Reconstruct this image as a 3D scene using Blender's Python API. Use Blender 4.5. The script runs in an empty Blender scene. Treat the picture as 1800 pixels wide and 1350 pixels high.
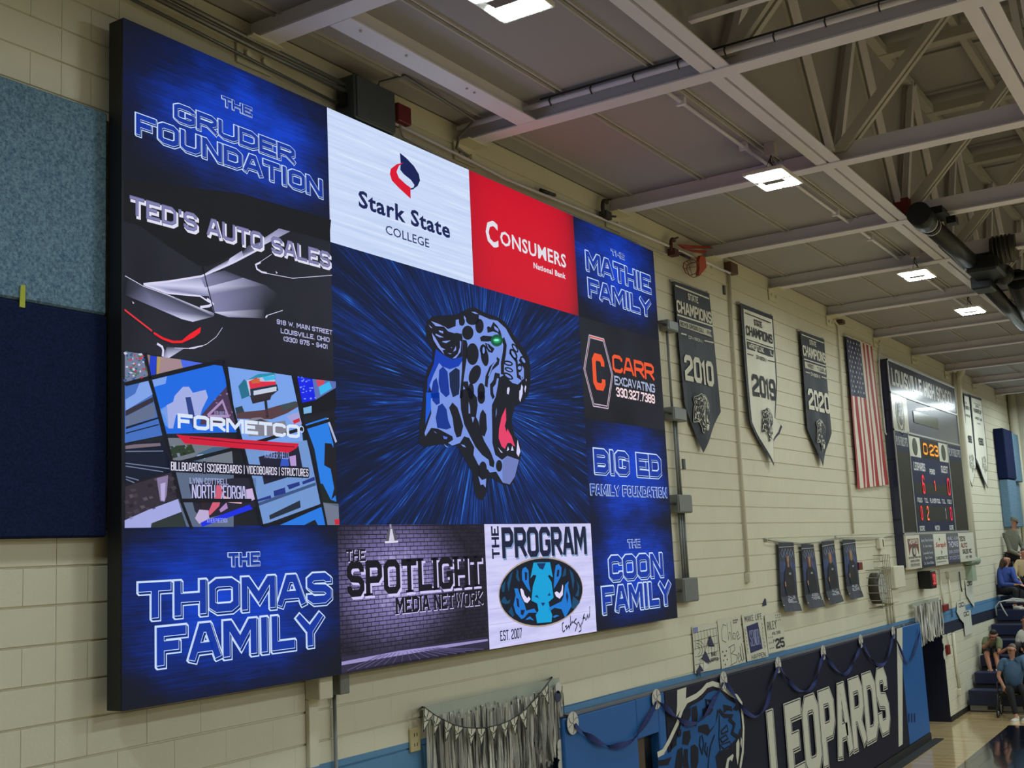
import bpy, math, random
from math import sin, cos, pi, radians, hypot, atan2
from mathutils import Vector

random.seed(7)
SC = bpy.context.scene
COL = SC.collection

# ------------------------------------------------------------------ camera
CAM = Vector((0.0, -5.4424, 3.56))
FOC = 2039.37
RT = Vector((0.53950487, -0.84064938, -0.04736166))
DN = Vector((0.09755002, 0.11827812, -0.98817725))
FW = Vector((0.83631244, 0.52850631, 0.14581698))
cd = bpy.data.cameras.new('camera')
cam = bpy.data.objects.new('camera', cd)
COL.objects.link(cam)
from mathutils import Matrix
m3 = Matrix((RT, -DN, -FW)).transposed()
cam.matrix_world = Matrix.Translation(CAM) @ m3.to_4x4()
cd.sensor_fit = 'HORIZONTAL'
cd.sensor_width = 36.0
cd.lens = FOC * 36.0 / 1800.0
cd.clip_end = 200
SC.camera = cam
SC.view_settings.view_transform = 'Standard'
SC.view_settings.look = 'None'
SC.view_settings.gamma = 1.0
SC.view_settings.exposure = 0.0
SC.view_settings.use_curve_mapping = False
SC.cycles.max_bounces = 6
SC.cycles.diffuse_bounces = 4

# ------------------------------------------------------------------ world and lamps
wd = bpy.data.worlds.new('world')
SC.world = wd
wd.use_nodes = True
wd.node_tree.nodes['Background'].inputs[0].default_value = (0.9, 0.88, 0.8, 1)
wd.node_tree.nodes['Background'].inputs[1].default_value = 0.05
LAMP_E = 80.0          # glow of the LED strips of the fixtures in view
HALL_W = 122.0          # each of the hall fixtures out of view
LAMP_COL = (0.87, 1.0, 1.02)
for ly in (-7.5, -13.0, -18.5):
    for lx in (5.5, 10.0, 15.5, 21.0, 26.5, 31.0):
        ld = bpy.data.lights.new('hall_lamp', 'AREA')
        ld.shape = 'SQUARE'; ld.size = 0.7; ld.energy = HALL_W; ld.color = LAMP_COL
        lo = bpy.data.objects.new('hall_lamp', ld)
        lo.location = (lx, ly, 6.9)
        COL.objects.link(lo)
for lx in (0.8, 23.4, 28.4, 32.0):          # the rest of the side row, out of view or beyond the last one seen
    ld = bpy.data.lights.new('side_lamp', 'AREA'); ld.shape = 'SQUARE'; ld.size = .55; ld.energy = 88.0; ld.color = LAMP_COL
    lo = bpy.data.objects.new('side_lamp', ld); lo.location = (lx, -1.95, 6.9); COL.objects.link(lo)

# ------------------------------------------------------------------ helpers
def ray(px, py):
    return RT * ((px - 900) / FOC) + DN * ((py - 675) / FOC) + FW

def at(px, py, dep=0.0):
    """point of the photograph on the plane that stands dep in front of the long wall"""
    d = ray(px, py)
    return CAM + d * ((-dep - CAM.y) / d.y)

def atx(px, py, x):
    d = ray(px, py)
    return CAM + d * ((x - CAM.x) / d.x)

def atz(px, py, z):
    d = ray(px, py)
    return CAM + d * ((z - CAM.z) / d.z)

def lin(c):
    return tuple(((v / 255) / 12.92 if v / 255 <= .04045 else ((v / 255 + .055) / 1.055) ** 2.4) for v in c)

MATS = {}
def nodes_of(name):
    m = bpy.data.materials.new(name); m.use_nodes = True
    nt = m.node_tree
    return m, nt, nt.nodes, nt.links, nt.nodes['Principled BSDF']

def mat(name, rgb, rough=.6, metal=0., var=.06, scale=8., bump=0., coat=0., emit=None, spec=.5):
    """painted / moulded stuff: base colour with a little procedural mottling"""
    if name in MATS: return MATS[name]
    m, nt, N, L, b = nodes_of(name)
    c = lin(rgb)
    tc = N.new('ShaderNodeTexCoord')
    no = N.new('ShaderNodeTexNoise'); no.inputs['Scale'].default_value = scale; no.inputs['Detail'].default_value = 4
    L.new(tc.outputs['Object'], no.inputs['Vector'])
    mx = N.new('ShaderNodeMix'); mx.data_type = 'RGBA'
    mx.inputs[6].default_value = (*[v * (1 - var) for v in c], 1)
    mx.inputs[7].default_value = (*[min(1, v * (1 + var)) for v in c], 1)
    L.new(no.outputs['Fac'], mx.inputs[0]); L.new(mx.outputs[2], b.inputs['Base Color'])
    b.inputs['Roughness'].default_value = rough; b.inputs['Metallic'].default_value = metal
    b.inputs['Coat Weight'].default_value = coat; b.inputs['Specular IOR Level'].default_value = spec
    if bump:
        bp = N.new('ShaderNodeBump'); bp.inputs['Strength'].default_value = bump; bp.inputs['Distance'].default_value = .01
        L.new(no.outputs['Fac'], bp.inputs['Height']); L.new(bp.outputs[0], b.inputs['Normal'])
    if emit:
        b.inputs['Emission Color'].default_value = (*lin(emit[0]), 1); b.inputs['Emission Strength'].default_value = emit[1]
    MATS[name] = m
    return m

def art_mat(name, emissive=False, rough=.55, strength=1.0, spec=.4):
    if name in MATS: return MATS[name]
    m, nt, N, L, b = nodes_of(name)
    a = N.new('ShaderNodeAttribute'); a.attribute_name = 'Col'
    if emissive:
        b.inputs['Base Color'].default_value = (.01, .01, .012, 1)
        L.new(a.outputs['Color'], b.inputs['Emission Color']); b.inputs['Emission Strength'].default_value = strength
        b.inputs['Roughness'].default_value = .7
        b.inputs['Specular IOR Level'].default_value = .1
    else:
        L.new(a.outputs['Color'], b.inputs['Base Color']); b.inputs['Roughness'].default_value = rough; b.inputs['Specular IOR Level'].default_value = spec
    MATS[name] = m
    return m

WL = {}
def link(o, parent=None, world=None):
    COL.objects.link(o)
    if parent is not None:
        o.parent = parent
    WL[o.name] = Vector(world) if world is not None else (WL[parent.name] if parent is not None else Vector((0, 0, 0)))
    return o

def tag(o, label=None, cat=None, group=None, kind=None):
    if label: o['label'] = label
    if cat: o['category'] = cat
    if group: o['group'] = group
    if kind: o['kind'] = kind
    return o

def thing(name, loc, label, cat, group=None):
    o = bpy.data.objects.new(name, None); o.empty_display_size = .1
    o.location = loc
    link(o, None, loc)
    return tag(o, label, cat, group)

class MB:
    """collects faces in world coordinates; build() links them as one mesh object"""
    def __init__(s): s.v = []; s.f = []; s.c = []; s.smooth = []
    def face(s, pts, col=None, sm=False):
        i = len(s.v); s.v += [tuple(p) for p in pts]; s.f.append(tuple(range(i, i + len(pts)))); s.c.append(col); s.smooth.append(sm)
    def mesh(s, vs, fs, col=None, sm=False):
        i = len(s.v); s.v += [tuple(p) for p in vs]
        for f in fs: s.f.append(tuple(i + k for k in f)); s.c.append(col); s.smooth.append(sm)
        return s
    def box(s, lo, hi, col=None):
        x0, y0, z0 = lo; x1, y1, z1 = hi
        vs = [(x, y, z) for z in (z0, z1) for y in (y0, y1) for x in (x0, x1)]
        return s.mesh(vs, [(0, 2, 3, 1), (4, 5, 7, 6), (0, 1, 5, 4), (2, 6, 7, 3), (0, 4, 6, 2), (1, 3, 7, 5)], col)
    def bbox(s, lo, hi, b=.01, col=None):
        """box with chamfered edges"""
        lo = Vector(lo); hi = Vector(hi); vs = []; idx = {}
        for sx in (0, 1):
            for sy in (0, 1):
                for sz in (0, 1):
                    c = [(lo, hi)[k][i] for i, k in enumerate((sx, sy, sz))]
                    d = [(1, -1)[k] for k in (sx, sy, sz)]
                    for ax in range(3):
                        p = [c[i] + (0 if i == ax else d[i] * b) for i in range(3)]
                        idx[(sx, sy, sz, ax)] = len(vs); vs.append(p)
        F = []
        for ax in range(3):
            o = [i for i in range(3) if i != ax]
            for sd in (0, 1):
                q = []
                for a, bb in ((0, 0), (1, 0), (1, 1), (0, 1)):
                    k = [0, 0, 0]; k[ax] = sd; k[o[0]] = a; k[o[1]] = bb
                    q.append(idx[(*k, ax)])
                F.append(tuple(q))
        for ax in range(3):
            o = [i for i in range(3) if i != ax]
            for a in (0, 1):
                for bb in (0, 1):
                    k0 = [0, 0, 0]; k0[o[0]] = a; k0[o[1]] = bb; k1 = list(k0); k1[ax] = 1
                    F.append((idx[(*k0, o[0])], idx[(*k0, o[1])], idx[(*k1, o[1])], idx[(*k1, o[0])]))
        for k in [(a, b2, c) for a in (0, 1) for b2 in (0, 1) for c in (0, 1)]:
            F.append(tuple(idx[(*k, i)] for i in range(3)))
        return s.mesh(vs, F, col)
    def tube(s, pts, r, n=8, col=None, cap=True):
        pts = [Vector(p) for p in pts]; rings = []; i0 = len(s.v); prev = None
        for k, p in enumerate(pts):
            a = pts[max(k - 1, 0)]; b = pts[min(k + 1, len(pts) - 1)]
            t = (b - a).normalized()
            if prev is None:
                u = t.cross(Vector((0, 0, 1)))
                if u.length < .1: u = t.cross(Vector((0, 1, 0)))
                u.normalize()
            else:
                u = (prev - t * prev.dot(t)).normalized()
            prev = u; w = t.cross(u)
            rr = r[k] if isinstance(r, (list, tuple)) else r
            for j in range(n):
                an = 2 * pi * j / n
                s.v.append(tuple(p + (u * cos(an) + w * sin(an)) * rr))
        for k in range(len(pts) - 1):
            for j in range(n):
                a = i0 + k * n + j; b = i0 + k * n + (j + 1) % n
                s.f.append((a, b, b + n, a + n)); s.c.append(col); s.smooth.append(n > 5)
        if cap:
            s.f.append(tuple(i0 + j for j in range(n))[::-1]); s.c.append(col); s.smooth.append(False)
            s.f.append(tuple(i0 + (len(pts) - 1) * n + j for j in range(n))); s.c.append(col); s.smooth.append(False)
        return s
    def slab(s, poly, dirv, th, col=None):
        """polygon given in space, thickened by th along dirv"""
        d = Vector(dirv) * th; n = len(poly)
        vs = [Vector(p) for p in poly] + [Vector(p) + d for p in poly]
        return s.mesh(vs, [tuple(range(n)), tuple(range(2 * n - 1, n - 1, -1))] + [(i, (i + 1) % n, n + (i + 1) % n, n + i) for i in range(n)], col)
    def ball(s, c, r, n=8, m=6, col=None):
        c = Vector(c); rx, ry, rz = r if isinstance(r, (list, tuple)) else (r, r, r)
        vs = [c + Vector((0, 0, rz))]
        for i in range(1, m):
            for j in range(n):
                th = pi * i / m; ph = 2 * pi * j / n
                vs.append(c + Vector((rx * sin(th) * cos(ph), ry * sin(th) * sin(ph), rz * cos(th))))
        vs.append(c - Vector((0, 0, rz)))
        F = [(0, 1 + j, 1 + (j + 1) % n) for j in range(n)]
        for i in range(m - 2):
            for j in range(n):
                a = 1 + i * n + j; b = 1 + i * n + (j + 1) % n
                F.append((a, a + n, b + n, b))
        e = len(vs) - 1
        F += [(e, 1 + (m - 2) * n + (j + 1) % n, 1 + (m - 2) * n + j) for j in range(n)]
        return s.mesh(vs, F, col, True)
    def build(s, name, material, parent=None, label=None, cat=None, group=None, kind=None, loc=None):
        me = bpy.data.meshes.new(name)
        base = WL[parent.name] if parent is not None else Vector(loc or (0, 0, 0))
        me.from_pydata([(x - base.x, y - base.y, z - base.z) for x, y, z in s.v], [], s.f)
        if any(c is not None for c in s.c):
            at_ = me.color_attributes.new('Col', 'FLOAT_COLOR', 'CORNER')
            buf = []
            for f, c in zip(s.f, s.c):
                if c is None: buf += [.5, .5, .5, 1] * len(f)
                elif isinstance(c, list):
                    for q in c: buf += [*lin(q), 1]
                else: buf += [*lin(c), 1] * len(f)
            at_.data.foreach_set('color', buf)
        me.polygons.foreach_set('use_smooth', s.smooth)
        me.materials.append(material)
        me.update()
        o = bpy.data.objects.new(name, me)
        if parent is None: o.location = base
        link(o, parent, base)
        return tag(o, label, cat, group, kind)

# ------------------------------------------------------------------ lettering
c_ = .17
STK = {
 'A': (1., [[(0, 0), (.36, 1), (.64, 1), (1, 0)], [(.13, .3), (.87, .3)]]),
 'B': (.95, [[(0, 0), (0, 1), (.8, 1), (1, .86), (1, .66), (.86, .53), (1, .4), (1, .14), (.8, 0), (0, 0)], [(0, .53), (.86, .53)]]),
 'C': (.9, [[(1, .72), (1, .86), (.8, 1), (.2, 1), (0, .86), (0, .14), (.2, 0), (.8, 0), (1, .14), (1, .28)]]),
 'D': (.95, [[(0, 0), (0, 1), (.72, 1), (1, .83), (1, .17), (.72, 0), (0, 0)]]),
 'E': (.85, [[(1, 1), (0, 1), (0, 0), (1, 0)], [(0, .52), (.85, .52)]]),
 'F': (.85, [[(1, 1), (0, 1), (0, 0)], [(0, .5), (.85, .5)]]),
 'G': (.95, [[(1, .74), (1, .86), (.8, 1), (.2, 1), (0, .86), (0, .14), (.2, 0), (.8, 0), (1, .14), (1, .46), (.55, .46)]]),
 'H': (.95, [[(0, 0), (0, 1)], [(1, 0), (1, 1)], [(0, .5), (1, .5)]]),
 'I': (.0, [[(.5, 0), (.5, 1)]]),
 'J': (.8, [[(1, 1), (1, .14), (.8, 0), (.2, 0), (0, .14), (0, .3)]]),
 'K': (.95, [[(0, 0), (0, 1)], [(1, 1), (.1, .48), (1, 0)]]),
 'L': (.8, [[(0, 1), (0, 0), (1, 0)]]),
 'M': (1.25, [[(0, 0), (0, 1), (.12, 1), (.5, .32), (.88, 1), (1, 1), (1, 0)]]),
 'N': (1., [[(0, 0), (0, 1), (.12, 1), (.88, 0), (1, 0), (1, 1)]]),
 'O': (.95, [[(.2, 0), (0, .14), (0, .86), (.2, 1), (.8, 1), (1, .86), (1, .14), (.8, 0), (.2, 0)]]),
 'P': (.9, [[(0, 0), (0, 1), (.8, 1), (1, .86), (1, .58), (.8, .44), (0, .44)]]),
 'Q': (.95, [[(.2, 0), (0, .14), (0, .86), (.2, 1), (.8, 1), (1, .86), (1, .14), (.8, 0), (.2, 0)], [(.6, .25), (1, 0)]]),
 'R': (.95, [[(0, 0), (0, 1), (.8, 1), (1, .86), (1, .6), (.8, .46), (0, .46)], [(.5, .46), (1, 0)]]),
 'S': (.9, [[(1, .74), (1, .86), (.8, 1), (.2, 1), (0, .86), (0, .66), (.2, .52), (.8, .48), (1, .34), (1, .14), (.8, 0), (.2, 0), (0, .14), (0, .26)]]),
 'T': (.9, [[(0, 1), (1, 1)], [(.5, 1), (.5, 0)]]),
 'U': (.95, [[(0, 1), (0, .14), (.2, 0), (.8, 0), (1, .14), (1, 1)]]),
 'V': (1., [[(0, 1), (.5, 0), (1, 1)]]),
 'W': (1.35, [[(0, 1), (.25, 0), (.5, .75), (.75, 0), (1, 1)]]),
 'X': (.95, [[(0, 0), (1, 1)], [(0, 1), (1, 0)]]),
 'Y': (1., [[(0, 1), (.5, .45), (1, 1)], [(.5, .45), (.5, 0)]]),
 'Z': (.9, [[(0, 1), (1, 1), (0, 0), (1, 0)]]),
 '0': (.85, [[(.2, 0), (0, .14), (0, .86), (.2, 1), (.8, 1), (1, .86), (1, .14), (.8, 0), (.2, 0)]]),
 '1': (.35, [[(0, .84), (.6, 1), (.6, 0)]]),
 '2': (.85, [[(0, .74), (0, .86), (.2, 1), (.8, 1), (1, .86), (1, .62), (0, .25), (0, 0), (1, 0)]]),
 '3': (.85, [[(0, .8), (.2, 1), (.8, 1), (1, .86), (1, .66), (.8, .53), (1, .4), (1, .14), (.8, 0), (.2, 0), (0, .2)], [(.35, .53), (.8, .53)]]),
 '4': (.85, [[(.7, 0), (.7, 1), (0, .35), (1, .35)]]),
 '5': (.85, [[(1, 1), (0, 1), (0, .56), (.8, .56), (1, .42), (1, .14), (.8, 0), (.2, 0), (0, .14)]]),
 '6': (.85, [[(1, .86), (.8, 1), (.2, 1), (0, .86), (0, .14), (.2, 0), (.8, 0), (1, .14), (1, .4), (.8, .54), (0, .54)]]),
 '7': (.8, [[(0, 1), (1, 1), (.4, 0)]]),
 '8': (.85, [[(.2, 0), (0, .14), (0, .4), (.15, .53), (0, .66), (0, .86), (.2, 1), (.8, 1), (1, .86), (1, .66), (.85, .53), (1, .4), (1, .14), (.8, 0), (.2, 0)], [(.15, .53), (.85, .53)]]),
 '9': (.85, [[(0, .14), (.2, 0), (.8, 0), (1, .14), (1, .86), (.8, 1), (.2, 1), (0, .86), (0, .6), (.2, .46), (1, .46)]]),
 '.': (.0, [[(.5, 0), (.5, .02)]]), ',': (.0, [[(.5, .05), (.4, -.12)]]), "'": (.0, [[(.5, 1), (.5, .78)]]),
 '-': (.5, [[(0, .5), (1, .5)]]), '|': (.0, [[(.5, -.12), (.5, 1.12)]]), '(': (.2, [[(1, 1), (0, .8), (0, .2), (1, 0)]]),
 ')': (.2, [[(0, 1), (1, .8), (1, .2), (0, 0)]]), ':': (.0, [[(.5, .2), (.5, .24)], [(.5, .7), (.5, .74)]]), '&': (.9, [[(1, 0), (.1, .75), (.3, 1), (.7, .95), (.7, .75), (0, .3), (.2, 0), (.7, 0), (1, .4)]]),
}

def ribbon(pts, t, cap):
    P = [Vector(p) for p in pts]
    closed = (P[0] - P[-1]).length < 1e-6
    if closed: P = P[:-1]
    n = len(P)
    if not closed and cap:
        P[0] = P[0] + (P[0] - P[1]).normalized() * cap; P[-1] = P[-1] + (P[-1] - P[-2]).normalized() * cap
    L_, R_ = [], []
    for i in range(n):
        if closed: a, b = P[i - 1], P[(i + 1) % n]
        else: a, b = P[max(i - 1, 0)], P[min(i + 1, n - 1)]
        d1 = (P[i] - a); d2 = (b - P[i])
        if d1.length < 1e-9: d1 = d2
        if d2.length < 1e-9: d2 = d1
        d1.normalize(); d2.normalize()
        n1 = Vector((-d1.y, d1.x)); n2 = Vector((-d2.y, d2.x)); mm = n1 + n2
        if mm.length < .2: mm = n1.copy()
        mm.normalize(); k = min(1 / max(mm.dot(n1), .3), 2.6) * t / 2
        L_.append(P[i] + mm * k); R_.append(P[i] - mm * k)
    q = []
    for i in range(n if closed else n - 1):
        j = (i + 1) % n
        q.append([R_[i], R_[j], L_[j], L_[i]])
    return q

def glyph_lines(s, u0, v0, u1, v1, t, gap=.35, space=.55, lim=(.20, .29)):
    """stroke lettering fitted to a box: (centre lines in surface coordinates, stroke width)"""
    h = v1 - v0; t = min(t, lim[0] * h)
    for it in range(3):
        ref = h * .62; tot = 0; k = []
        for ch in s:
            if ch == ' ': w = ref * space
            else: w = STK[ch][0] * max(ref - t * .5, t) + t
            k.append(w); tot += w
        g = t * gap; sc = (u1 - u0 - g * (len(s) - 1)) / tot
        wr = (.9 * max(ref - t * .5, t) + t) * sc
        if t > lim[1] * wr: t = lim[1] * wr
        else: break
    x = u0; out = []
    for ch, w in zip(s, k):
        W = w * sc
        if ch != ' ':
            tt = min(t, W)
            for pl in STK[ch][1]:
                P = [(x + tt / 2 + a * (W - tt), v0 + t / 2 + b * (h - t)) for a, b in pl]
                if pl[0] != pl[-1]:
                    for e, f in ((0, 1), (-1, -2)):
                        dx, dy = pl[e][0] - pl[f][0], pl[e][1] - pl[f][1]
                        hit = (abs(dy) >= abs(dx) and ((dy < 0 and pl[e][1] == 0) or (dy > 0 and pl[e][1] == 1))) or (abs(dx) > abs(dy) and ((dx < 0 and pl[e][0] == 0) or (dx > 0 and pl[e][0] == 1)))
                        if hit:
                            ln = hypot(P[e][0] - P[f][0], P[e][1] - P[f][1]) or 1
                            P[e] = (P[e][0] + (P[e][0] - P[f][0]) / ln * t / 2, P[e][1] + (P[e][1] - P[f][1]) / ln * t / 2)
                out.append(P)
        x += W + g
    return out, t

TXT = {}
def bf_text(s, off=0., shear=0., res=2):
    k = (s, off, shear)
    if k in TXT: return TXT[k]
    cu = bpy.data.curves.new('t', 'FONT'); cu.body = s; cu.offset = off; cu.shear = shear
    cu.resolution_u = res; cu.fill_mode = 'FRONT'; cu.space_character = 1 + off * 3
    o = bpy.data.objects.new('t', cu); COL.objects.link(o)
    dg = bpy.context.evaluated_depsgraph_get()
    me = o.evaluated_get(dg).to_mesh()
    vs = [(v.co.x, v.co.y) for v in me.vertices]; fs = [tuple(p.vertices) for p in me.polygons]
    o.evaluated_get(dg).to_mesh_clear()
    bpy.data.objects.remove(o); bpy.data.curves.remove(cu)
    if not vs: vs = [(0, 0), (1, 0), (1, 1)]; fs = []
    x0 = min(v[0] for v in vs); x1 = max(v[0] for v in vs); y0 = min(v[1] for v in vs); y1 = max(v[1] for v in vs)
    TXT[k] = ([((x - x0) / (x1 - x0), (y - y0) / (y1 - y0)) for x, y in vs], fs)
    return TXT[k]

class Art(MB):
    """flat print on a surface facing the room; u = world x, v = world z"""
    def __init__(s, dep, base=0., eps=.0012, warp=None):
        super().__init__(); s.dep = dep; s.eps = eps; s.base = base; s.warp = warp
    def P3(s, u, v, l):
        d = s.dep + s.base + l * s.eps
        if s.warp: d += s.warp(u, v)
        return (u, -d, v)
    def uv(s, px, py):
        p = at(px, py, s.dep); return (p.x, p.z)
    def poly(s, pts, col, l=1):
        s.face([s.P3(u, v, l) for u, v in pts], col)
    def px(s, pts, col, l=1):
        s.poly([s.uv(*p) for p in pts], col, l)
    def rect(s, u0, v0, u1, v1, col, l=1):
        s.poly([(u0, v0), (u1, v0), (u1, v1), (u0, v1)], col, l)
    def box_px(s, tl, br):
        a = s.uv(*tl); b = s.uv(*br); return a[0], b[1], b[0], a[1]
    def line(s, pts, w, col, l=1, cap=0):
        for j_, q in enumerate(ribbon(pts, w, cap)): s.poly([(p.x, p.y) for p in q], col, l + (j_ % 4) * .04)
    def line_px(s, pts, w, col, l=1):
        s.line([s.uv(*p) for p in pts], w, col, l)
    def ell(s, cx, cz, rx, rz, col, l=1, n=24, rot=0.):
        s.poly([(cx + rx * cos(2 * pi * i / n) * cos(rot) - rz * sin(2 * pi * i / n) * sin(rot), cz + rx * cos(2 * pi * i / n) * sin(rot) + rz * sin(2 * pi * i / n) * cos(rot)) for i in range(n)], col, l)
    def ring(s, cx, cz, rx, rz, w, col, l=1, n=28):
        s.line([(cx + rx * cos(2 * pi * i / n), cz + rz * sin(2 * pi * i / n)) for i in range(n + 1)], w, col, l)
    def stk(s, txt, box, t, col, l=1, grow=0., dx=0., dz=0., gap=.35, serif=0., lim=(.20, .29)):
        u0, v0, u1, v1 = box
        lines, t = glyph_lines(txt, u0, v0, u1, v1, t, gap, .55, lim)
        lo, hi = v0 + dz - grow, v1 + dz + grow
        low = lo - (v1 - v0) * .15 if ',' in txt or '|' in txt else lo
        hih = hi + (v1 - v0) * .12 if '|' in txt else hi
        l0 = l
        for j_, pl in enumerate(lines):
            l = l0 + (j_ % 5) * .05
            pl = [(a + dx, b + dz) for a, b in pl]
            for i_, q in enumerate(ribbon(pl, t + 2 * grow, grow)): s.poly([(p.x, min(max(p.y, low), hih)) for p in q], col, l + (i_ % 9) * .025)
            if serif:
                for e, f in ((pl[0], pl[1]), (pl[-1], pl[-2])):
                    if abs(e[0] - f[0]) < abs(e[1] - f[1]) * .8 and (e[1] < v0 + dz + t * .8 or e[1] > v1 + dz - t * .8):
                        bot = e[1] < (v0 + v1) / 2 + dz
                        zz = v0 + dz if bot else v1 + dz - t * .35
                        s.rect(e[0] - t * serif - grow, zz - grow, e[0] + t * serif + grow, zz + t * .35 + grow, col, l)
        return t
    def txt(s, txt, box, col, l=1, off=0., shear=0., grow=None):
        u0, v0, u1, v1 = box
        vs, fs = bf_text(txt, off, shear)
        s.mesh([s.P3(u0 + a * (u1 - u0), v0 + b * (v1 - v0), l) for a, b in vs], fs, col)
    def neon(s, txt, box, t, l=2, pale=(200, 222, 252), deep=(14, 42, 120), face=(14, 52, 158)):
        """block letters with a pale double outline, pushed out to the lower right"""
        b = box; lm = (.27, .42)
        for it in range(2):
            te = glyph_lines(txt, *b, t * 1.5, .32, .55, lm)[1]; d = te * .22; o = te * .135
            b = (box[0] + o, box[1] + d + o, box[2] - d - o, box[3] - o)
        t *= 1.5; g = .32
        for k in range(4): s.stk(txt, b, t, pale, l, grow=o, dx=d * k / 3, dz=-d * k / 3, gap=g, lim=lm)
        for k in range(4): s.stk(txt, b, t, deep, l + 1, grow=0, dx=d * k / 3, dz=-d * k / 3, gap=g, lim=lm)
        s.stk(txt, b, t, pale, l + 2, grow=0, gap=g, lim=lm)
        s.stk(txt, b, t, face, l + 3, grow=-o * .50, gap=g, lim=lm)

# ------------------------------------------------------------------ structure: wall
STR_Z0, STR_K = 2.19, -0.0077     # top of the painted stripe, which drifts slightly along the wall
def stripe_z(x): return STR_Z0 + STR_K * (x - 11)

def wall_paint():
    m, nt, N, L, b = nodes_of('wall_paint')
    ge = N.new('ShaderNodeNewGeometry'); sx = N.new('ShaderNodeSeparateXYZ'); L.new(ge.outputs['Position'], sx.inputs[0])
    def math_(op, a, bb):
        n = N.new('ShaderNodeMath'); n.operation = op
        for i, v in enumerate((a, bb)):
            if isinstance(v, (int, float)): n.inputs[i].default_value = v
            else: L.new(v, n.inputs[i])
        return n.outputs[0]
    z = math_('SUBTRACT', sx.outputs['Z'], math_('MULTIPLY', math_('SUBTRACT', sx.outputs['X'], 11.0), STR_K))
    no = N.new('ShaderNodeTexNoise'); no.inputs['Scale'].default_value = 2.2; no.inputs['Detail'].default_value = 5
    L.new(ge.outputs['Position'], no.inputs['Vector'])
    mb = N.new('ShaderNodeMix'); mb.data_type = 'RGBA'
    mb.inputs[6].default_value = (*lin((206, 201, 177)), 1); mb.inputs[7].default_value = (*lin((217, 212, 189)), 1)
    L.new(no.outputs['Fac'], mb.inputs[0])
    def band(prev, lo, hi, col):
        f = math_('MULTIPLY', math_('GREATER_THAN', z, lo), math_('LESS_THAN', z, hi))
        mx = N.new('ShaderNodeMix'); mx.data_type = 'RGBA'
        L.new(f, mx.inputs[0]); L.new(prev, mx.inputs[6]); mx.inputs[7].default_value = (*lin(col), 1)
        return mx.outputs[2]
    c = band(mb.outputs[2], STR_Z0 - .24, STR_Z0, (84, 132, 172))
    c = band(c, STR_Z0 - .46, STR_Z0 - .24, (20, 26, 52))
    # nearer the camera everything under the stripe is painted light blue
    f = math_('MULTIPLY', math_('LESS_THAN', z, STR_Z0 + .02), math_('LESS_THAN', sx.outputs['X'], 7.3))
    mx = N.new('ShaderNodeMix'); mx.data_type = 'RGBA'
    L.new(f, mx.inputs[0]); L.new(c, mx.inputs[6]); mx.inputs[7].default_value = (*lin((84, 132, 172)), 1)
    L.new(mx.outputs[2], b.inputs['Base Color'])
    b.inputs['Roughness'].default_value = .62
    n2 = N.new('ShaderNodeTexNoise'); n2.inputs['Scale'].default_value = 55; n2.inputs['Detail'].default_value = 6
    L.new(ge.outputs['Position'], n2.inputs['Vector'])
    bp = N.new('ShaderNodeBump'); bp.inputs['Strength'].default_value = .35; bp.inputs['Distance'].default_value = .004
    L.new(n2.outputs['Fac'], bp.inputs['Height']); L.new(bp.outputs[0], b.inputs['Normal'])
    return m
M_WALL = wall_paint()

XW0, XW1, ZJ, ZD = -2.0, 34.0, 7.10, 7.27
DX0, DX1, DZ = 21.95, 23.78, 1.86        # recessed doorway
w = MB()
T0 = .012                                # recess of the joints
for lo, hi in (((XW0, T0, 0), (DX0, .30, ZD)), ((DX1, T0, 0), (XW1, .30, ZD)), ((DX0, T0, DZ), (DX1, .30, ZD)), ((DX0, .62, 0), (DX1, .70, DZ + .1))):
    w.box(lo, hi)
wall = w.build('wall_left', M_WALL, kind='structure')

BH, BL, BZ0 = .2032, .40, .149 + .012
def block_mb(x0, x1, z0, z1, near=True):
    m = MB(); gx = .0005 if near else .0001; gz = .0036; b = .004; bx = .0012 if near else .0004; y = T0
    x0 += gx; x1 -= gx; z0 += gz; z1 -= gz
    vs = [(x0, y, z0), (x1, y, z0), (x1, y, z1), (x0, y, z1), (x0 + bx, 0, z0 + b), (x1 - bx, 0, z0 + b), (x1 - bx, 0, z1 - b), (x0 + bx, 0, z1 - b)]
    m.mesh(vs, [(4, 5, 6, 7), (0, 1, 5, 4), (1, 2, 6, 5), (2, 3, 7, 6), (3, 0, 4, 7)])
    return m
cells = []
r0 = -1
for r in range(r0, 36):
    z0 = BZ0 + r * BH; z1 = z0 + BH
    za = max(z0, 0.0); zb = min(z1, ZD)
    if zb - za < .03: continue
    off = 0 if r % 2 else .5
    edges = [3.97 + (k + off) * BL for k in range(-16, 76)]
    edges = sorted(set([e for e in edges if XW0 < e < XW1] + [3.97, XW0, XW1]))
    for a, bb in zip(edges, edges[1:]):
        if bb - a < .05: continue
        if za < DZ and zb > 0 and bb > DX0 and a < DX1:      # around the doorway
            if a < DX0 - .05: bb = min(bb, DX0)
            elif bb > DX1 + .05: a = max(a, DX1)
            elif zb > DZ + .04: za2 = DZ; cells.append((a, bb, max(za, DZ), zb)); continue
            else: continue
        cx, cz = (a + bb) / 2, (za + zb) / 2
        if 4.6 < cx < 11.0 and 3.1 < cz < 6.5: continue      # behind the video screen
        if cx < 3.9 and 3.95 < cz < 6.05: continue           # behind the wall pads
        cells.append((a, bb, za, zb))
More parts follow.
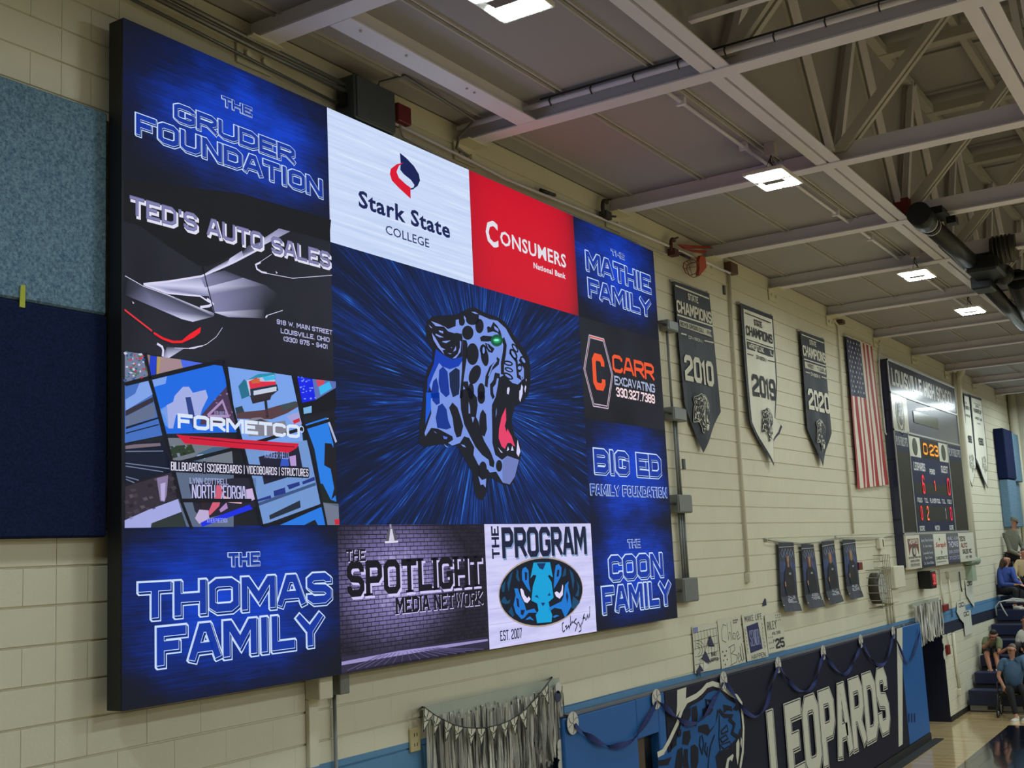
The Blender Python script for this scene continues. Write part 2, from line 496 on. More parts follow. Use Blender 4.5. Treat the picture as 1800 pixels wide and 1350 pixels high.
def seen(c):
    p = Vector(((c[0] + c[1]) / 2, 0, (c[2] + c[3]) / 2)) - CAM
    dz = p.dot(FW)
    if dz <= 0: return 0
    px = p.dot(RT) / dz * FOC + 900; py = p.dot(DN) / dz * FOC + 675
    if not (-20 < px < 1820 and -20 < py < 1370): return 0
    if c[2] < 2.0 and 8.9 < c[1] < 21.7: return 0
    return 1 / p.length
order = sorted(cells, key=lambda c: -seen(c))
protos = {}
rest = MB()
for i, c in enumerate(order):
    if i < 300 and seen(c) > 0:
        near = c[0] < 4.6; key = (round(c[1] - c[0], 3), round(c[3] - c[2], 3), near)
        if key not in protos:
            pm = block_mb(0, c[1] - c[0], 0, c[3] - c[2], near)
            o = pm.build('block', M_WALL, wall); protos[key] = o.data
        else:
            o = bpy.data.objects.new('block', protos[key]); link(o, wall)
        o.location = (c[0], 0, c[2])
    else:
        b_ = block_mb(*c, c[0] < 4.6); rest.mesh(b_.v, b_.f)
rest.build('far_blocks', M_WALL, wall, kind='stuff')

M_NAVYDOOR = mat('navy_door_paint', (18, 22, 44), .45)
M_JAMB = mat('door_frame_paint', (86, 96, 98), .5)
d = MB(); d.box((DX1 - .012, .0, 0.0), (DX1, .62, DZ)); d.build('reveal', M_NAVYDOOR, wall)
d = MB(); d.box((DX0, .0, 0.0), (DX0 + .03, .62, DZ)); d.box((DX0, .0, DZ - .04), (DX1, .62, DZ)); d.build('door_casing', M_JAMB, wall)
d = MB(); d.bbox((DX0 + .05, .55, .02), (DX1 - .05, .61, DZ - .05), .006); do_ = d.build('door_1', M_NAVYDOOR, kind='structure')
d = MB(); d.box((DX0 + .12, .535, .98), (DX0 + .18, .55, 1.12)); d.tube([(DX0 + .15, .55, 1.05), (DX0 + .15, .48, 1.05), (DX0 + .27, .48, 1.05)], .011); d.build('door_handle', mat('brushed_steel', (150, 150, 150), .35, 1.), do_)
d = MB(); d.bbox((7.25, -.045, .0), (9.35, .0, 1.93), .006); d2 = d.build('door_2', M_NAVYDOOR, kind='structure')
d = MB(); d.box((7.19, -.05, 0), (7.25, .0, 1.99)); d.box((9.35, -.05, 0), (9.41, .0, 1.99)); d.box((7.19, -.05, 1.93), (9.41, .0, 1.99)); d.build('door_frame', M_NAVYDOOR, d2)
d = MB(); d.tube([(8.2, -.06, 1.0), (8.2, -.11, 1.0), (8.32, -.11, 1.0)], .012); d.build('door_handle', MATS['brushed_steel'], d2)
M_BASE = mat('black_rubber', (22, 21, 21), .6)
d = MB(); d.box((DX1, -.012, 0), (25.15, 0, .10)); d.box((9.41, -.012, 0), (DX0, 0, .10)); d.box((XW0, -.012, 0), (7.19, 0, .10)); d.box((25.15, -.012, 0), (33.9, 0, .1)); d.build('baseboard_left', M_BASE, kind='structure')

# ------------------------------------------------------------------ structure: floor
def floor_mat():
    m, nt, N, L, b = nodes_of('court_maple')
    ge = N.new('ShaderNodeNewGeometry'); mp = N.new('ShaderNodeMapping'); mp.inputs['Rotation'].default_value = (0, 0, pi / 2)
    L.new(ge.outputs['Position'], mp.inputs[0])
    br = N.new('ShaderNodeTexBrick'); br.offset = .37; br.inputs['Scale'].default_value = 1
    br.inputs['Brick Width'].default_value = 1.1; br.inputs['Row Height'].default_value = .075; br.inputs['Mortar Size'].default_value = .0012
    br.inputs['Color1'].default_value = (*lin((220, 193, 145)), 1); br.inputs['Color2'].default_value = (*lin((202, 172, 120)), 1)
    br.inputs['Mortar'].default_value = (*lin((120, 92, 55)), 1)
    L.new(mp.outputs[0], br.inputs['Vector'])
    L.new(br.outputs['Color'], b.inputs['Base Color']); b.inputs['Roughness'].default_value = .16
    b.inputs['Coat Weight'].default_value = .5; b.inputs['Coat Roughness'].default_value = .05
    return m
d = MB(); d.box((-8, -26, -.1), (36, .7, 0)); fl = d.build('floor', floor_mat(), kind='structure')
M_NC = mat('navy_court_paint', (16, 20, 36), .12, coat=.6)
d = MB(); d.box((-8, -2.75, .0), (23.62, -1.06, .002)); d.box((21.9, -26, .0), (23.62, -2.75, .002)); d.build('painted_border', M_NC, fl)
d = MB(); d.box((21.82, -26, .0), (21.9, -2.75, .0024)); d.box((-8, -2.83, .0), (21.9, -2.75, .0024)); d.build('white_line', mat('white_court_paint', (214, 210, 200), .15, coat=.5), fl)

# ------------------------------------------------------------------ structure: other walls and roof
M_OFF = mat('hall_block_paint', (200, 196, 176), .7)
d = MB(); d.box((XW1, -26, 0), (XW1 + .2, .3, 9.5)); d.build('wall_far', M_OFF, kind='structure')
d = MB(); d.box((-8.2, -26, 0), (-8, .3, 9.5)); d.build('wall_back', M_OFF, kind='structure')
d = MB(); d.box((-8, -26.2, 0), (34, -26, 9.5)); d.build('wall_right', M_OFF, kind='structure')
d = MB(); d.box((-8, T0, 0), (XW0, .3, ZD)); d.build('wall_left_end', M_OFF, kind='structure')
M_DECK = mat('roof_deck_paint', (164, 161, 164), .75, var=.05, scale=1.2)  # grey deck, nudged to lavender in imitation of the screen's spill
M_STEEL = mat('white_steel_screen_tint', (228, 224, 234), .5, var=.05, scale=3)  # white steel; its lavender tint stands in for the screen's glow
M_DIM = mat('grey_steel_paint', (186, 182, 176), .55, var=.05, scale=3)
YG = -2.38                                # long girder between side aisle and hall
d = MB(); d.box((-8, -2.3, ZD + .01), (34, .3, ZD + .2)); ce = d.build('ceiling', M_DECK, kind='structure')
JX = [5.48, 8.0, 10.75, 13.3, 15.6, 18.2, 20.9, 23.6, 26.5, 29.4, 32.3]
JX = [-0.1, 2.7] + JX
seams = [0.0, -.25, -1.07, -1.89, -2.3]
for a, bb in zip([XW0] + JX, JX + [34]):
    for y1, y0 in zip(seams, seams[1:]):
        if bb < 3: continue
        m_ = MB(); m_.box((a + .004, y0 + .012, ZD - .005), (bb - .004, y1 - .012, ZD + .012)); m_.build('deck_panel', M_DECK, ce)
d = MB()
for y in seams[1:4]:
    d.box((XW0, y - .035, ZD - .022), (34, y - .020, ZD)); d.box((XW0, y + .020, ZD - .022), (34, y + .035, ZD))
d.build('seam_rib', M_DIM, ce)
ZR = 9.35
d = MB(); d.box((-8, -26, ZR), (34, -2.3, ZR + .2)); d.box((-8, -2.335, ZD - .0), (34, -2.305, ZR + .2))
for x in [k * 1.3 - 8 for k in range(33)]: d.box((x, -26, ZR - .03), (x + .05, -2.3, ZR))
d.build('ceiling_hall', M_DECK, kind='structure')
d = MB()
for k in range(16):
    y = -3.2 - k * 1.45; d.box((-8, y - .04, ZR - .14), (34, y + .04, ZR - .03))
d.build('trim_1', M_DIM, kind='structure')

# ------------------------------------------------------------------ roof steel
where = ['above the tall pad at the left edge', 'above the dark pad corner', 'meeting the wall over the screen\'s top left corner',
 'over the white college tile', 'meeting the wall over the right end of the red bank tile',
 'meeting the wall beside the wedged orange rim', 'meeting the wall between the 2019 and 2020 banners', 'meeting the wall just left of the flag',
 'meeting the wall over the top left corner of the scoreboard', 'meeting the wall over the middle of the scoreboard sign', 'meeting the wall over the right end of the scoreboard',
 'meeting the wall over the far white banners', 'meeting the wall nearest the far end wall']
JT = []
for i, x in enumerate(JX):
    t = thing('roof_truss', (x, -1, ZJ), 'pale steel cross truss ' + where[i], 'truss', 'cross trusses under the roof')
    JT.append(t)
    m_ = MB(); m_.box((x - .085, -26, ZJ), (x + .085, -.0, ZJ + .012)); m_.build('bottom_flange', M_STEEL, t)
    m_ = MB(); m_.box((x - .01, -2.30, ZJ + .012), (x + .01, -.0, ZD - .008)); m_.box((x - .01, -26, ZJ + .012), (x + .01, -2.31, ZJ + .2)); m_.build('web_plate', M_STEEL, t)
    if x < 3: continue
    m_ = MB(); m_.box((x - .08, -26, ZR - .26), (x + .08, -2.3, ZR - .14)); m_.build('top_chord', M_DIM, t)
    m_ = MB(); m_.box((x - .16, -.02, ZJ - .17), (x + .16, -.005, ZJ + .01)); m_.box((x - .15, -.16, ZJ - .012), (x + .15, -.0, ZJ))
    for sx in (-.08, .08): m_.tube([(x + sx, -.02, ZJ - .09), (x + sx, -.05, ZJ - .09)], .022, 6)
    m_.build('wall_bracket', M_WALL, t)
    y = YG
    k = 0
    while y > -14:
        for s in (-.05, .05):
            m_ = MB(); m_.slab([(x + s - .03, y - .02, ZJ + .1), (x + s - .03, y - .16, ZJ + .1), (x + s - .03, y - 2.03, ZR - .2), (x + s - .03, y - 1.89, ZR - .2)], (1, 0, 0), .06)
            m_.build('diagonal', M_DIM, t)
        m_ = MB(); m_.box((x - .05, y - 1.94, ZJ + .1), (x + .05, y - 1.84, ZR - .2)); m_.build('post', M_DIM, t)
        y -= 1.87; k += 1
def girder(y, xs, label, name='roof_girder'):
    t = thing(name, (16, y, ZJ), label, 'girder', 'long girders under the roof')
    for s in (-1, 1):
        m_ = MB(); a, bb = sorted((y + s * .012, y + s * .115)); m_.box((-2, a, ZJ + .013), (34, bb, ZJ + .025)); m_.box((-2, y + s * .016 - .004, ZJ + .025), (34, y + s * .016 + .004, ZJ + .13)); m_.build('bottom_angle', M_STEEL, t)
    for a, bb in zip(xs, xs[1:]):
        mid = (a + bb) / 2
        for x0, x1 in ((a, mid), (bb, mid)):
            sg = 1 if x1 > x0 else -1
            for s in (-1, 1):
                y0 = y + s * .045
                m_ = MB(); m_.slab([(x0 + sg * .05, y0 - .03, ZJ + .1), (x0 + sg * .15, y0 - .03, ZJ + .1), (x1 + sg * .04, y0 - .03, ZR - .2), (x1 - sg * .06, y0 - .03, ZR - .2)], (0, 1, 0), .06)
                m_.build('diagonal', M_STEEL if s < 0 else M_DIM, t)
    m_ = MB(); m_.box((-2, y - .06, ZR - .25), (34, y + .06, ZR - .15)); m_.build('top_chord', M_DIM, t)
    return t
girder(YG, JX[3:], 'double angle steel girder running along the edge of the low side ceiling')
girder(-4.25, JX[3:], 'second steel girder parallel to the wall, crossing the top right corner')
girder(-6.12, JX[4:], 'third steel girder, deeper in the hall behind the black winch')
# short brace in the first bay and a pipe beside the second truss
t = thing('beam_brace', (6.8, -.62, ZJ), 'short wide lavender tinted beam joining two trusses above the blue foundation tile', 'beam')
m_ = MB(); m_.box((5.57, -.80, ZJ), (7.91, -.62, ZJ + .012)); m_.build('flange', M_STEEL, t)
m_ = MB(); m_.box((5.57, -.72, ZJ + .012), (7.99, -.70, ZD)); m_.build('web', M_STEEL, t)
m_ = MB()
for x in (5.75, 6.25, 7.0, 7.1): m_.tube([(x, -.74, ZJ), (x, -.74, ZJ - .012)], .01, 6)
m_.build('bolt', M_DIM, t)
PX = 7.86
m_ = MB(); m_.tube([(PX, -.05, 7.2), (PX, -6, 7.2)], .024, 8); pc = m_.build('conduit_pipe', M_STEEL, loc=(PX, -1, 7.2), label='white conduit with black cable clipped along the truss right of the lavender brace', cat='conduit')
m_ = MB(); m_.tube([(PX - .03, -.9, 7.23), (PX - .03, -6, 7.23)], .008, 6)
for k in range(14): y = -.6 - k * .38; m_.tube([(PX, y, 7.165), (PX - .035, y, 7.2), (PX, y, 7.245)], .006, 5)
m_.build('cable', mat('black_cable', (24, 24, 26), .6), pc)
t = thing('strut_channel', (7.45, -3, 7.3), 'thin grey strut channel between trusses near the top edge', 'channel')
m_ = MB(); m_.box((7.42, -6.5, 7.30), (7.48, -2.4, 7.34)); m_.build('channel', M_STEEL, t)

# fixtures -----------------------------------------------------------
def led_mat():
    m, nt, N, L, b = nodes_of('led_glow')
    b.inputs['Emission Color'].default_value = (*LAMP_COL, 1); b.inputs['Emission Strength'].default_value = LAMP_E
    b.inputs['Base Color'].default_value = (.8, .8, .8, 1)
    return m
M_LED = led_mat(); M_FIX = mat('lamp_casting', (214, 212, 205), .45)
M_CABLE = MATS['black_cable']
fx = [(5.64, -1.95, 'cut by the top edge of the picture'), (10.2, -1.99, 'over the top right screen corner'), (15.33, -2.06, 'between the white banner and the flag'), (18.45, -2.1, 'farthest right, smallest of the lit ones'), (23.6, -2.0, 'beyond the black winch, over the far banners')]
for x, y, txt_ in fx[:4]:
    z = 6.9
    t = thing('led_light', (x, y, z), 'square glowing LED high bay light ' + txt_, 'light', 'LED high bay lights')
    hw = .27
    for s in (-1, 1):
        for q in (-1, 1):
            m_ = MB(); cx = x + s * .16; cy = y + q * .085
            m_.box((cx - .1, cy - .075, z), (cx + .1, cy + .075, z + .008)); m_.build('led_strip', M_LED, t)
    m_ = MB()
    m_.bbox((x - .30, y - .19, z + .008), (x + .30, y + .19, z + .045), .006)
    m_.build('housing', M_FIX, t)
    m_ = MB(); m_.bbox((x - .055, y - .1, z - .012), (x + .055, y + .1, z + .008), .005); m_.build('driver_box', mat('driver_grey', (120, 118, 112), .5), t)
    m_ = MB(); m_.box((x - .045, y - .05, ZD - .12), (x + .05, y + .05, ZD)); m_.build('hook_box', M_DIM, t)
    m_ = MB()
    for sx in (-.22, .22): m_.tube([(x + sx, y, z + .04), (x, y, ZD - .12)], .003, 5)
    m_.tube([(x + .1, y - .02, z + .04), (x + .13, y, z + .14), (x + .04, y + .03, z + .2), (x, y, ZD - .1)], .007, 5)
    m_.build('hanger_wire', M_CABLE, t)
# conduit that feeds the lights
m_ = MB(); m_.tube([(8.2, -1.80, ZD - .05), (20.5, -1.80, ZD - .05)], .018, 8)
for k in range(9): x = 8.6 + k * 1.4; m_.box((x - .02, -1.84, ZD - .08), (x + .02, -1.76, ZD - .0))
m_.build('ceiling_conduit', M_STEEL, loc=(12, -1.8, ZD), label='long white conduit under the low ceiling that feeds the LED lights', cat='conduit')
# red box on the girder
p = atz(1582, 365, 7.25); m_ = MB(); m_.bbox((p.x - .1, p.y - .12, 7.16), (p.x + .12, p.y + .04, 7.33), .006); rb = m_.build('alarm_box', mat('red_enamel', (120, 32, 26), .45), loc=(p.x, p.y, 7.2), label='small red box on top of the girder above the black winch tube', cat='box')
m_ = MB(); m_.tube([(p.x, p.y + .04, 7.25), (p.x, p.y + .14, 7.25)], .02, 6); m_.build('fitting', M_DIM, rb)

# folding backstop hoist ---------------------------------------------
M_BLK = mat('black_steel', (26, 29, 30), .42, .3, var=.15); M_DKG = mat('dark_grey_steel', (70, 70, 66), .45, .4)
t = thing('basketball_hoist', (15, -2.75, 7.0), 'black tube frame and winch of a folded basketball backstop under the girder', 'hoist')
a = Vector((12.95, -2.72, 6.99)); bb = Vector((16.3, -2.72, 6.99))
m_ = MB(); m_.tube([a, bb], .105, 16); m_.build('main_tube', M_BLK, t)
m_ = MB(); m_.tube([a + Vector((-.25, 0, .02)), a + Vector((.06, 0, .0))], .13, 16)
m_.tube([a + Vector((.22, 0, 0)), a + Vector((.25, 0, 0))], .112, 16); m_.build('end_collar', M_BLK, t)
m_ = MB(); m_.tube([a + Vector((.14, 0, 0)), a + Vector((.155, 0, 0))], .114, 16); m_.tube([a + Vector((.32, 0, 0)), a + Vector((.335, 0, 0))], .110, 16); m_.build('clamp_ring', M_STEEL, t)
m_ = MB(); m_.box((12.95, -2.92, 7.04), (13.35, -2.80, 7.12)); m_.box((13.2, -3.0, 6.97), (13.35, -2.90, 7.05)); m_.build('hanger_plate', M_BLK, t)
m_ = MB(); m_.tube([(15.6, -2.95, 7.12), (15.6, -3.25, 7.12)], .17, 18)
for k in range(5): y = -2.98 - .05 * k; m_.tube([(15.6, y, 7.12), (15.6, y - .02, 7.12)], .19, 18)
m_.build('winch_drum', M_DKG, t)
m_ = MB(); m_.bbox((15.3, -3.05, 6.83), (16.2, -2.65, 7.02), .03); m_.bbox((15.9, -2.85, 6.72), (16.3, -2.6, 6.9), .02); m_.ball((16.1, -2.98, 6.9), .14, 12, 8); m_.build('winch_motor', M_BLK, t)
m_ = MB(); m_.tube([(16.2, -2.9, 6.88), (16.2, -8.0, 6.88)], .06, 12); m_.build('cross_tube', M_BLK, t)
m_ = MB(); m_.tube([(16.4, -3.1, 6.87), (19.9, -2.75, 6.87)], .14, 14); m_.build('folded_arm', M_BLK, t)
m_ = MB(); m_.tube([(16.3, -2.72, 6.85), (20.0, -2.6, 6.84)], .10, 14); m_.build('folded_brace', M_BLK, t)
m_ = MB(); m_.tube([(14.2, -2.62, 6.98), (15.6, -2.62, 6.95)], .035, 8); m_.tube([(14.3, -2.60, 7.0), (16.4, -2.62, 6.93), (18.5, -2.9, 6.8)], .008, 6); m_.build('cable_stay', M_DKG, t)
m_ = MB(); m_.tube([(16.75, -2.5, 7.06), (16.8, -2.48, 6.93), (16.95, -2.48, 6.90), (17.0, -2.5, 7.04)], .012, 6); m_.build('hook_loop', M_BLK, t)
m_ = MB(); m_.box((17.9, -2.62, 6.98), (20.2, -2.5, 7.08)); m_.build('cover_plate', M_STEEL, t)

# ------------------------------------------------------------------ video screen
SX = [4.235, 6.008, 7.777, 9.546, 11.315]; SZ = [6.775, 5.787, 4.803, 3.817, 2.832]
SD = .20
M_CAB = mat('black_cabinet', (20, 21, 25), .5)
scr = thing('video_screen', (7.77, 0, 2.83), 'giant wall mounted LED video screen showing a grid of sponsor tiles around a roaring leopard', 'screen')
m_ = MB(); m_.bbox((SX[0], -SD + .004, SZ[4]), (SX[4], -.075, SZ[0]), .004); m_.build('cabinet', M_CAB, scr)
m_ = MB()
for x in (4.6, 6.0, 7.8, 9.5, 11.0): m_.box((x - .03, -.075, 2.9), (x + .03, 0, 6.7))
m_.build('mounting_rail', mat('galvanised_steel', (120, 122, 120), .4, .6), scr)

def screen_mat(name, fn):
    m, nt, N, L, b = nodes_of(name)
    b.inputs['Base Color'].default_value = (.01, .01, .012, 1); b.inputs['Roughness'].default_value = .75; b.inputs['Specular IOR Level'].default_value = .1
    tc = N.new('ShaderNodeNewGeometry'); sp = N.new('ShaderNodeSeparateXYZ'); L.new(tc.outputs['Position'], sp.inputs[0])
    class K: pass
    k = K()
    def sock(v, n, i):
        if isinstance(v, (int, float)): n.inputs[i].default_value = v
        else: L.new(v, n.inputs[i])
    def mt(op, *a, clamp=False):
        n = N.new('ShaderNodeMath'); n.operation = op; n.use_clamp = clamp
        for i, v in enumerate(a): sock(v, n, i)
        return n.outputs[0]
    def vec(x, y, z=0.):
        n = N.new('ShaderNodeCombineXYZ')
        for i, v in enumerate((x, y, z)): sock(v, n, i)
        return n.outputs[0]
    def noise(v, scale, det=4, rough=.6):
        n = N.new('ShaderNodeTexNoise'); n.inputs['Scale'].default_value = scale; n.inputs['Detail'].default_value = det; n.inputs['Roughness'].default_value = rough
        L.new(v, n.inputs['Vector']); return n.outputs['Fac']
    def ramp(f, stops):
        n = N.new('ShaderNodeValToRGB'); L.new(f, n.inputs[0]); e = n.color_ramp.elements
        while len(e) < len(stops): e.new(.5)
        for q, (p, c) in zip(e, stops): q.position = p; q.color = (*lin(c), 1)
        return n.outputs[0]
    def mixc(f, a, c):
        n = N.new('ShaderNodeMix'); n.data_type = 'RGBA'; sock(f, n, 0)
        for i, v in ((6, a), (7, c)):
            if isinstance(v, tuple): n.inputs[i].default_value = (*lin(v), 1)
            else: L.new(v, n.inputs[i])
        return n.outputs[2]
    k.X, k.Z, k.mt, k.vec, k.noise, k.ramp, k.mix, k.N, k.L = sp.outputs['X'], sp.outputs['Z'], mt, vec, noise, ramp, mixc, N, L
    out = fn(k)
    L.new(out, b.inputs['Emission Color']); b.inputs['Emission Strength'].default_value = 1.0
    return m

def blue_brush(cx, cz, rx, rz, top=(12, 66, 206)):
    def fn(k):
        n1 = k.noise(k.vec(k.mt('MULTIPLY', k.X, 1.6), k.mt('MULTIPLY', k.Z, 55.)), 1.6, 8, .75)
        n2 = k.noise(k.vec(k.mt('MULTIPLY', k.X, 1.2), k.mt('MULTIPLY', k.Z, 2.2)), 1.7, 3)
        dx = k.mt('DIVIDE', k.mt('SUBTRACT', k.X, cx), rx); dz = k.mt('DIVIDE', k.mt('SUBTRACT', k.Z, cz), rz)
        r = k.mt('ADD', k.mt('MULTIPLY', dx, dx), k.mt('MULTIPLY', dz, dz))
        f = k.mt('SUBTRACT', k.mt('ADD', k.mt('MULTIPLY', n1, .95), k.mt('MULTIPLY', n2, .75)), k.mt('MULTIPLY', r, .50), clamp=True)
        return k.ramp(f, [(0., (18, 21, 34)), (.28, (13, 24, 62)), (.55, (10, 38, 118)), (.95, top)])
    return fn

def burst(k):
    dx = k.mt('SUBTRACT', k.X, 7.80); dz = k.mt('SUBTRACT', k.Z, 4.82)
    a = k.mt('ARCTAN2', dz, dx); r = k.mt('SQRT', k.mt('ADD', k.mt('MULTIPLY', dx, dx), k.mt('MULTIPLY', dz, dz)))
    n1 = k.noise(k.vec(k.mt('MULTIPLY', a, 30.), k.mt('MULTIPLY', r, .5)), 1.6, 5, .75)
    n2 = k.noise(k.vec(k.mt('MULTIPLY', a, 2.6), 3.1), 1.3, 2)
    n3 = k.noise(k.vec(k.mt('MULTIPLY', a, 60.), k.mt('MULTIPLY', r, 1.5)), 1.3, 3)
    f = k.mt('MULTIPLY', k.mt('POWER', n1, 4.2), k.mt('ADD', k.mt('MULTIPLY', k.mt('POWER', n2, 2.), 12.0), .2))
    f = k.mt('ADD', f, k.mt('MULTIPLY', k.mt('POWER', n3, 7.), 9.))
    fall = k.mt('SUBTRACT', 1.25, k.mt('MULTIPLY', r, .42), clamp=False)
    f = k.mt('MULTIPLY', f, fall, clamp=True)
    return k.ramp(f, [(0., (12, 18, 38)), (.16, (12, 27, 64)), (.40, (13, 50, 132)), (.85, (52, 128, 228))])

def brick_bg(k):
    br = k.N.new('ShaderNodeTexBrick'); br.inputs['Scale'].default_value = 1; br.inputs['Brick Width'].default_value = .085; br.inputs['Row Height'].default_value = .030; br.inputs['Mortar Size'].default_value = .0032
    br.inputs['Color1'].default_value = (.9, .9, .9, 1); br.inputs['Color2'].default_value = (.6, .6, .6, 1); br.inputs['Mortar'].default_value = (.25, .25, .25, 1)
    k.L.new(k.vec(k.X, k.Z), br.inputs['Vector'])
    n1 = k.noise(k.vec(k.X, k.Z), 18, 5)
    dx = k.mt('DIVIDE', k.mt('SUBTRACT', k.X, 6.65), .85); dz = k.mt('DIVIDE', k.mt('SUBTRACT', k.Z, 3.42), .50)
    r = k.mt('ADD', k.mt('MULTIPLY', dx, dx), k.mt('MULTIPLY', dz, dz))
    spot = k.mt('SUBTRACT', 1.0, k.mt('MULTIPLY', r, .85), clamp=True)
    f = k.mt('MULTIPLY', k.mt('MULTIPLY', br.outputs['Fac'], -.55), 1.)
    f = k.mt('ADD', f, k.mt('ADD', k.mt('MULTIPLY', spot, .75), k.mt('MULTIPLY', n1, .36)))
    return k.ramp(f, [(.12, (24, 22, 32)), (.45, (62, 56, 84)), (.8, (120, 112, 165)), (1., (190, 180, 235))])
def white_bg(k):
    n1 = k.noise(k.vec(k.mt('MULTIPLY', k.X, .6), k.mt('MULTIPLY', k.Z, 24.)), 1.4, 3)
    return k.ramp(n1, [(.3, (188, 206, 240)), (.6, (205, 220, 248)), (.72, (224, 236, 254))])
def lav_bg(k):
    n1 = k.noise(k.vec(k.mt('MULTIPLY', k.X, .8), k.mt('MULTIPLY', k.Z, 9.)), 1.6, 5)
    return k.ramp(n1, [(.3, (186, 184, 232)), (.5, (204, 202, 244)), (.7, (216, 214, 250))])
def red_bg(k):
    dx = k.mt('DIVIDE', k.mt('SUBTRACT', k.X, 8.60), .95); dz = k.mt('DIVIDE', k.mt('SUBTRACT', k.Z, 6.28), .60)
    r = k.mt('ADD', k.mt('POWER', k.mt('ABSOLUTE', dx), 4.), k.mt('MULTIPLY', k.mt('POWER', k.mt('ABSOLUTE', dz), 4.), .5))
    return k.ramp(k.mt('MULTIPLY', r, .9, clamp=True), [(0., (206, 18, 42)), (.5, (184, 16, 40)), (1., (118, 22, 36))])
def dark_bg(k):
    n1 = k.noise(k.vec(k.X, k.Z), 1.2, 2)
    return k.ramp(n1, [(.3, (22, 23, 30)), (.7, (34, 36, 46))])
def auto_bg(k):
    n1 = k.noise(k.vec(k.X, k.Z), 1.2, 2)
    return k.ramp(n1, [(.3, (24, 25, 32)), (.7, (38, 39, 50))])

tiles = {}
def tile(c, r, name, fn, label, c2=None, r2=None):
    x0, x1 = SX[c], SX[c2 or c + 1]; z1, z0 = SZ[r], SZ[r2 or r + 1]
    m_ = MB(); m_.face([(x0, -SD, z0), (x1, -SD, z0), (x1, -SD, z1), (x0, -SD, z1)])
    o = m_.build('screen_tile', screen_mat(name, fn), scr, label=label)
    tiles[(c, r)] = o
    return o
M_ART = art_mat('led_art', True)
def art(): return Art(SD, .001)

# --- blue brushed tiles
def family(c, r, lines, label, cen):
    o = tile(c, r, 'blue_brush_%d%d' % (c, r), blue_brush(*cen), label)
    a = art()
    for txt_, tl, br, t in lines:
        a.neon(txt_, a.box_px(tl, br), t)
    a.build('lettering', M_ART, o)
family(0, 0, [('THE', (388, 167), (443, 208), .030), ('GRUDER', (303, 177), (519, 293), .054), ('FOUNDATION', (236, 196), (568, 352), .056)], 'blue tile with outlined foundation lettering', (5.2, 6.35, .85, .45))
family(3, 0, [('THE', (1073, 437), (1098, 458), .030), ('MATHIE', (1027, 438), (1145, 519), .058), ('FAMILY', (1031, 486), (1145, 560), .058)], 'blue tile in the top right corner', (10.4, 6.38, .95, .5))
family(3, 2, [('BIG ED', (1041, 786), (1164, 843), .058), ('FAMILY FOUNDATION', (1036, 850), (1173, 876), .026)], 'blue tile with two lines of family lettering', (10.4, 4.3, .9, .55))
family(3, 3, [('THE', (1102, 948), (1126, 963), .028), ('COON', (1067, 975), (1167, 1016), .056), ('FAMILY', (1055, 1030), (1181, 1065), .058)], 'blue tile in the bottom right corner', (10.4, 3.4, .9, .5))
family(0, 3, [('THE', (399, 971), (457, 995), .030), ('THOMAS', (239, 1022), (585, 1064), .066), ('FAMILY', (271, 1100), (570, 1138), .066)], 'blue tile in the bottom left corner', (5.1, 3.4, .9, .5))

# --- college tile
o = tile(1, 0, 'college_white', white_bg, 'white college tile')
a = art(); NV = (22, 32, 84)
a.txt('Stark State', a.box_px((629, 333), (791, 420)), NV, 2, off=.028)
a.txt('COLLEGE', a.box_px((677, 395), (754, 436)), NV, 2, off=.004)
def cr(ox, oy, s): return lambda pts: [(ox + x / s, oy + y / s) for x, y in pts]
f_ = cr(560, 0, 2.8125)
a.px(f_([(400, 756), (404, 806), (402, 840), (420, 862), (455, 890), (472, 915), (466, 935), (488, 920), (500, 893), (494, 862), (470, 822), (430, 780)]), NV, 2)
a.px(f_([(440, 935), (478, 925), (466, 937), (440, 940)]), NV, 2)
a.px(f_([(418, 805), (385, 812), (355, 835), (350, 860), (360, 893), (395, 930), (453, 983), (452, 928), (430, 912), (395, 880), (383, 850), (395, 820)]), (214, 20, 48), 3)
a.build('lettering', M_ART, o)
# --- bank tile
o = tile(2, 0, 'bank_red', red_bg, 'red bank tile')
a = art(); WH = (222, 222, 232)
a.txt('C', a.box_px((852, 383), (876, 438)), WH, 2, off=.03)
a.txt('ONSUMERS', a.box_px((878, 404), (995, 472)), WH, 2, off=.02)
a.txt('National Bank', a.box_px((937, 461), (994, 491)), WH, 2, off=.03)
a.build('lettering', M_ART, o)
# --- excavating tile
o = tile(3, 1, 'excavating_dark', dark_bg, 'dark excavating tile with orange lettering')
a = art(); OR = (232, 84, 44)
cc = a.uv(1052, 654); hx = lambda s, w: [(cc[0] + s * w * x, cc[1] + s * z) for x, z in ((-.5, 1), (.5, 1), (1., 0), (.5, -1), (-.5, -1), (-1., 0), (-.5, 1))]
a.line(hx(.335, .85), .034, (196, 176, 196), 1); a.line(hx(.335, .85), .012, (34, 30, 40), 2); a.line(hx(.335, .85)[:1] + hx(.335, .85)[1:2], .01, OR, 3)
a.stk('C', (cc[0] - .125, cc[1] - .18, cc[0] + .125, cc[1] + .18), .085, OR, 2)
a.stk('CARR', a.box_px((1075, 622), (1150, 670)), .055, OR, 2)
a.stk('EXCAVATING', a.box_px((1079, 660), (1151, 691)), .030, (166, 176, 206), 2, gap=.2)
a.stk('330.327.7389', a.box_px((1082, 680), (1151, 710)), .030, (240, 214, 220), 2, gap=.25)
a.build('lettering', M_ART, o)
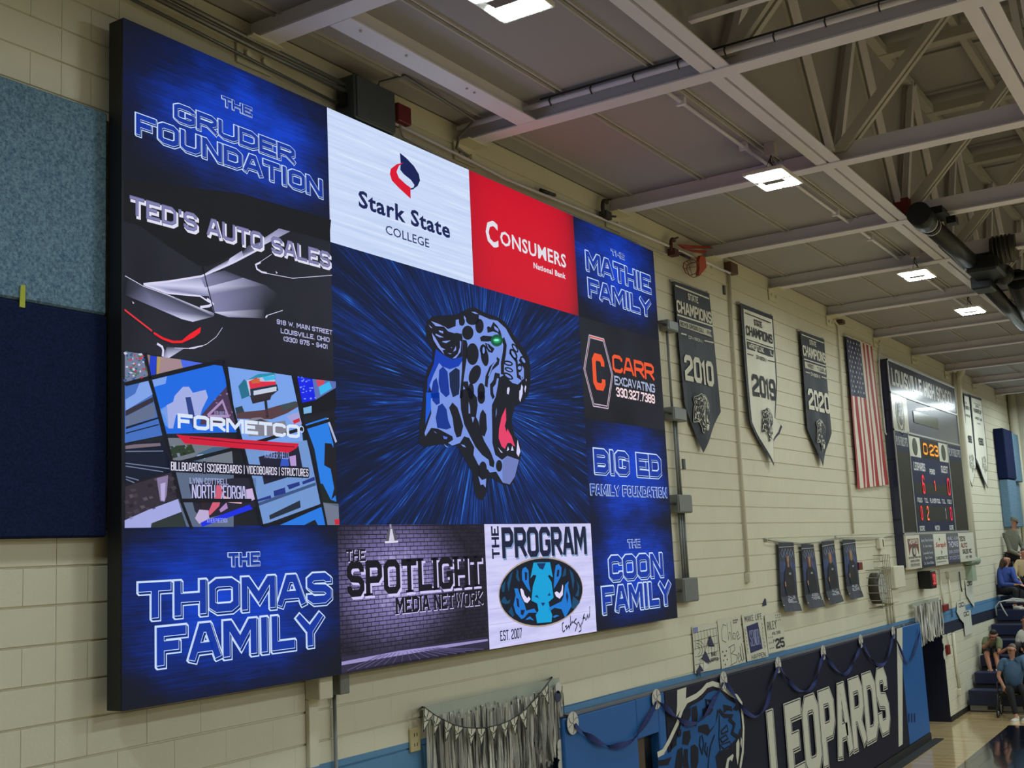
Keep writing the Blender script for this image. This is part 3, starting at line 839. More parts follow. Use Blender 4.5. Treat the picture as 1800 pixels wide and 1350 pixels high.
# --- auto sales tile
o = tile(0, 1, 'auto_dark', auto_bg, 'dark auto sales tile with a silver sports car')
a = art(); g = cr(210, 380, 4.615)
a.px(g([(35, 40), (170, 80), (420, 260), (640, 400), (720, 405), (900, 330), (1150, 190), (1380, 120), (1700, 190), (1715, 30), (1000, -180), (35, -300)]), (20, 20, 24), 1)
def shade(pts, cols, l): a.face([a.P3(*a.uv(*p), l) for p in g(pts)], cols)
S1, S2, S3, S4 = (206, 206, 238), (132, 132, 170), (64, 66, 84), (34, 36, 46)
shade([(190, 550), (650, 490), (690, 580), (420, 600)], [S1, S2, S1, S2], 2)
shade([(650, 490), (850, 440), (1000, 500), (690, 580)], [S2, S3, S3, S2], 2)
shade([(690, 580), (1000, 500), (1180, 560), (720, 640)], [S1, S2, S3, S2], 2)
shade([(720, 640), (1180, 560), (1290, 640), (1180, 760), (760, 780)], [S2, S3, S4, S4, S2], 2)
shade([(760, 780), (1180, 750), (1170, 830), (880, 820)], [S1, S4, S4, S2], 2)
shade([(190, 550), (420, 600), (690, 580), (730, 650), (560, 640), (380, 625)], [S1, S2, S1, S2, S1, S1], 3)
shade([(670, 480), (860, 400), (890, 350), (760, 420)], [S1, S1, S3, S3], 3)
shade([(860, 400), (930, 375), (1000, 330), (990, 280), (890, 345)], [S1, S1, S1, S2, S1], 3)
shade([(930, 375), (1120, 270), (1180, 200), (1040, 240), (990, 300)], [S1, S2, S2, S3, S3], 3)
shade([(1110, 265), (1380, 125), (1290, 100), (1150, 190)], [S1, S2, S2, S2], 3)
for wd_, pts in ((.012, [(190, 552), (400, 530), (660, 488), (800, 430), (930, 372), (1120, 272)]), (.010, [(190, 556), (380, 625), (560, 642), (650, 650), (710, 690), (760, 715)]), (.016, [(650, 740), (720, 730), (750, 712), (705, 670)]),
                 (.004, [(40, 485), (190, 570), (440, 660)]), (.012, [(1140, 375), (1100, 395), (1110, 430), (1150, 455), (1190, 462)]), (.004, [(1190, 465), (1400, 505), (1720, 480)]), (.003, [(1140, 370), (1230, 310)]),
                 (.010, [(1180, 825), (1195, 805)]), (.004, [(1195, 805), (1320, 765)]), (.014, [(300, 1035), (340, 1060), (350, 1090), (345, 1140)]), (.003, [(440, 1070), (600, 1075), (700, 1040), (780, 980), (830, 905)]), (.007, [(560, 1074), (670, 1052)])):
    a.line_px(g(pts), wd_, (214, 212, 240), 4)
a.line_px(g([(665, 400), (700, 540), (770, 810)]), .008, (10, 10, 16), 5)
shade([(60, 500), (180, 560), (400, 640), (640, 740), (770, 790), (760, 815), (590, 858), (500, 835), (300, 750), (40, 640)], [S4, S3, S2, S1, S2, S3, S1, S1, S2, S4], 3)
shade([(380, 1060), (520, 1075), (400, 1150), (350, 1145)], [S3, S2, S1, S2], 2)
a.px(g([(36, 752), (260, 925), (258, 940), (36, 768)]), (220, 50, 58), 4)
a.px(g([(275, 940), (350, 985), (430, 1012), (500, 1010), (560, 960), (655, 900), (650, 945), (600, 985), (500, 1030), (420, 1030), (340, 1000), (270, 955)]), (236, 28, 40), 4)
for x, y in ((105, 700), (1268, 455)): a.px(g([(x - 6, y - 10), (x + 12, y + 6), (x, y + 12)]), (200, 200, 215), 3)
bx = a.box_px((226, 343), (579, 472))
a.stk("TED'S AUTO SALES", (bx[0] + .012, bx[1] - .012, bx[2] + .012, bx[3] - .012), .038, (222, 222, 240), 5, grow=.004, gap=.5)
a.stk("TED'S AUTO SALES", bx, .038, (108, 108, 150), 6, gap=.5)
a.stk("TED'S AUTO SALES", bx, .038, (128, 128, 176), 7, grow=-.006, gap=.5)
for s_, tl, br in (('918 W. MAIN STREET', (485, 561), (583, 589)), ('LOUISVILLE, OHIO', (492, 577), (578, 602)), ('(330) 875 - 9401', (497, 591), (575, 614))):
    a.stk(s_, a.box_px(tl, br), .0125, (178, 180, 222), 5, gap=.5)
a.build('car_picture', M_ART, o)
# --- board maker tile
o = tile(0, 2, 'collage_dark', dark_bg, 'tile with a collage of billboard photographs')
a = art(); p1 = cr(210, 600, 7.5); p2 = cr(400, 620, 8.44); p3 = cr(210, 770, 7.94); p4 = cr(400, 770, 7.94)
rnd = random.Random(3)
def speck(pts, n, cols, size, l=3):
    xs = [p[0] for p in pts]; ys = [p[1] for p in pts]
    def inside(x, y):
        c = False; j = len(pts) - 1
        for i in range(len(pts)):
            if (pts[i][1] > y) != (pts[j][1] > y) and x < (pts[j][0] - pts[i][0]) * (y - pts[i][1]) / (pts[j][1] - pts[i][1]) + pts[i][0]: c = not c
            j = i
        return c
    k = 0
    while k < n:
        x = rnd.uniform(min(xs), max(xs)); y = rnd.uniform(min(ys), max(ys))
        if not inside(x, y): n -= .3; continue
        s1 = size * rnd.uniform(.5, 1.4); s2 = size * rnd.uniform(.4, 1.)
        a.px([(x - s1, y - s2 * .4), (x + s1 * .4, y - s2), (x + s1, y + s2 * .3), (x - s1 * .3, y + s2)], rnd.choice(cols), l); k += 1
RD, SK, SK2, CL = (206, 44, 60), (28, 110, 226), (96, 158, 236), (178, 186, 232)
P_ = p1([(65, 135), (300, 165), (365, 460), (65, 540)]); a.px(P_, (110, 120, 150), 2); speck(P_, 60, [(190, 50, 70), (40, 100, 110), (200, 200, 220), (50, 80, 140), (70, 110, 80)], 3)
a.px(p1([(330, 170), (400, 185), (380, 450), (360, 450)]), (140, 120, 110), 2); a.px(p1([(400, 190), (490, 200), (470, 440), (375, 455)]), (30, 62, 196), 2); a.px(p1([(490, 200), (800, 240), (830, 350), (480, 435)]), (160, 134, 140), 2)
a.px(p1([(490, 200), (540, 210), (510, 430), (480, 435)]), (176, 150, 90), 3); a.px(p1([(800, 240), (1095, 290), (830, 350)]), (72, 104, 226), 2)
P_ = p1([(400, 510), (1060, 320), (1200, 305), (1350, 325), (1420, 590), (1490, 860), (1540, 1200), (600, 1220), (560, 1100), (440, 680)]); a.px(P_, (28, 104, 224), 2)
a.px(p1([(720, 720), (830, 600), (910, 600), (960, 680), (1130, 640), (1160, 740), (1080, 900), (1060, 980), (740, 970), (700, 1150), (640, 1150), (600, 1000), (540, 930), (620, 840), (700, 800)]), (160, 172, 226), 3)
a.px(p1([(400, 510), (620, 460), (600, 560), (450, 600)]), (120, 160, 232), 3); a.px(p1([(520, 900), (620, 850), (640, 1150), (590, 1100)]), (88, 146, 232), 3)
a.px(p1([(860, 740), (930, 735), (980, 960), (970, 1190), (900, 960)]), (44, 62, 130), 4)
P_ = p1([(1410, 590), (1500, 960), (1560, 1100), (1050, 1100), (1080, 960), (1310, 700)]); a.px(P_, (72, 54, 84), 4); speck(P_, 30, [(120, 60, 70), (60, 50, 90), (150, 120, 160)], 2.2, 5)
a.line_px(p1([(1150, 980), (1345, 790), (1420, 990), (1150, 985)]), .016, (170, 140, 190), 6)
a.stk('ATLANTA', (a.uv(375, 733)[0], a.uv(375, 733)[1], a.uv(396, 733)[0], a.uv(375, 722)[1]), .010, (150, 150, 200), 6)
P_ = p1([(65, 580), (370, 505), (430, 720), (500, 1000), (560, 1240), (65, 1340)]); a.px(P_, (66, 110, 190), 2)
a.px(p1([(260, 545), (370, 510), (430, 700), (75, 915), (70, 770), (200, 690)]), (126, 160, 230), 3); a.px(p1([(70, 915), (430, 735), (440, 800), (70, 990)]), (52, 46, 58), 4)
a.px(p1([(75, 990), (440, 810), (480, 990), (75, 1130)]), (96, 110, 140), 3); a.px(p1([(75, 1130), (500, 1000), (510, 1020), (75, 1160)]), (24, 28, 44), 4); a.px(p1([(75, 1205), (510, 1090), (512, 1105), (75, 1222)]), (24, 30, 60), 4)
P_ = p3([(70, 110), (150, 90), (590, 40), (700, 330), (740, 460), (100, 620), (70, 600)]); a.px(P_, (18, 26, 46), 2); a.px(p3([(75, 110), (200, 90), (560, 70), (570, 110), (75, 155)]), (120, 104, 118), 3)
for pts in ([(75, 188), (600, 182)], [(75, 352), (700, 430)], [(75, 392), (600, 472)], [(80, 540), (260, 590)], [(80, 575), (200, 625)]): a.line_px(p3(pts), .006, (110, 120, 150), 4)
P_ = p3([(75, 680), (720, 480), (800, 850), (640, 900), (75, 1150)]); a.px(P_, (50, 44, 56), 2); speck(P_, 26, [(66, 58, 72), (38, 34, 44), (84, 76, 92)], 5)
a.px(p3([(510, 560), (670, 520), (650, 800), (620, 890), (560, 880), (540, 760)]), (132, 118, 158), 4); a.px(p3([(560, 640), (630, 620), (620, 880), (570, 870)]), (178, 168, 214), 5)
a.px(p3([(65, 1150), (400, 1000), (810, 850), (860, 1030), (440, 1190), (430, 1250), (65, 1255)]), (160, 166, 222), 3); a.px(p3([(440, 1190), (860, 1040), (920, 1240), (430, 1250)]), (44, 52, 52), 3)
# billboard photo right of centre
P_ = p2([(0, 210), (940, 340), (1020, 700), (1090, 1060), (1130, 1500), (230, 1400), (100, 900)]); a.px(P_, (118, 160, 232), 2)
a.px(p2([(440, 320), (690, 300), (730, 560), (320, 650), (260, 420)]), (30, 140, 170), 3); a.px(p2([(260, 420), (320, 640), (200, 690), (150, 500), (240, 390)]), (36, 110, 140), 4)
a.px(p2([(270, 410), (680, 330), (730, 550), (320, 640)]), (190, 190, 220), 4); a.px(p2([(300, 430), (420, 370), (480, 430), (700, 430), (710, 470), (560, 510), (330, 560)]), (216, 44, 70), 5); a.px(p2([(330, 410), (460, 380), (470, 450), (350, 460)]), (200, 100, 60), 6); a.px(p2([(500, 360), (690, 340), (690, 400), (540, 420)]), (60, 180, 230), 6)
a.px(p2([(320, 540), (720, 470), (740, 560), (330, 650)]), (22, 50, 70), 6)
for i in range(2): a.line_px(p2([(370, 585 + i * 34), (710, 520 + i * 34)]), .014, (196, 206, 226), 7)
a.px(p2([(320, 640), (740, 560), (640, 640), (620, 700), (360, 760)]), (46, 40, 48), 5); a.px(p2([(530, 700), (570, 690), (600, 960), (560, 970)]), (38, 38, 48), 5)
a.px(p2([(100, 820), (200, 790), (240, 880), (540, 850), (590, 830), (760, 780), (1020, 730), (1040, 800), (870, 900), (640, 990), (130, 980)]), (86, 60, 66), 5); a.px(p2([(760, 780), (1000, 720), (1030, 790), (800, 870)]), (60, 74, 78), 6)
a.px(p2([(100, 820), (200, 790), (230, 880), (120, 900)]), (40, 60, 70), 6)
a.px(p2([(270, 1010), (350, 970), (480, 960), (640, 1040), (840, 1010), (870, 1120), (860, 1240), (300, 1240)]), (128, 126, 140), 6); a.px(p2([(320, 1020), (480, 985), (580, 1030), (420, 1070)]), (50, 56, 74), 7); a.px(p2([(860, 940), (1040, 880), (1090, 1060), (960, 1080)]), (160, 160, 214), 6); a.px(p2([(950, 1010), (1050, 970), (1060, 1020), (970, 1060)]), (196, 40, 60), 7)
P_ = p2([(1025, 355), (1250, 390), (1300, 700), (1100, 745)]); a.px(P_, (18, 34, 226), 3); speck(P_, 22, [(70, 110, 246), (120, 150, 250)], 2.2, 4)
a.px(p2([(1250, 390), (1600, 430), (1600, 520), (1300, 700)]), (90, 110, 180), 3); a.px(p2([(1300, 400), (1430, 410), (1420, 470), (1330, 510)]), (200, 70, 90), 4); a.px(p2([(1340, 510), (1500, 430), (1540, 530), (1370, 630)]), (60, 180, 236), 4); a.px(p2([(1115, 820), (1240, 790), (1240, 890), (1125, 910)]), (120, 176, 224), 3)
P_ = p2([(1110, 950), (1600, 820), (1600, 480), (1300, 700), (1100, 750)]); a.px(P_, (18, 20, 28), 2)
# right column photograph
P_ = [(536, 746), (573, 734), (585, 780), (588, 860), (594, 918), (583, 921), (566, 870), (552, 790)]
a.px(P_, (38, 124, 226), 3); a.px(p4([(1350, 70), (1440, 80), (1500, 200), (1520, 500), (1500, 800), (1440, 860), (1480, 700), (1430, 430), (1340, 380)]), (28, 26, 34), 4)
a.px(p4([(1250, 630), (1320, 640), (1430, 860), (1540, 900), (1540, 960), (1320, 900)]), (26, 36, 34), 4); a.px(p4([(1320, 900), (1540, 920), (1550, 1215), (1380, 1215)]), (110, 118, 140), 4); a.px(p4([(1480, 1140), (1550, 1130), (1550, 1210), (1490, 1210)]), (196, 40, 56), 5)
a.line_px(p2([(1470, 975), (1600, 1330)]), .020, (170, 180, 216), 5)
# lower middle stadium photographs
P_ = p4([(230, 140), (1110, 30), (1150, 250), (1290, 920), (470, 1220), (400, 900)]); a.px(P_, (112, 148, 206), 3)
a.px(p4([(425, 265), (980, 110), (1050, 480), (500, 650)]), (30, 30, 52), 4); a.px(p4([(740, 290), (830, 270), (850, 390), (720, 410)]), (50, 84, 190), 5); a.px(p4([(850, 260), (940, 240), (950, 390), (870, 390)]), (180, 150, 210), 5)
a.stk('KROGER FIELD', (a.uv(464, 806)[0], a.uv(480, 806)[1], a.uv(506, 806)[0], a.uv(480, 793)[1]), .012, (140, 160, 220), 5)
for q in ([(630, 740), (790, 690), (800, 770), (640, 820)], [(820, 660), (990, 610), (1000, 660), (850, 720)], [(1030, 610), (1200, 540), (1210, 590), (1040, 650)], [(400, 860), (590, 800), (600, 840), (410, 890)]): a.px(p4(q), (34, 52, 130), 5)
a.px(p4([(570, 1080), (1000, 870), (1010, 970), (580, 1140)]), (34, 44, 60), 5); a.line_px(p4([(410, 930), (1220, 640)]), .02, (60, 84, 130), 5); a.px(p4([(720, 1215), (1300, 960), (1360, 1215)]), (38, 120, 224), 4); a.px(p4([(1060, 1215), (1210, 1140), (1250, 1215)]), (26, 28, 36), 5)
P_ = p3([(640, 0), (810, 0), (1560, 130), (1588, 450), (760, 480), (700, 300)]); a.px(P_, (110, 118, 130), 2); P_ = p3([(650, 120), (1000, 90), (1050, 200), (720, 290)]); a.px(P_, (44, 60, 44), 3); speck(P_, 14, [(70, 90, 60), (30, 40, 34), (120, 130, 150)], 3, 4)
a.px(p3([(1000, 300), (1100, 210), (1300, 130), (1560, 130), (1580, 170), (1180, 290), (1030, 340)]), (64, 96, 130), 4); a.line_px(p3([(1040, 300), (1090, 250), (1150, 240), (1180, 290)]), .014, (150, 180, 200), 5)
P_ = p3([(760, 480), (1588, 440), (1588, 1240), (930, 1240), (850, 1000)]); a.px(P_, (90, 104, 130), 2)
a.px(p3([(960, 640), (1588, 560), (1900, 560), (1900, 960), (1130, 1140), (1040, 1010)]), (36, 34, 50), 3)
a.stk('LYNN COTTRELL', (a.uv(332, 851)[0], a.uv(350, 851)[1], a.uv(400, 851)[0], a.uv(350, 840)[1]), .014, (150, 160, 204), 5)
a.stk('NORTH GEORGIA', (a.uv(336, 876)[0], a.uv(350, 876)[1], a.uv(431, 876)[0], a.uv(350, 852)[1]), .026, (188, 188, 236), 5)
for q, c0 in (([(1040, 1120), (1100, 1000), (1230, 1010), (1240, 1120), (1100, 1200)], (186, 170, 210)), ([(1130, 860), (1190, 850), (1210, 960), (1130, 1000)], (46, 34, 40)), ([(1220, 1050), (1330, 800), (1340, 660), (1400, 660), (1420, 760), (1380, 950), (1250, 1080)], (206, 92, 118)), ([(1380, 1000), (1480, 900), (1500, 980), (1400, 1040)], (170, 130, 190)), ([(1430, 800), (1600, 870), (1700, 880), (1690, 920), (1500, 900)], (216, 170, 190)), ([(1750, 720), (1850, 700), (1890, 850), (1800, 890), (1760, 850)], (196, 176, 220)), ([(1120, 1180), (1800, 930), (1850, 990), (1140, 1240)], (24, 46, 226))): a.px(p3(q), c0, 6)
a.stk('ATHEN PHEGENCIA', (a.uv(362, 919)[0], a.uv(380, 919)[1], a.uv(398, 919)[0], a.uv(380, 911)[1]), .010, (150, 160, 236), 7)
# dark grid lines of the collage
for pts in ([(218, 676), (392, 634)], [(253, 620), (262, 666), (290, 770), (316, 880), (335, 930)], [(392, 634), (400, 690), (413, 740), (425, 785), (444, 860), (459, 925)], [(513, 660), (531, 740), (553, 830), (572, 925)], [(300, 817), (425, 785), (535, 752), (590, 735)], [(316, 880), (440, 880)], [(459, 925), (500, 915), (563, 888)]): a.line_px(pts, .022, (20, 22, 30), 8)
a.px([(307, 764), (322, 766), (523, 780), (519, 788), (505, 796), (322, 780)], (206, 26, 58), 10); a.line_px([(330, 770), (420, 779), (515, 786)], .006, (120, 14, 40), 11)
a.stk('FORMETCO', a.box_px((309, 727), (524, 771)), .08, (216, 228, 246), 12, lim=(.25, .34), gap=.3)
a.ring(*a.uv(527, 755), .02, .02, .006, (200, 220, 246), 12)
for g_, l_, c0 in ((.010, 12, (20, 22, 40)), (0, 13, (226, 222, 244))): a.stk('BILLBOARDS | SCOREBOARDS | VIDEOBOARDS | STRUCTURES', a.box_px((297, 812), (539, 838)), .0125, c0, l_, grow=g_, gap=.55)
a.build('collage_picture', M_ART, o)
# --- media tile
o = tile(1, 3, 'media_brick', brick_bg, 'grey brick media tile with a hanging lamp')
a = art(); q = cr(560, 870, 2.8125)
a.px(q([(112, 800), (835, 700), (835, 758), (400, 825), (112, 880)]), (46, 42, 66), 1)
a.px(q([(112, 825), (400, 770), (835, 712), (835, 722), (420, 790), (112, 842)]), (150, 142, 196), 2)
for i in range(16): x0 = 140 + i * 45; a.line_px(q([(420 + (x0 - 420) * .4, 782 - (x0 - 300) * .05), (x0, 872 - (x0 - 112) * .155)]), .006, (84, 76, 116), 2)
a.line_px(q([(352, 145), (355, 165)]), .02, (150, 145, 170), 3); a.px(q([(345, 165), (365, 163), (382, 205), (390, 232), (325, 236), (334, 205)]), (90, 86, 96), 3); a.px(q([(352, 168), (360, 168), (372, 225), (345, 228)]), (206, 204, 226), 4); a.line_px(q([(325, 234), (390, 230)]), .014, (220, 216, 240), 4)
for s_, tl, br, t in (('THE', (607, 966), (642, 986), .030), ('SPOTLIGHT', (608, 988), (848, 1030), .074), ('MEDIA NETWORK', (694, 1051), (848, 1063), .026)):
    b_ = a.box_px(tl, br); dd = t * .25
    a.stk(s_, (b_[0] + dd, b_[1] - dd, b_[2] + dd, b_[3] - dd), t, (206, 198, 244), 3, serif=1.1); a.stk(s_, b_, t, (18, 16, 28), 4, serif=1.0)
a.build('lettering', M_ART, o)
# --- program tile
o = tile(2, 3, 'program_lavender', lav_bg, 'pale tile with an oval of fierce blue eyes')
a = art(); DK = (24, 30, 58)
b_ = a.box_px((880, 927), (1031, 974))
a.stk('PROGRAM', (b_[0] + .015, b_[1] - .015, b_[2] + .015, b_[3] - .015), .062, (120, 150, 190), 2, gap=.3); a.stk('PROGRAM', b_, .062, DK, 3, gap=.3)
b_ = a.box_px((862, 925), (878, 982))
gl_, gt_ = glyph_lines('THE', 0, 0, b_[3] - b_[1], b_[2] - b_[0], .028)
for pl in gl_:
    for q_ in ribbon([(b_[2] - v, b_[1] + u) for u, v in pl], gt_, 0): a.poly([(p.x, p.y) for p in q_], DK, 3)
e0, e1 = a.uv(877, 1050), a.uv(1023, 1034); t0, t1 = a.uv(945, 982), a.uv(948, 1100)
ex, ez, erx, erz = (e0[0] + e1[0]) / 2, (t0[1] + t1[1]) / 2, (e1[0] - e0[0]) / 2, (t0[1] - t1[1]) / 2
a.ell(ex, ez, erx + .012, erz + .014, (176, 160, 150), 2, 40); a.ell(ex, ez, erx, erz, (18, 24, 40), 3, 40)
h = cr(850, 960, 7.94); CY, C2, C3 = (14, 158, 214), (24, 118, 206), (20, 72, 110)
a.px(h([(690, 230), (920, 225), (960, 440), (910, 400), (890, 420), (940, 500), (970, 720), (900, 780), (920, 880), (950, 960), (940, 1060), (740, 1075), (720, 960), (760, 900), (740, 800), (660, 760), (680, 560), (730, 410), (690, 400), (645, 450)]), CY, 4)
a.px(h([(730, 240), (860, 235), (820, 330), (770, 310)]), (16, 50, 100), 5); a.px(h([(790, 790), (850, 790), (820, 840)]), (14, 40, 110), 5); a.px(h([(700, 700), (740, 680), (765, 730)]), (14, 60, 130), 5); a.px(h([(880, 690), (910, 650), (930, 690)]), (14, 60, 130), 5)
for q_, c0 in (([(540, 310), (580, 290), (620, 340), (625, 520), (650, 640), (600, 590), (530, 470), (525, 360)], C2), ([(565, 360), (600, 370), (595, 470), (570, 480)], (18, 24, 46)), ([(1000, 270), (1040, 250), (1080, 300), (1075, 410), (1020, 520), (970, 600), (980, 400)], C2), ([(1020, 330), (1050, 330), (1040, 420), (1010, 430)], (18, 24, 46)),
               ([(455, 320), (480, 350), (480, 420), (500, 470), (480, 500), (445, 440)], C3), ([(1130, 290), (1145, 340), (1140, 410), (1090, 430), (1110, 350)], C3), ([(420, 590), (470, 590), (500, 680), (560, 800), (590, 900), (700, 870), (740, 930), (620, 930), (560, 1000), (520, 1020), (440, 930), (410, 820), (440, 680)], C2),
               ([(1180, 490), (1170, 560), (1200, 680), (1220, 840), (1130, 1000), (1080, 880), (980, 860), (900, 920), (900, 860), (980, 820), (1080, 770), (1110, 700), (1130, 540)], C2), ([(445, 720), (480, 740), (490, 860), (460, 840)], (16, 30, 70)), ([(510, 890), (570, 890), (540, 970), (510, 950)], (16, 30, 70)), ([(1150, 620), (1175, 700), (1160, 800), (1140, 700)], (16, 30, 70)),
               ([(400, 350), (340, 640), (320, 520), (360, 400)], C3), ([(290, 700), (320, 770), (370, 740), (350, 800), (290, 810), (230, 780), (260, 720)], C3), ([(300, 480), (280, 640), (250, 640), (240, 560)], C3), ([(1190, 320), (1240, 380), (1260, 480), (1240, 620), (1220, 480)], C3), ([(1290, 480), (1330, 560), (1320, 700), (1270, 700), (1310, 600)], C3), ([(1240, 700), (1340, 780), (1260, 880), (1220, 860)], C3), ([(340, 920), (380, 840), (420, 960), (400, 990)], C3),
               ([(590, 1010), (640, 980), (700, 1040), (640, 1020), (580, 1030)], C2), ([(950, 990), (1000, 960), (1050, 970), (980, 1000)], C2)): a.px(h(q_), c0, 4 if c0 != (16, 30, 70) and c0 != (18, 24, 46) else 5)
for q_ in ([(500, 600), (520, 590), (545, 620), (560, 680), (600, 730), (620, 700), (645, 740), (600, 795), (560, 780), (520, 700)], [(1090, 530), (1100, 560), (1095, 680), (1050, 735), (1000, 700), (980, 650), (1010, 630), (1050, 660), (1075, 620)]): a.px(h(q_), (222, 214, 248), 6)
a.stk('EST. 2007', a.box_px((878, 1109), (917, 1121)), .018, DK, 3)
for pts in ([(1110, 1060), (1090, 1090), (1095, 1180), (1110, 1200), (1130, 1170)], [(1130, 1130), (1150, 1110), (1150, 1160), (1180, 1110), (1185, 1150), (1205, 1090), (1205, 970)], [(1205, 1110), (1230, 1050), (1240, 1080)], [(1290, 1010), (1250, 1060), (1300, 1100), (1270, 1190)], [(1300, 1080), (1320, 1060), (1340, 1130), (1360, 1070), (1350, 1180), (1320, 1200)], [(1370, 1090), (1400, 940), (1380, 1010), (1410, 1000), (1420, 1040)], [(1430, 1030), (1440, 960), (1450, 1010), (1475, 930), (1470, 1000), (1475, 840)]): a.line_px(h(pts), .012, (14, 18, 36), 4)
for z in (3.02, 3.14, 3.33, 3.55, 3.64): a.rect(7.79, z, 7.79 + 1.72, z + .004, (176, 176, 226), 1)
a.build('eyes_emblem', M_ART, o)
# --- centre: roaring leopard
LEO0 = None
o = tile(1, 1, 'starburst', burst, 'dark blue starburst with the roaring leopard head', c2=3, r2=3)
a = art(); u = cr(720, 520, 7.5); v = cr(720, 690, 6.75)
BK, LB, B1 = (24, 25, 36), (118, 146, 224), (10, 58, 176)
a.px(u([(230, 330), (300, 270), (600, 250), (760, 170), (850, 150), (1000, 230), (1130, 270), (1250, 340), (1400, 560), (1560, 790), (1590, 930), (1590, 1160), (1550, 1290)]) + v([(1370, 20), (1330, 120), (1250, 160), (1200, 320), (1230, 490), (1300, 600), (1315, 760), (1290, 860), (1230, 1060), (1180, 1110), (1090, 1090), (940, 1000), (910, 1180), (870, 1280), (810, 1270), (760, 1180), (740, 960), (640, 780), (560, 640), (440, 620), (330, 620), (180, 650), (105, 610), (110, 400), (150, 100)]) + u([(180, 1200), (220, 980), (300, 850), (290, 720), (215, 560), (200, 420)]), BK, 2)
a.px(u([(340, 700), (440, 780), (560, 840), (690, 800), (690, 900), (600, 960), (500, 990), (390, 930), (300, 1100), (220, 1300), (230, 1100), (310, 900)]), B1, 3)
a.px(v([(190, 0), (250, 0), (250, 200), (180, 380), (190, 120)]), (20, 88, 214), 3)
a.px(u([(690, 560), (680, 500), (600, 500), (500, 470), (430, 390), (500, 440), (600, 400), (600, 320), (640, 310), (650, 390), (700, 380), (710, 260), (760, 330), (860, 370), (900, 300), (910, 250), (1050, 310), (1150, 330), (1260, 430), (1330, 560), (1480, 790), (1430, 850), (1500, 960), (1500, 1090), (1420, 1170), (1350, 1150), (1230, 1050), (1170, 1080), (1130, 1350)]) + v([(1010, 60), (970, 150), (975, 600), (1010, 740), (1090, 800), (1150, 750), (1290, 800), (1240, 1000), (1180, 1090), (1100, 1070), (1020, 940), (950, 950), (880, 900), (810, 860), (750, 740), (760, 650), (700, 540), (640, 520), (590, 600), (500, 630), (450, 600), (510, 560), (500, 520), (330, 430), (250, 420), (180, 520), (170, 480), (250, 250), (245, 100), (255, 0)]) + u([(255, 1180), (300, 1060), (380, 885), (420, 930), (520, 970), (640, 930), (685, 860)]), LB, 4)
a.px(v([(1100, 800), (1150, 750), (1290, 800), (1240, 1000), (1180, 1090), (1100, 1070), (1090, 950)]), (108, 124, 186), 5)
def el(m, cx, cy, rx, ry, col, l=5, rot=0.):
    pts = []
    for i in range(18):
        t = 2 * pi * i / 18; x = rx * cos(t); y = ry * sin(t)
        pts.append((cx + x * cos(rot) - y * sin(rot), cy + x * sin(rot) + y * cos(rot)))
    a.px(m(pts), col, l)
for q_ in ((680, 340, 40, 58), (820, 315, 88, 72), (912, 400, 56, 96), (757, 488, 76, 94), (820, 770, 82, 145), (850, 1040, 72, 132, .35), (980, 800, 50, 130, -.15), (935, 1260, 50, 110), (800, 1260, 40, 110), (610, 560, 80, 70)): el(u, *q_[:4], BK, 5, q_[4] if len(q_) > 4 else 0)
a.px(u([(690, 580), (740, 590), (755, 640), (750, 780), (700, 1130), (760, 1130), (770, 1200), (750, 1260), (700, 1190), (690, 1350), (650, 1350), (680, 1000)]), BK, 5)
a.px(u([(918, 550), (960, 525), (1080, 535), (1120, 600), (1000, 605), (930, 600)]), BK, 5)
a.px(u([(1095, 345), (1150, 400), (1190, 470), (1215, 580), (1150, 490), (1090, 470), (1020, 490), (1010, 420), (1030, 400), (1060, 420)]), BK, 5); a.px(u([(1100, 395), (1160, 440), (1160, 480), (1110, 440)]), LB, 6)
a.px(u([(985, 620), (1040, 640), (1110, 700), (1080, 755), (1030, 740), (1000, 690)]), BK, 5); a.line_px(u([(1040, 600), (1060, 650), (1110, 680)]), .016, LB, 6); a.line_px(u([(1010, 640), (1030, 690), (1060, 720)]), .01, LB, 6)
el(u, 1137, 590, 80, 80, (16, 84, 58), 7); el(u, 1135, 590, 52, 38, (30, 150, 104), 8); el(u, 1130, 586, 34, 14, (150, 250, 210), 9)
el(u, 960, 710, 44, 70, BK, 5); el(u, 965, 720, 16, 46, LB, 6)
a.line_px(u([(1160, 820), (1150, 880), (1060, 960), (1010, 1080), (1000, 1200)]), .044, BK, 5); a.line_px(u([(1140, 850), (1080, 930), (1030, 1060)]), .014, LB, 6)
a.line_px(u([(1220, 560), (1250, 650), (1240, 760), (1215, 900), (1215, 1040)]), .05, BK, 5)
a.line_px(u([(1180, 1060), (1130, 1050), (1110, 1140), (1070, 1190), (1075, 1290), (1100, 1350)]), .044, BK, 5)
for q_ in ((1290, 890, 65, 34, .25), (1300, 975, 60, 30, .35), (1290, 1060, 75, 36, .55), (1360, 770, 80, 42, 1.05), (1490, 850, 60, 38, 1.0), (1380, 690, 70, 30, 1.0), (1440, 950, 35, 60, .1)):
    el(u, *q_[:4], BK, 5, q_[4]); el(u, q_[0], q_[1] + 2, q_[2] * .66, q_[3] * .42, LB, 6, q_[4])
a.line_px(u([(1310, 740), (1400, 860), (1420, 1060), (1480, 1100)]), .036, BK, 5)
a.line_px(u([(1455, 1060), (1470, 1110)]), .014, LB, 7)
a.px(u([(1170, 1090), (1250, 1050), (1340, 1150), (1430, 1185), (1530, 1090), (1570, 1100), (1560, 1300)]) + v([(1330, 120), (1240, 170), (1200, 320), (1230, 490), (1320, 640), (1290, 800), (1150, 750), (1090, 800), (1010, 730), (975, 600), (965, 200), (1010, 60)]), BK, 6)
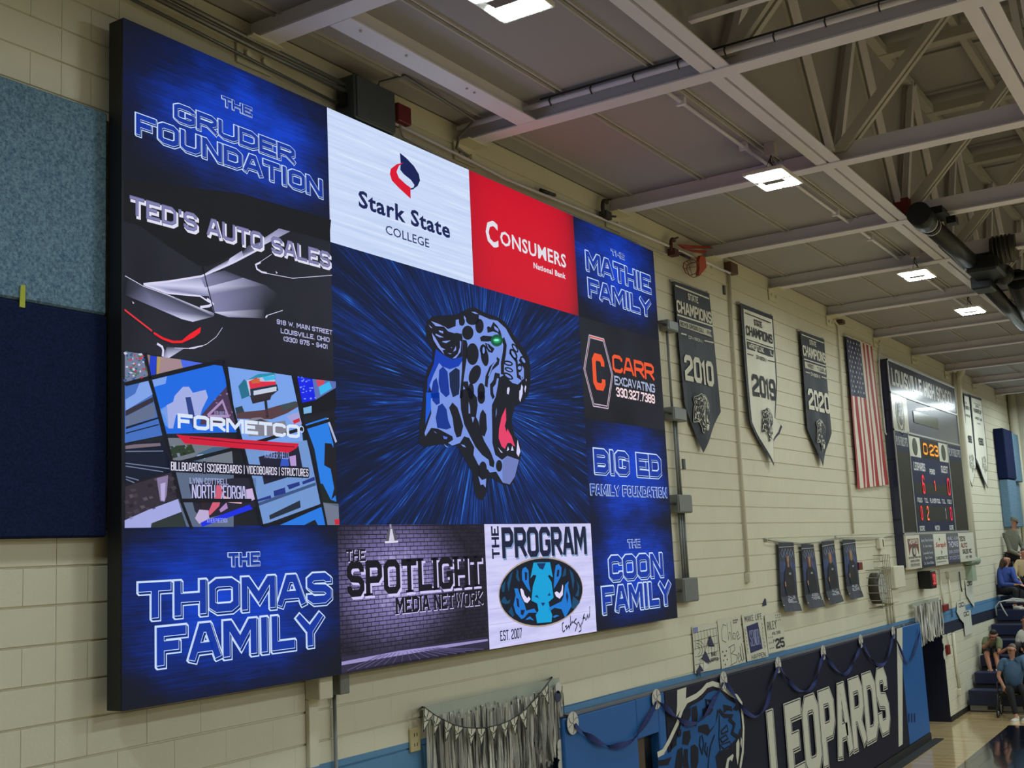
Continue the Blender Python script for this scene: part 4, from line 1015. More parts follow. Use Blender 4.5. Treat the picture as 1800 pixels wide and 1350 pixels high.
a.px(v([(1130, 180), (1135, 330), (1118, 400), (1140, 470), (1150, 430), (1200, 520), (1240, 640), (1215, 630), (1190, 600), (1150, 600), (1120, 670), (1080, 640), (1045, 540), (1050, 430), (1080, 290)]), (226, 62, 104), 7)
TW = (206, 206, 246)
for q_ in ([(1268, 560), (1302, 700), (1280, 765), (1255, 720)], [(1155, 640), (1168, 680), (1140, 697)], [(1205, 630), (1222, 690), (1190, 690)], [(1330, 10), (1300, 115), (1288, 80), (1290, -20), (1320, -40)], [(1035, 650), (1095, 720), (1070, 710)], [(1150, -10), (1160, 25), (1140, 10)]): a.px(v(q_), TW, 8)
for q_ in ([(1300, 1205), (1305, 1240), (1290, 1305), (1268, 1260), (1275, 1215)], [(1512, 1180), (1525, 1200), (1510, 1280), (1500, 1230)], [(1462, 1170), (1480, 1200), (1475, 1300), (1440, 1290)], [(1520, 1090), (1528, 1110), (1520, 1135)]): a.px(u(q_), TW, 8)
BD = (10, 50, 150)
for m_2, q_, c0 in ((v, [(300, 300), (330, 160), (380, 130), (430, 200), (450, 330), (485, 420), (430, 440), (320, 420)], (12, 50, 140)), (v, [(460, 180), (500, 118), (560, 180), (600, 300), (628, 400), (600, 520), (550, 535), (520, 450), (500, 300)], BK), (v, [(245, 10), (345, 0), (350, 130), (310, 150), (265, 100)], BD), (u, [(372, 1150), (380, 980), (430, 932), (490, 1000), (510, 1200), (518, 1300), (470, 1340), (400, 1270)], BD), (u, [(512, 1020), (600, 950), (650, 980), (650, 1200), (640, 1300), (560, 1340), (522, 1200)], (20, 34, 70)), (u, [(270, 1290), (300, 1130), (345, 1080), (375, 1200), (370, 1350), (275, 1350)], BD),
                    (v, [(590, -20), (700, -60), (790, 60), (800, 150), (780, 290), (810, 350), (850, 500), (880, 580), (940, 680), (960, 720), (1000, 830), (990, 890), (940, 870), (930, 800), (850, 740), (770, 640), (700, 500), (640, 380), (600, 200)], BK), (v, [(830, 250), (860, 200), (900, 260), (910, 440), (880, 525), (840, 500), (815, 350)], BK)): a.px(m_2(q_), c0, 5)
el(v, 842, 60, 46, 76, BK, 5); el(v, 1052, 870, 38, 70, BK, 6); el(v, 860, 900, 46, 82, BK, 6); el(v, 880, 960, 60, 60, BK, 5)
a.px(v([(690, 110), (705, 160), (710, 250), (690, 250)]), LB, 6); a.px(v([(725, 290), (760, 295), (740, 360)]), LB, 6); a.px(v([(1020, 180), (1020, 250), (1008, 300), (1012, 220)]), LB, 8)
a.px(v([(805, 990), (850, 1040), (900, 1020), (892, 1130), (862, 1090), (832, 1100)]), LB, 6); a.px(v([(600, 615), (640, 625), (660, 655), (620, 640)]), LB, 6); a.px(v([(395, 610), (455, 655), (420, 645)]), LB, 6); a.px(v([(385, 515), (440, 530), (430, 555), (395, 550)]), (80, 110, 220), 6); a.px(v([(275, 455), (315, 485), (290, 475)]), LB, 6)
for q_ in ([(270, 335), (390, 380), (440, 410), (330, 400)], [(240, 380), (290, 430), (260, 420)], [(370, 455), (430, 470), (430, 500), (380, 480)], [(330, 500), (440, 550), (380, 550), (330, 520)], [(420, 600), (530, 590), (470, 625), (415, 610)], [(280, 490), (330, 560), (400, 680), (460, 710), (420, 720), (445, 775), (360, 680), (300, 580)], [(600, 660), (600, 720), (560, 740)], [(650, 590), (670, 610), (660, 740), (600, 820), (550, 830), (620, 770), (650, 680)], [(490, 755), (545, 765), (520, 772)], [(800, 212), (850, 215), (900, 245), (850, 240)], [(525, 680), (550, 680), (540, 690)]): a.px(u(q_), (130, 150, 226), 7)
a.build('leopard_emblem', M_ART, o)
LEO = []
xs_l = [p[0] for p in a.v]; zs_l = [p[2] for p in a.v]; lx0, lx1, lz0, lz1 = min(xs_l), max(xs_l), min(zs_l), max(zs_l)
for f, c in zip(a.f, a.c):
    L_ = round((-a.v[f[0]][1] - SD - .001) / a.eps); lum = sum(c)
    LEO.append(([((a.v[i][0] - (lx0 + lx1) / 2) / (lz1 - lz0), (a.v[i][2] - (lz0 + lz1) / 2) / (lz1 - lz0)) for i in f], lum > 330, L_))

# ------------------------------------------------------------------ wall pads at the left
def fabric(name, c1, c2, scale=60):
    m, nt, N, L, b = nodes_of(name)
    ge = N.new('ShaderNodeNewGeometry')
    no = N.new('ShaderNodeTexNoise'); no.inputs['Scale'].default_value = scale; no.inputs['Detail'].default_value = 6; no.inputs['Roughness'].default_value = .8
    L.new(ge.outputs['Position'], no.inputs['Vector'])
    r = N.new('ShaderNodeValToRGB'); L.new(no.outputs['Fac'], r.inputs[0])
    r.color_ramp.elements[0].position = .38; r.color_ramp.elements[0].color = (*lin(c1), 1)
    r.color_ramp.elements[1].position = .64; r.color_ramp.elements[1].color = (*lin(c2), 1)
    L.new(r.outputs[0], b.inputs['Base Color']); b.inputs['Roughness'].default_value = .9; b.inputs['Specular IOR Level'].default_value = .15
    bp = N.new('ShaderNodeBump'); bp.inputs['Strength'].default_value = .6; bp.inputs['Distance'].default_value = .006
    L.new(no.outputs['Fac'], bp.inputs['Height']); L.new(bp.outputs[0], b.inputs['Normal'])
    return m
M_PADL = fabric('light_blue_fabric', (66, 96, 122), (134, 166, 186)); M_PADN = fabric('navy_fabric', (14, 24, 56), (28, 40, 80))
m_ = MB(); m_.bbox((2.2, -.075, 5.015), (4.23, 0, 6.22), .012); m_.build('wall_pad', M_PADL, label='light blue carpeted acoustic wall pad at the upper left', cat='wall pad', group='acoustic pads beside the screen', loc=(3.2, 0, 5.0))
m_ = MB(); m_.bbox((2.2, -.08, 3.765), (4.235, 0, 5.01), .012); m_.build('wall_pad', M_PADN, label='navy carpeted acoustic wall pad under the light blue one at the left edge', cat='wall pad', group='acoustic pads beside the screen', loc=(3.2, 0, 3.76))
p0, p1_ = at(41, 502, .085), at(38, 540, .085)
m_ = MB(); m_.slab([(p0.x - .015, -.082, p0.z), (p0.x + .012, -.082, p0.z + .005), (p1_.x + .02, -.082, p1_.z), (p1_.x - .012, -.082, p1_.z)], (0, -1, 0), .004); m_.build('tape_strip', mat('yellow_tape', (170, 178, 30), .5), label='short yellow green strip stuck across the joint of the left wall pads', cat='tape', loc=(p0.x, -.08, p1_.z))

# ------------------------------------------------------------------ conduits and boxes on the wall
M_GREYBOX = mat('grey_electrical_box', (116, 118, 116), .45, .2); M_DKBOX = mat('dark_electrical_box', (66, 73, 74), .5, .1)
a_, b_ = at(615, 158, .02), at(668, 200, .02)
t = thing('junction_box', (6.6, 0, 6.9), 'large dark grey electrical box above the white college tile', 'electrical box')
q0 = at(606, 190, .0); 
m_ = MB(); m_.bbox((6.32, -.20, 6.80), (6.80, -.02, 7.14), .012); m_.build('enclosure', M_DKBOX, t)
m_ = MB(); m_.bbox((6.335, -.212, 6.812), (6.785, -.2, 7.128), .004); m_.build('cover', M_DKBOX, t)
m_ = MB()
for z in (7.02, 7.07): m_.tube([(4.4, -.09, z + .05), (5.4, -.09, z + .02), (6.32, -.11, z)], .018, 8)
m_.tube([(4.4, -.05, 6.93 + .08), (6.32, -.05, 6.93)], .012, 6); m_.build('conduit', MATS['galvanised_steel'], t)
m_ = MB(); m_.box((6.295, -.13, 6.9), (6.32, -.06, 7.0)); m_.build('hasp', M_BLK, t)
m_ = MB(); m_.tube([(6.7, -.1, 7.14), (6.72, -.12, 7.22), (6.8, -.3, 7.25), (7.3, -.32, 7.2), (7.75, -.3, 7.18), (7.8, -.1, 7.1), (7.83, -.05, 7.02), (8.0, -.05, 6.99)], .014, 7); m_.build('flexible_cable', MATS['galvanised_steel'], loc=(7, -.2, 7.2), label='thin cable looping from the dark box along the ceiling under the lavender brace', cat='cable')
t = thing('alarm_box', (7.2, 0, 6.9), 'small dark red box right of the large dark grey electrical box', 'alarm box')
m_ = MB(); c0 = at(701, 203, .06); m_.bbox((c0.x - .08, -.12, c0.z - .075), (c0.x + .09, -.0, c0.z + .075), .008); m_.build('red_box', mat('dark_red_enamel', (104, 22, 28), .45), t)
m_ = MB(); m_.tube([(6.8, -.06, c0.z + .02), (c0.x - .08, -.06, c0.z)], .012, 6); m_.tube([(c0.x, -.06, c0.z - .07), (c0.x + .05, -.06, c0.z - .16), (c0.x + .5, -.05, 6.87), (9.0, -.05, 6.86), (12.0, -.05, 6.9)], .014, 7); m_.build('conduit', M_DIM, t)
m_ = MB(); pa, pb = at(890, 316, .06), at(1170, 430, .06); pc_ = at(1283, 480, .06)
m_.tube([at(640, 190, .05), (8.2, -.05, 6.95), pa, pb, pc_], .014, 8); cw = m_.build('conduit_run', M_STEEL, loc=(10, 0, 6.9), label='white conduit running high along the wall above the red bank tile', cat='conduit')
m_ = MB(); m_.tube([at(950, 334, .066), at(975, 343, .066)], .018, 8); m_.tube([at(1196, 446, .066), at(1212, 454, .066)], .018, 8); m_.build('black_sleeve', M_BLK, cw)

t = thing('orange_rim', tuple(at(1215, 465, .12)), 'orange basketball rim with wire cage wedged behind the high conduit beside the screen', 'rim')
M_ORG = mat('orange_enamel', (186, 72, 34), .45)
def ppts(pts, dep): return [at(x, y, dep) for x, y in pts]
m_ = MB(); m_.slab(ppts([(1190, 430), (1245, 434), (1250, 437), (1200, 437)], .1), (0, -1, 0), .03); m_.slab(ppts([(1200, 438), (1240, 441), (1238, 446), (1222, 444)], .1), (0, -1, 0), .02); m_.build('rim_arm', mat('red_orange_enamel', (150, 48, 30), .5), t)
m_ = MB(); m_.slab(ppts([(1232, 449), (1240, 452), (1242, 470), (1236, 478), (1228, 484), (1230, 470), (1229, 458)], .14), (0, 1, 0), .04); m_.build('rim_plate', M_ORG, t)
m_ = MB(); cc_ = [(1202, 462), (1210, 458), (1220, 457), (1227, 462), (1229, 472), (1224, 480), (1213, 484), (1206, 480), (1201, 470), (1202, 462)]
m_.tube(ppts(cc_, .16), .006, 5); m_.tube(ppts([(x + 6, y + 4) for x, y in cc_], .06), .005, 5)
for x, y in cc_[:-1]: m_.tube([at(x, y, .16), at(x + 6, y + 4, .06)], .004, 5)
m_.tube(ppts([(1208, 458), (1217, 484)], .16), .004, 5); m_.tube(ppts([(1201, 472), (1229, 468)], .16), .004, 5); m_.build('wire_cage', mat('brown_wire', (110, 62, 44), .6), t)
for (x, y, lab, c0, nm) in ((1065, 368, 'dark bent metal clamp on the high conduit above the top right screen corner', (52, 48, 46), 'conduit_clamp'), (1184, 434, 'dark red clamp on the high conduit left of the orange rim', (78, 34, 34), 'conduit_clamp')):
    M_c = mat('clamp_%d' % x, c0, .5); c0 = at(x, y, .08)
    m_ = MB(); m_.tube([c0 + Vector((cos(i / 9 * 4.6 + 1) * .075, 0, sin(i / 9 * 4.6 + 1) * .095)) for i in range(10)], .022, 7); m_.box((c0.x - .07, -.12, c0.z - .11), (c0.x + .05, -.03, c0.z - .03))
    m_.tube([c0 + Vector((.02, 0, .1)), c0 + Vector((.10, -.02, .13))], .012, 6); m_.tube([c0 + Vector((.05, 0, -.06)), c0 + Vector((.16, -.03, -.05))], .012, 6)
    m_.build(nm, M_c, label=lab, cat='clamp', group='clamps on the high conduit', loc=tuple(c0))
# brown box with the long drop
def drop(name, pts, r, label, box=None, top=None, col=None, dep=.03):
    t = thing(name, tuple(at(*pts[-1], dep)), label, 'conduit', 'conduits dropping down the wall')
    m_ = MB(); m_.tube([at(x, y, dep) for x, y in pts], r, 8); m_.build('pipe', col or M_WALL, t)
    if box:
        c = at(*box, .04); m_ = MB(); m_.bbox((c.x - .055, -.07, c.z - .06), (c.x + .055, 0, c.z + .06), .006); m_.build('outlet_box', col or M_WALL, t)
    if top:
        c = at(*top[:2], .05); m_ = MB(); m_.bbox((c.x - top[2], -.1, c.z - top[3]), (c.x + top[2], 0, c.z + top[3]), .006); m_.build('pull_box', mat('brown_box', (92, 64, 50), .5), t)
    return t
drop('wall_conduit', [(1281, 478), (1290, 620), (1300, 780), (1316, 1015)], .022, 'long beige conduit dropping from a brown box between the 2010 and 2019 banners', (1317, 1015), (1285, 472, .12, .07))
drop('wall_conduit', [(1465, 562), (1473, 572), (1478, 650), (1487, 780), (1500, 938)], .020, 'long beige conduit dropping between the 2020 banner and the flag', None, (1478, 566, .08, .035))
drop('wall_conduit', [(1546, 598), (1545, 640), (1550, 700), (1556, 760), (1563, 772)], .014, 'thin cable hanging along the left side of the scoreboard', None, None, M_STEEL, .03)
def box_drop(px, py, w_, h_, nm='grey box', lab='', w2=0):
    c = at(px, py, .06)
    t = thing('switch_box', tuple(at(px, py, 0)), lab, 'electrical box', 'grey electrical boxes right of the screen')
    m_ = MB(); m_.bbox((c.x - w_ / 2, -.12, c.z - h_ / 2), (c.x + w_ / 2, 0, c.z + h_ / 2), .008); m_.build('enclosure', M_GREYBOX, t)
    m_ = MB(); m_.bbox((c.x - w_ / 2 + .012, -.128, c.z - h_ / 2 + .012), (c.x + w_ / 2 - .012, -.12, c.z + h_ / 2 - .012), .003); m_.build('cover', M_GREYBOX, t)
    m_ = MB(); m_.tube([(c.x - w_ / 2, -.08, c.z), (c.x - w_ / 2 - .09, -.085, c.z + .01), (11.30, -.10, c.z - .03)], .016, 7); m_.build('black_cable', M_CABLE, t)
    return c
B = [box_drop(1175, 574, .26, .12, lab='topmost grey electrical box beside the right edge of the screen'), box_drop(1187, 729, .34, .15, lab='second grey electrical box from the top beside the screen'),
     box_drop(1196, 886, .36, .20, lab='third grey electrical box from the top beside the big family tile'), box_drop(1206, 1037, .38, .26, lab='lowest and largest grey electrical box beside the screen corner')]
for i in range(3):
    lab = ['single grey conduit between the top two boxes', 'grey conduits between the second and third boxes', 'grey conduits between the third and lowest boxes'][i]
    m_ = MB()
    for k in range(i + 1): x = B[i].x - .03 + k * .06; m_.tube([(x, -.05, B[i].z - .05), (x, -.05, B[i + 1].z + .05)], .016, 8)
    m_.build('box_conduit', M_GREYBOX, label=lab + ' right of the screen', cat='conduit', group='grey conduits right of the screen', loc=(B[i].x, 0, B[i + 1].z))
# under the screen
t = thing('wire_raceway', (6.0, 0, 2), 'beige surface raceway with a square box under the left half of the screen', 'raceway', 'raceways under the screen')
c0 = at(569, 1204, .1); m_ = MB(); m_.bbox((c0.x - .075, -.13, c0.z - .09), (c0.x + .06, 0, c0.z + .12), .006); m_.build('junction_box', M_WALL, t)
m_ = MB(); m_.bbox((c0.x - .075, -.035, 0.12), (c0.x + .015, 0, c0.z - .09), .004); m_.build('channel', M_WALL, t)
t = thing('wire_raceway', (6.2, 0, 2), 'thin grey conduit with a grey box under the screen beside the beige raceway', 'raceway', 'raceways under the screen')
c0 = at(597, 1200, .08); m_ = MB(); m_.bbox((c0.x - .04, -.12, c0.z - .075), (c0.x + .06, 0, c0.z + .10), .006); m_.build('junction_box', M_GREYBOX, t)
m_ = MB(); m_.tube([(c0.x + .0, -.03, c0.z - .07), (c0.x + .0, -.03, .12)], .013, 8); m_.build('pipe', M_GREYBOX, t)
c0 = at(727, 1300, .0); m_ = MB(); m_.bbox((c0.x - .06, -.02, c0.z - .085), (c0.x + .06, 0, c0.z + .085), .005); o_ = m_.build('outlet', mat('cream_plastic', (186, 172, 128), .4), label='cream double socket on the wall left of the fringe curtain', cat='outlet', loc=tuple(c0))
m_ = MB()
for z in (-.035, .035):
    for x in (-.018, .014): m_.box((c0.x + x, -.022, c0.z + z - .012), (c0.x + x + .006, -.02, c0.z + z + .012))
m_.build('slot', M_CABLE, o_)

# ------------------------------------------------------------------ pennant banners
M_PRINT = art_mat('banner_print', rough=.6); M_VINYL_N = mat('navy_vinyl', (34, 38, 50), .55, var=.1, scale=3); M_VINYL_W = mat('white_vinyl', (214, 212, 196), .5, scale=3)
def mini_leopard(a, cx, cz, s, dark, light, l=4):
    """the same leopard head as on the screen, in two inks"""
    h_ = s * 1.9; e0 = a.eps; a.eps = e0 * .35
    for pts, lit, L_ in LEO:
        a.poly([(cx + x * h_, cz + z * h_) for x, z in pts], light if lit else dark, l / .35 + L_)
    pts = LEO[0][0]; a.line([(cx + x * h_, cz + z * h_) for x, z in pts + pts[:1]], .014, light if sum(light) > 400 else dark, l / .35 + 1)
    a.eps = e0
def banner(px_poly, base, inner, ink, lines, label, dep=.06, emb=None, wave=.012):
    c = at(*px_poly[0], dep)
    t = thing('pennant_banner', (c.x, 0, c.z - 2), label, 'banner', 'championship banners on the wall')
    warp = lambda u, v: wave * sin(u * 9 + v * 1.3) * min(1, max(0, (c.z - v) / 1.5))
    a = Art(dep, 0, .003, warp)
    P = [a.uv(*p) for p in px_poly]
    def sub(poly, col, l):
        # cut into horizontal slices so that the cloth can ripple
        zs = [p[1] for p in poly]; n = 22; z1, z0 = max(zs), min(zs)
        for i in range(n):
            hi_, lo_ = z1 - (z1 - z0) * i / n, z1 - (z1 - z0) * (i + 1) / n
            def clip(pp, z, keep_above):
                out = []
                for k in range(len(pp)):
                    A, Bq = pp[k], pp[(k + 1) % len(pp)]
                    ia = (A[1] >= z) == keep_above or A[1] == z; ib = (Bq[1] >= z) == keep_above or Bq[1] == z
                    if ia: out.append(A)
                    if ia != ib and A[1] != Bq[1]:
                        f = (z - A[1]) / (Bq[1] - A[1]); out.append((A[0] + f * (Bq[0] - A[0]), z))
                return out
            q = clip(clip(poly, lo_, True), hi_, False)
            if len(q) > 2:
                xs = [p[0] for p in q]; x0, x1 = min(xs), max(xs)
                # three columns
                for j in range(9):
                    xa, xb = x0 + (x1 - x0) * j / 9, x0 + (x1 - x0) * (j + 1) / 9
                    sw = lambda pp: [(p[1], p[0]) for p in pp]
                    r = sw(clip(clip(sw(q), xa, True), xb, False))
                    if len(r) > 2: a.poly(r, col, l)
    sub(P, base, 0)
    if inner:
        cx = sum(p[0] for p in P) / len(P); cz = sum(p[1] for p in P) / len(P)
        sub([(cx + (x - cx) * .88, cz + (z - cz) * .95) for x, z in P], inner, 1)
    cloth = a.build('cloth', M_PRINT, t)
    b2 = Art(dep, 0, .003, warp)
    for kind, *r in lines:
        if kind == 't': b2.stk(r[0], b2.box_px(r[1], r[2]), r[3], ink, 3, gap=.35)
        elif kind == 'l': b2.line_px(r[0], r[1], ink, 3)
        elif kind == 'p': b2.px(r[0], r[1], 3)
        elif kind == 'ti': b2.stk(r[0], b2.box_px(r[1], r[2]), r[3], r[4], 4, gap=.35)
        elif kind == 'e': b3 = Art(dep, 0, .003, warp); q = b3.uv(*r[0]); mini_leopard(b3, q[0], q[1], r[1], r[2], r[3]); b3.build('leopard_emblem', M_PRINT, t)
    if b2.f: b2.build('lettering', M_PRINT, t)
    m_ = MB(); x0, z0 = P[0]; x1, z1 = P[1]
    m_.tube([(x0 - .01, -.03, z0 + .01), (x1 + .01, -.03, z1 + .01)], .012, 6)
    for x, z in ((x0 + .02, z0), (x1 - .02, z1)): m_.tube([(x, 0, z + .02), (x, -.05, z + .02)], .012, 6)
    m_.build('hanging_rod', M_DIM, t)
    m_ = MB(); sh = .045
    Q = [(x - .10, z) for x, z in P]
    return t
NVY, CRM, INK, WHT = (40, 44, 54), (226, 224, 208), (28, 30, 36), (222, 220, 204)
g = cr(1160, 480, 3.75)
banner(g([(90, 52), (325, 135), (400, 915), (285, 1185), (165, 865)]), NVY, None, WHT, [
    ('l', g([(97, 82), (320, 170)]), .02), ('t', 'STATE', *g([(178, 132), (250, 203)]), .055), ('t', 'CHAMPIONS', *g([(104, 175), (338, 338)]), .07),
    ('l', g([(112, 275), (345, 352)]), .02), ('p', g([(125, 308), (335, 378), (328, 400), (340, 425), (128, 350)]), (206, 203, 184)), ('ti', 'BOYS CROSS COUNTRY', *g([(130, 318), (330, 412)]), .026, NVY),
    ('l', g([(138, 398), (172, 408)]), .016), ('t', 'DIVISION I', *g([(184, 412), (282, 462)]), .028), ('l', g([(292, 446), (348, 460)]), .016),
    ('t', '2010', *g([(156, 534), (357, 752)]), .115), ('e', g([(272, 925)])[0], .24, INK, WHT)], 'dark navy 2010 state champions banner, first right of the screen')
banner(g([(530, 198), (745, 283), (770, 720), (765, 960), (803, 1012), (790, 1060), (752, 1110), (748, 1275), (590, 985), (560, 620)]), NVY, WHT, INK, [
    ('l', g([(556, 262), (728, 330)]), .014), ('t', 'STATE', *g([(615, 303), (672, 365)]), .045), ('t', 'CHAMPIONS', *g([(562, 342), (740, 470)]), .055),
    ('l', g([(567, 436), (742, 496)]), .014), ('p', g([(570, 450), (745, 510), (742, 556), (575, 500)]), INK), ('ti', 'WRESTLING DUAL', *g([(580, 462), (738, 546)]), .026, WHT),
    ('l', g([(575, 532), (612, 545)]), .014), ('t', 'DIVISION I', *g([(628, 540), (700, 588)]), .026), ('l', g([(712, 576), (752, 588)]), .014),
    ('t', '2019', *g([(602, 662), (765, 845)]), .085), ('e', g([(705, 1000)])[0], .24, INK, WHT)], 'white 2019 state champions banner with dark border and a curled lower corner')
g = cr(1380, 560, 4.22)
banner(g([(112, 90), (290, 155), (340, 850), (278, 1100), (170, 815)]), NVY, None, WHT, [
    ('l', g([(118, 118), (284, 182)]), .016), ('t', 'STATE', *g([(175, 155), (228, 212)]), .045), ('t', 'CHAMPIONS', *g([(124, 194), (298, 334)]), .06),
    ('l', g([(136, 300), (300, 352)]), .016), ('p', g([(140, 318), (300, 368), (292, 390), (300, 418), (144, 366)]), (206, 203, 184)), ('ti', 'WRESTLING DUAL', *g([(158, 332), (290, 404)]), .026, NVY),
    ('l', g([(148, 396), (178, 406)]), .014), ('t', 'DIVISION II', *g([(184, 398), (258, 446)]), .026), ('l', g([(266, 432), (308, 446)]), .014),
    ('t', '2020', *g([(162, 516), (328, 710)]), .10), ('e', g([(262, 865)])[0], .25, INK, WHT)], 'dark navy 2020 state champions banner left of the flag')
g = cr(1640, 640, 11.25)
h2 = cr(1540, 600, 5.19)
banner([(1683, 688), (1691, 691), (1700, 760), (1704, 830), (1698, 822), (1692, 760)], NVY, WHT, INK, [], 'narrow white pennant mostly hidden behind the pipes right of the scoreboard', wave=.005)
banner([(1694, 691), (1703, 694), (1712, 780), (1716, 820), (1709, 858), (1702, 838)], NVY, WHT, INK, [('t', 'STATE', *g([(610, 740), (660, 800)]), .03), ('t', 'RUNNER UP', *g([(628, 815), (718, 920)]), .04), ('t', 'WRESTLING', *g([(640, 985), (728, 1060)]), .03), ('t', '1989', *h2([(832, 855), (874, 930)]), .06), ('e', h2([(872, 1110)])[0], .22, WHT, INK)], 'white 1989 banner behind the thick pipe right of the scoreboard', wave=.005)
banner([(1705, 694), (1725, 701), (1735, 790), (1737, 822), (1736, 860), (1714, 806)], NVY, WHT, INK, [('l', g([(800, 770), (930, 820)]), .012), ('t', 'STATE', *g([(835, 808), (900, 880)]), .03), ('t', 'RUNNERS UP', *g([(795, 865), (955, 1005)]), .05), ('t', 'WRESTLING', *g([(822, 1035), (968, 1135)]), .035), ('t', 'DIVISION II', *g([(870, 1160), (938, 1205)]), .02), ('t', '1990', *h2([(930, 875), (980, 955)]), .07), ('e', h2([(985, 1120)])[0], .22, WHT, INK)], 'white 1990 banner nearest the far blue pads', wave=.005)

# ------------------------------------------------------------------ flag
fl_tl, fl_tr, fl_bl, fl_br = at(1487, 590, .06), at(1533, 608, .06), at(1509, 859, .06), at(1562, 852, .06)
t = thing('flag', (19.7, 0, 4.4), 'American flag hung with vertical stripes left of the scoreboard', 'flag')
def fpos(u, v, l=0):      # u across 0..1, v down 0..1
    x = fl_tl.x * (1 - u) * (1 - v) + fl_tr.x * u * (1 - v) + fl_bl.x * (1 - u) * v + fl_br.x * u * v
    z = fl_tl.z * (1 - u) * (1 - v) + fl_tr.z * u * (1 - v) + fl_bl.z * (1 - u) * v + fl_br.z * u * v
    return (x + .02 * sin(v * 9 + u * 3) * v, -.055 - .013 * sin(u * 22 + v * 4) * (.2 + v) - l * .003, z)
RF, WF, CF = (168, 36, 44), (226, 220, 204), (34, 36, 78)
for k in range(13):
    m_ = MB(); v0 = 0.395 if k < 7 else 0
    for j in range(20):
        for i in range(2):
            ua, ub = (k + i / 2) / 13, (k + (i + 1) / 2) / 13; va, vb = v0 + (1 - v0) * j / 20, v0 + (1 - v0) * (j + 1) / 20
            m_.face([fpos(ua, va), fpos(ub, va), fpos(ub, vb), fpos(ua, vb)], RF if k % 2 == 0 else WF, True)
    m_.build('stripe', M_PRINT, t)
m_ = MB()
for j in range(8):
    for i in range(14): m_.face([fpos(i / 26, j * .395 / 8), fpos((i + 1) / 26, j * .395 / 8), fpos((i + 1) / 26, (j + 1) * .395 / 8), fpos(i / 26, (j + 1) * .395 / 8)], CF, True)
m_.build('canton', M_PRINT, t)
m_ = MB()
for r in range(9):
    for c in range(6 if r % 2 == 0 else 5):      # rows run down the hanging flag
        uc = (r + 1) / 10 * 7 / 13; vc = (c * 2 + 1 + (r % 2)) / 12 * .395
        pts = []
        for k in range(10):
            rr = (.030 if k % 2 == 0 else .012); an = pi / 2 + k * pi / 5
            pts.append(fpos(uc + rr * cos(an) * .75, vc + rr * sin(an) * .42, 1))
        m_.face(pts, WF)
m_.build('star', M_PRINT, t, kind='stuff')
m_ = MB(); m_.tube([fpos(0, 0), fpos(1, 0)], .012, 6)
for u in (0.02, .33, .66, .97): p = fpos(u, 0); m_.tube([(p[0], 0, p[2] + .03), (p[0], -.05, p[2] + .03)], .01, 5)
m_.build('heading', mat('white_canvas', (210, 206, 190), .8), t)

# ------------------------------------------------------------------ scoreboard
BD_ = .16
s0, s1_ = at(1560, 632, BD_), at(1708, 985, BD_)
X0, X1 = 20.93, 26.38; ZT, ZB = 6.72, 3.0
sb = thing('scoreboard', (23.6, 0, ZB), 'navy school scoreboard with lit red and amber digits and sponsor panels', 'scoreboard')
M_SBN = mat('scoreboard_navy', (28, 34, 66), .28, coat=.4); M_SBK = mat('scoreboard_lens', (42, 40, 34), .3)
m_ = MB(); m_.bbox((X0, -BD_ + .006, ZB + .02), (X1, 0, ZT), .006)
sbc = m_.build('cabinet', M_SBN, sb)
m_ = MB()
for z in (5.78, 4.9, 3.84): m_.box((X0 - .006, -BD_ + .02, z), (X0 + .002, -.0, z + .03))
m_.build('seam', M_CABLE, sb)
fa = Art(BD_, 0, .0015)
def U(px, py): return fa.uv(px, py)
k3 = cr(1560, 620, 6.75); k4 = cr(1570, 780, 5.87)
def rows(z_pts): return [fa.uv(*p)[1] for p in z_pts]
zs1 = fa.uv(*k3([(30, 460)])[0])[1]       # under the name sign
zs2 = fa.uv(*k3([(65, 900)])[0])[1]       # over the digits field
zs3 = fa.uv(*k4([(100, 925)])[0])[1]      # over the sponsor panels
xL2 = fa.uv(*k4([(245, 900)])[0])[0]; xR2 = fa.uv(*k4([(645, 900)])[0])[0]
SILV = mat('silver_trim', (176, 178, 176), .35, .6)
m_ = MB()
for z in (ZT - .0, zs1, zs2, zs3): m_.box((X0, -BD_ - .012, z - .03), (X1, -BD_ + .006, z + .005))
for x in (X0, X1 - .03): m_.box((x, -BD_ - .012, ZB + .6), (x + .03, -BD_ + .006, ZT))
for x in (xL2, xR2): m_.box((x - .02, -BD_ - .012, zs3), (x + .02, -BD_ + .006, zs2))
m_.build('frame_trim', SILV, sb)
M_SGLOSS = art_mat('scoreboard_print', rough=.2); M_SMAT = art_mat('scoreboard_matte', rough=.5, spec=.15)
a = Art(BD_, .002, .0015)
a.rect(X0 + .03, zs1, X1 - .03, ZT - .03, (30, 34, 50), 1)
a.stk('LOUISVILLE HIGH SCHOOL', (X0 + .22, zs1 + .14, X1 - .24, ZT - .14), .105, (214, 214, 204), 2, gap=.45)
nm = a.build('name_sign', M_SGLOSS, sb)
a = Art(BD_, .002, .0015)
xs_ = fa.uv(*k3([(235, 700)])[0])[0]
a.rect(X0 + .03, zs2, xs_, zs1 - .03, (206, 204, 186), 1)
cx, cz = (X0 + xs_) / 2, (zs1 + zs2) / 2 - .02
a.ell(cx, cz, .30, .39, (40, 42, 40), 2); a.ell(cx, cz, .27, .36, (200, 198, 180), 3); a.ring(cx, cz, .23, .31, .03, (60, 62, 58), 4); a.ell(cx, cz, .16, .22, (70, 72, 66), 5); mini_leopard(a, cx, cz + .03, .18, (60, 62, 58), (200, 198, 180), 6)
a.build('seal_panel', M_SGLOSS, sb)
a = Art(BD_, .002, .0015); e = k3([(310, 640), (640, 950)]); q = a.box_px((1560 + 310 / 6.75, 620 + 640 / 6.75), (1560 + 645 / 6.75, 620 + 955 / 6.75))
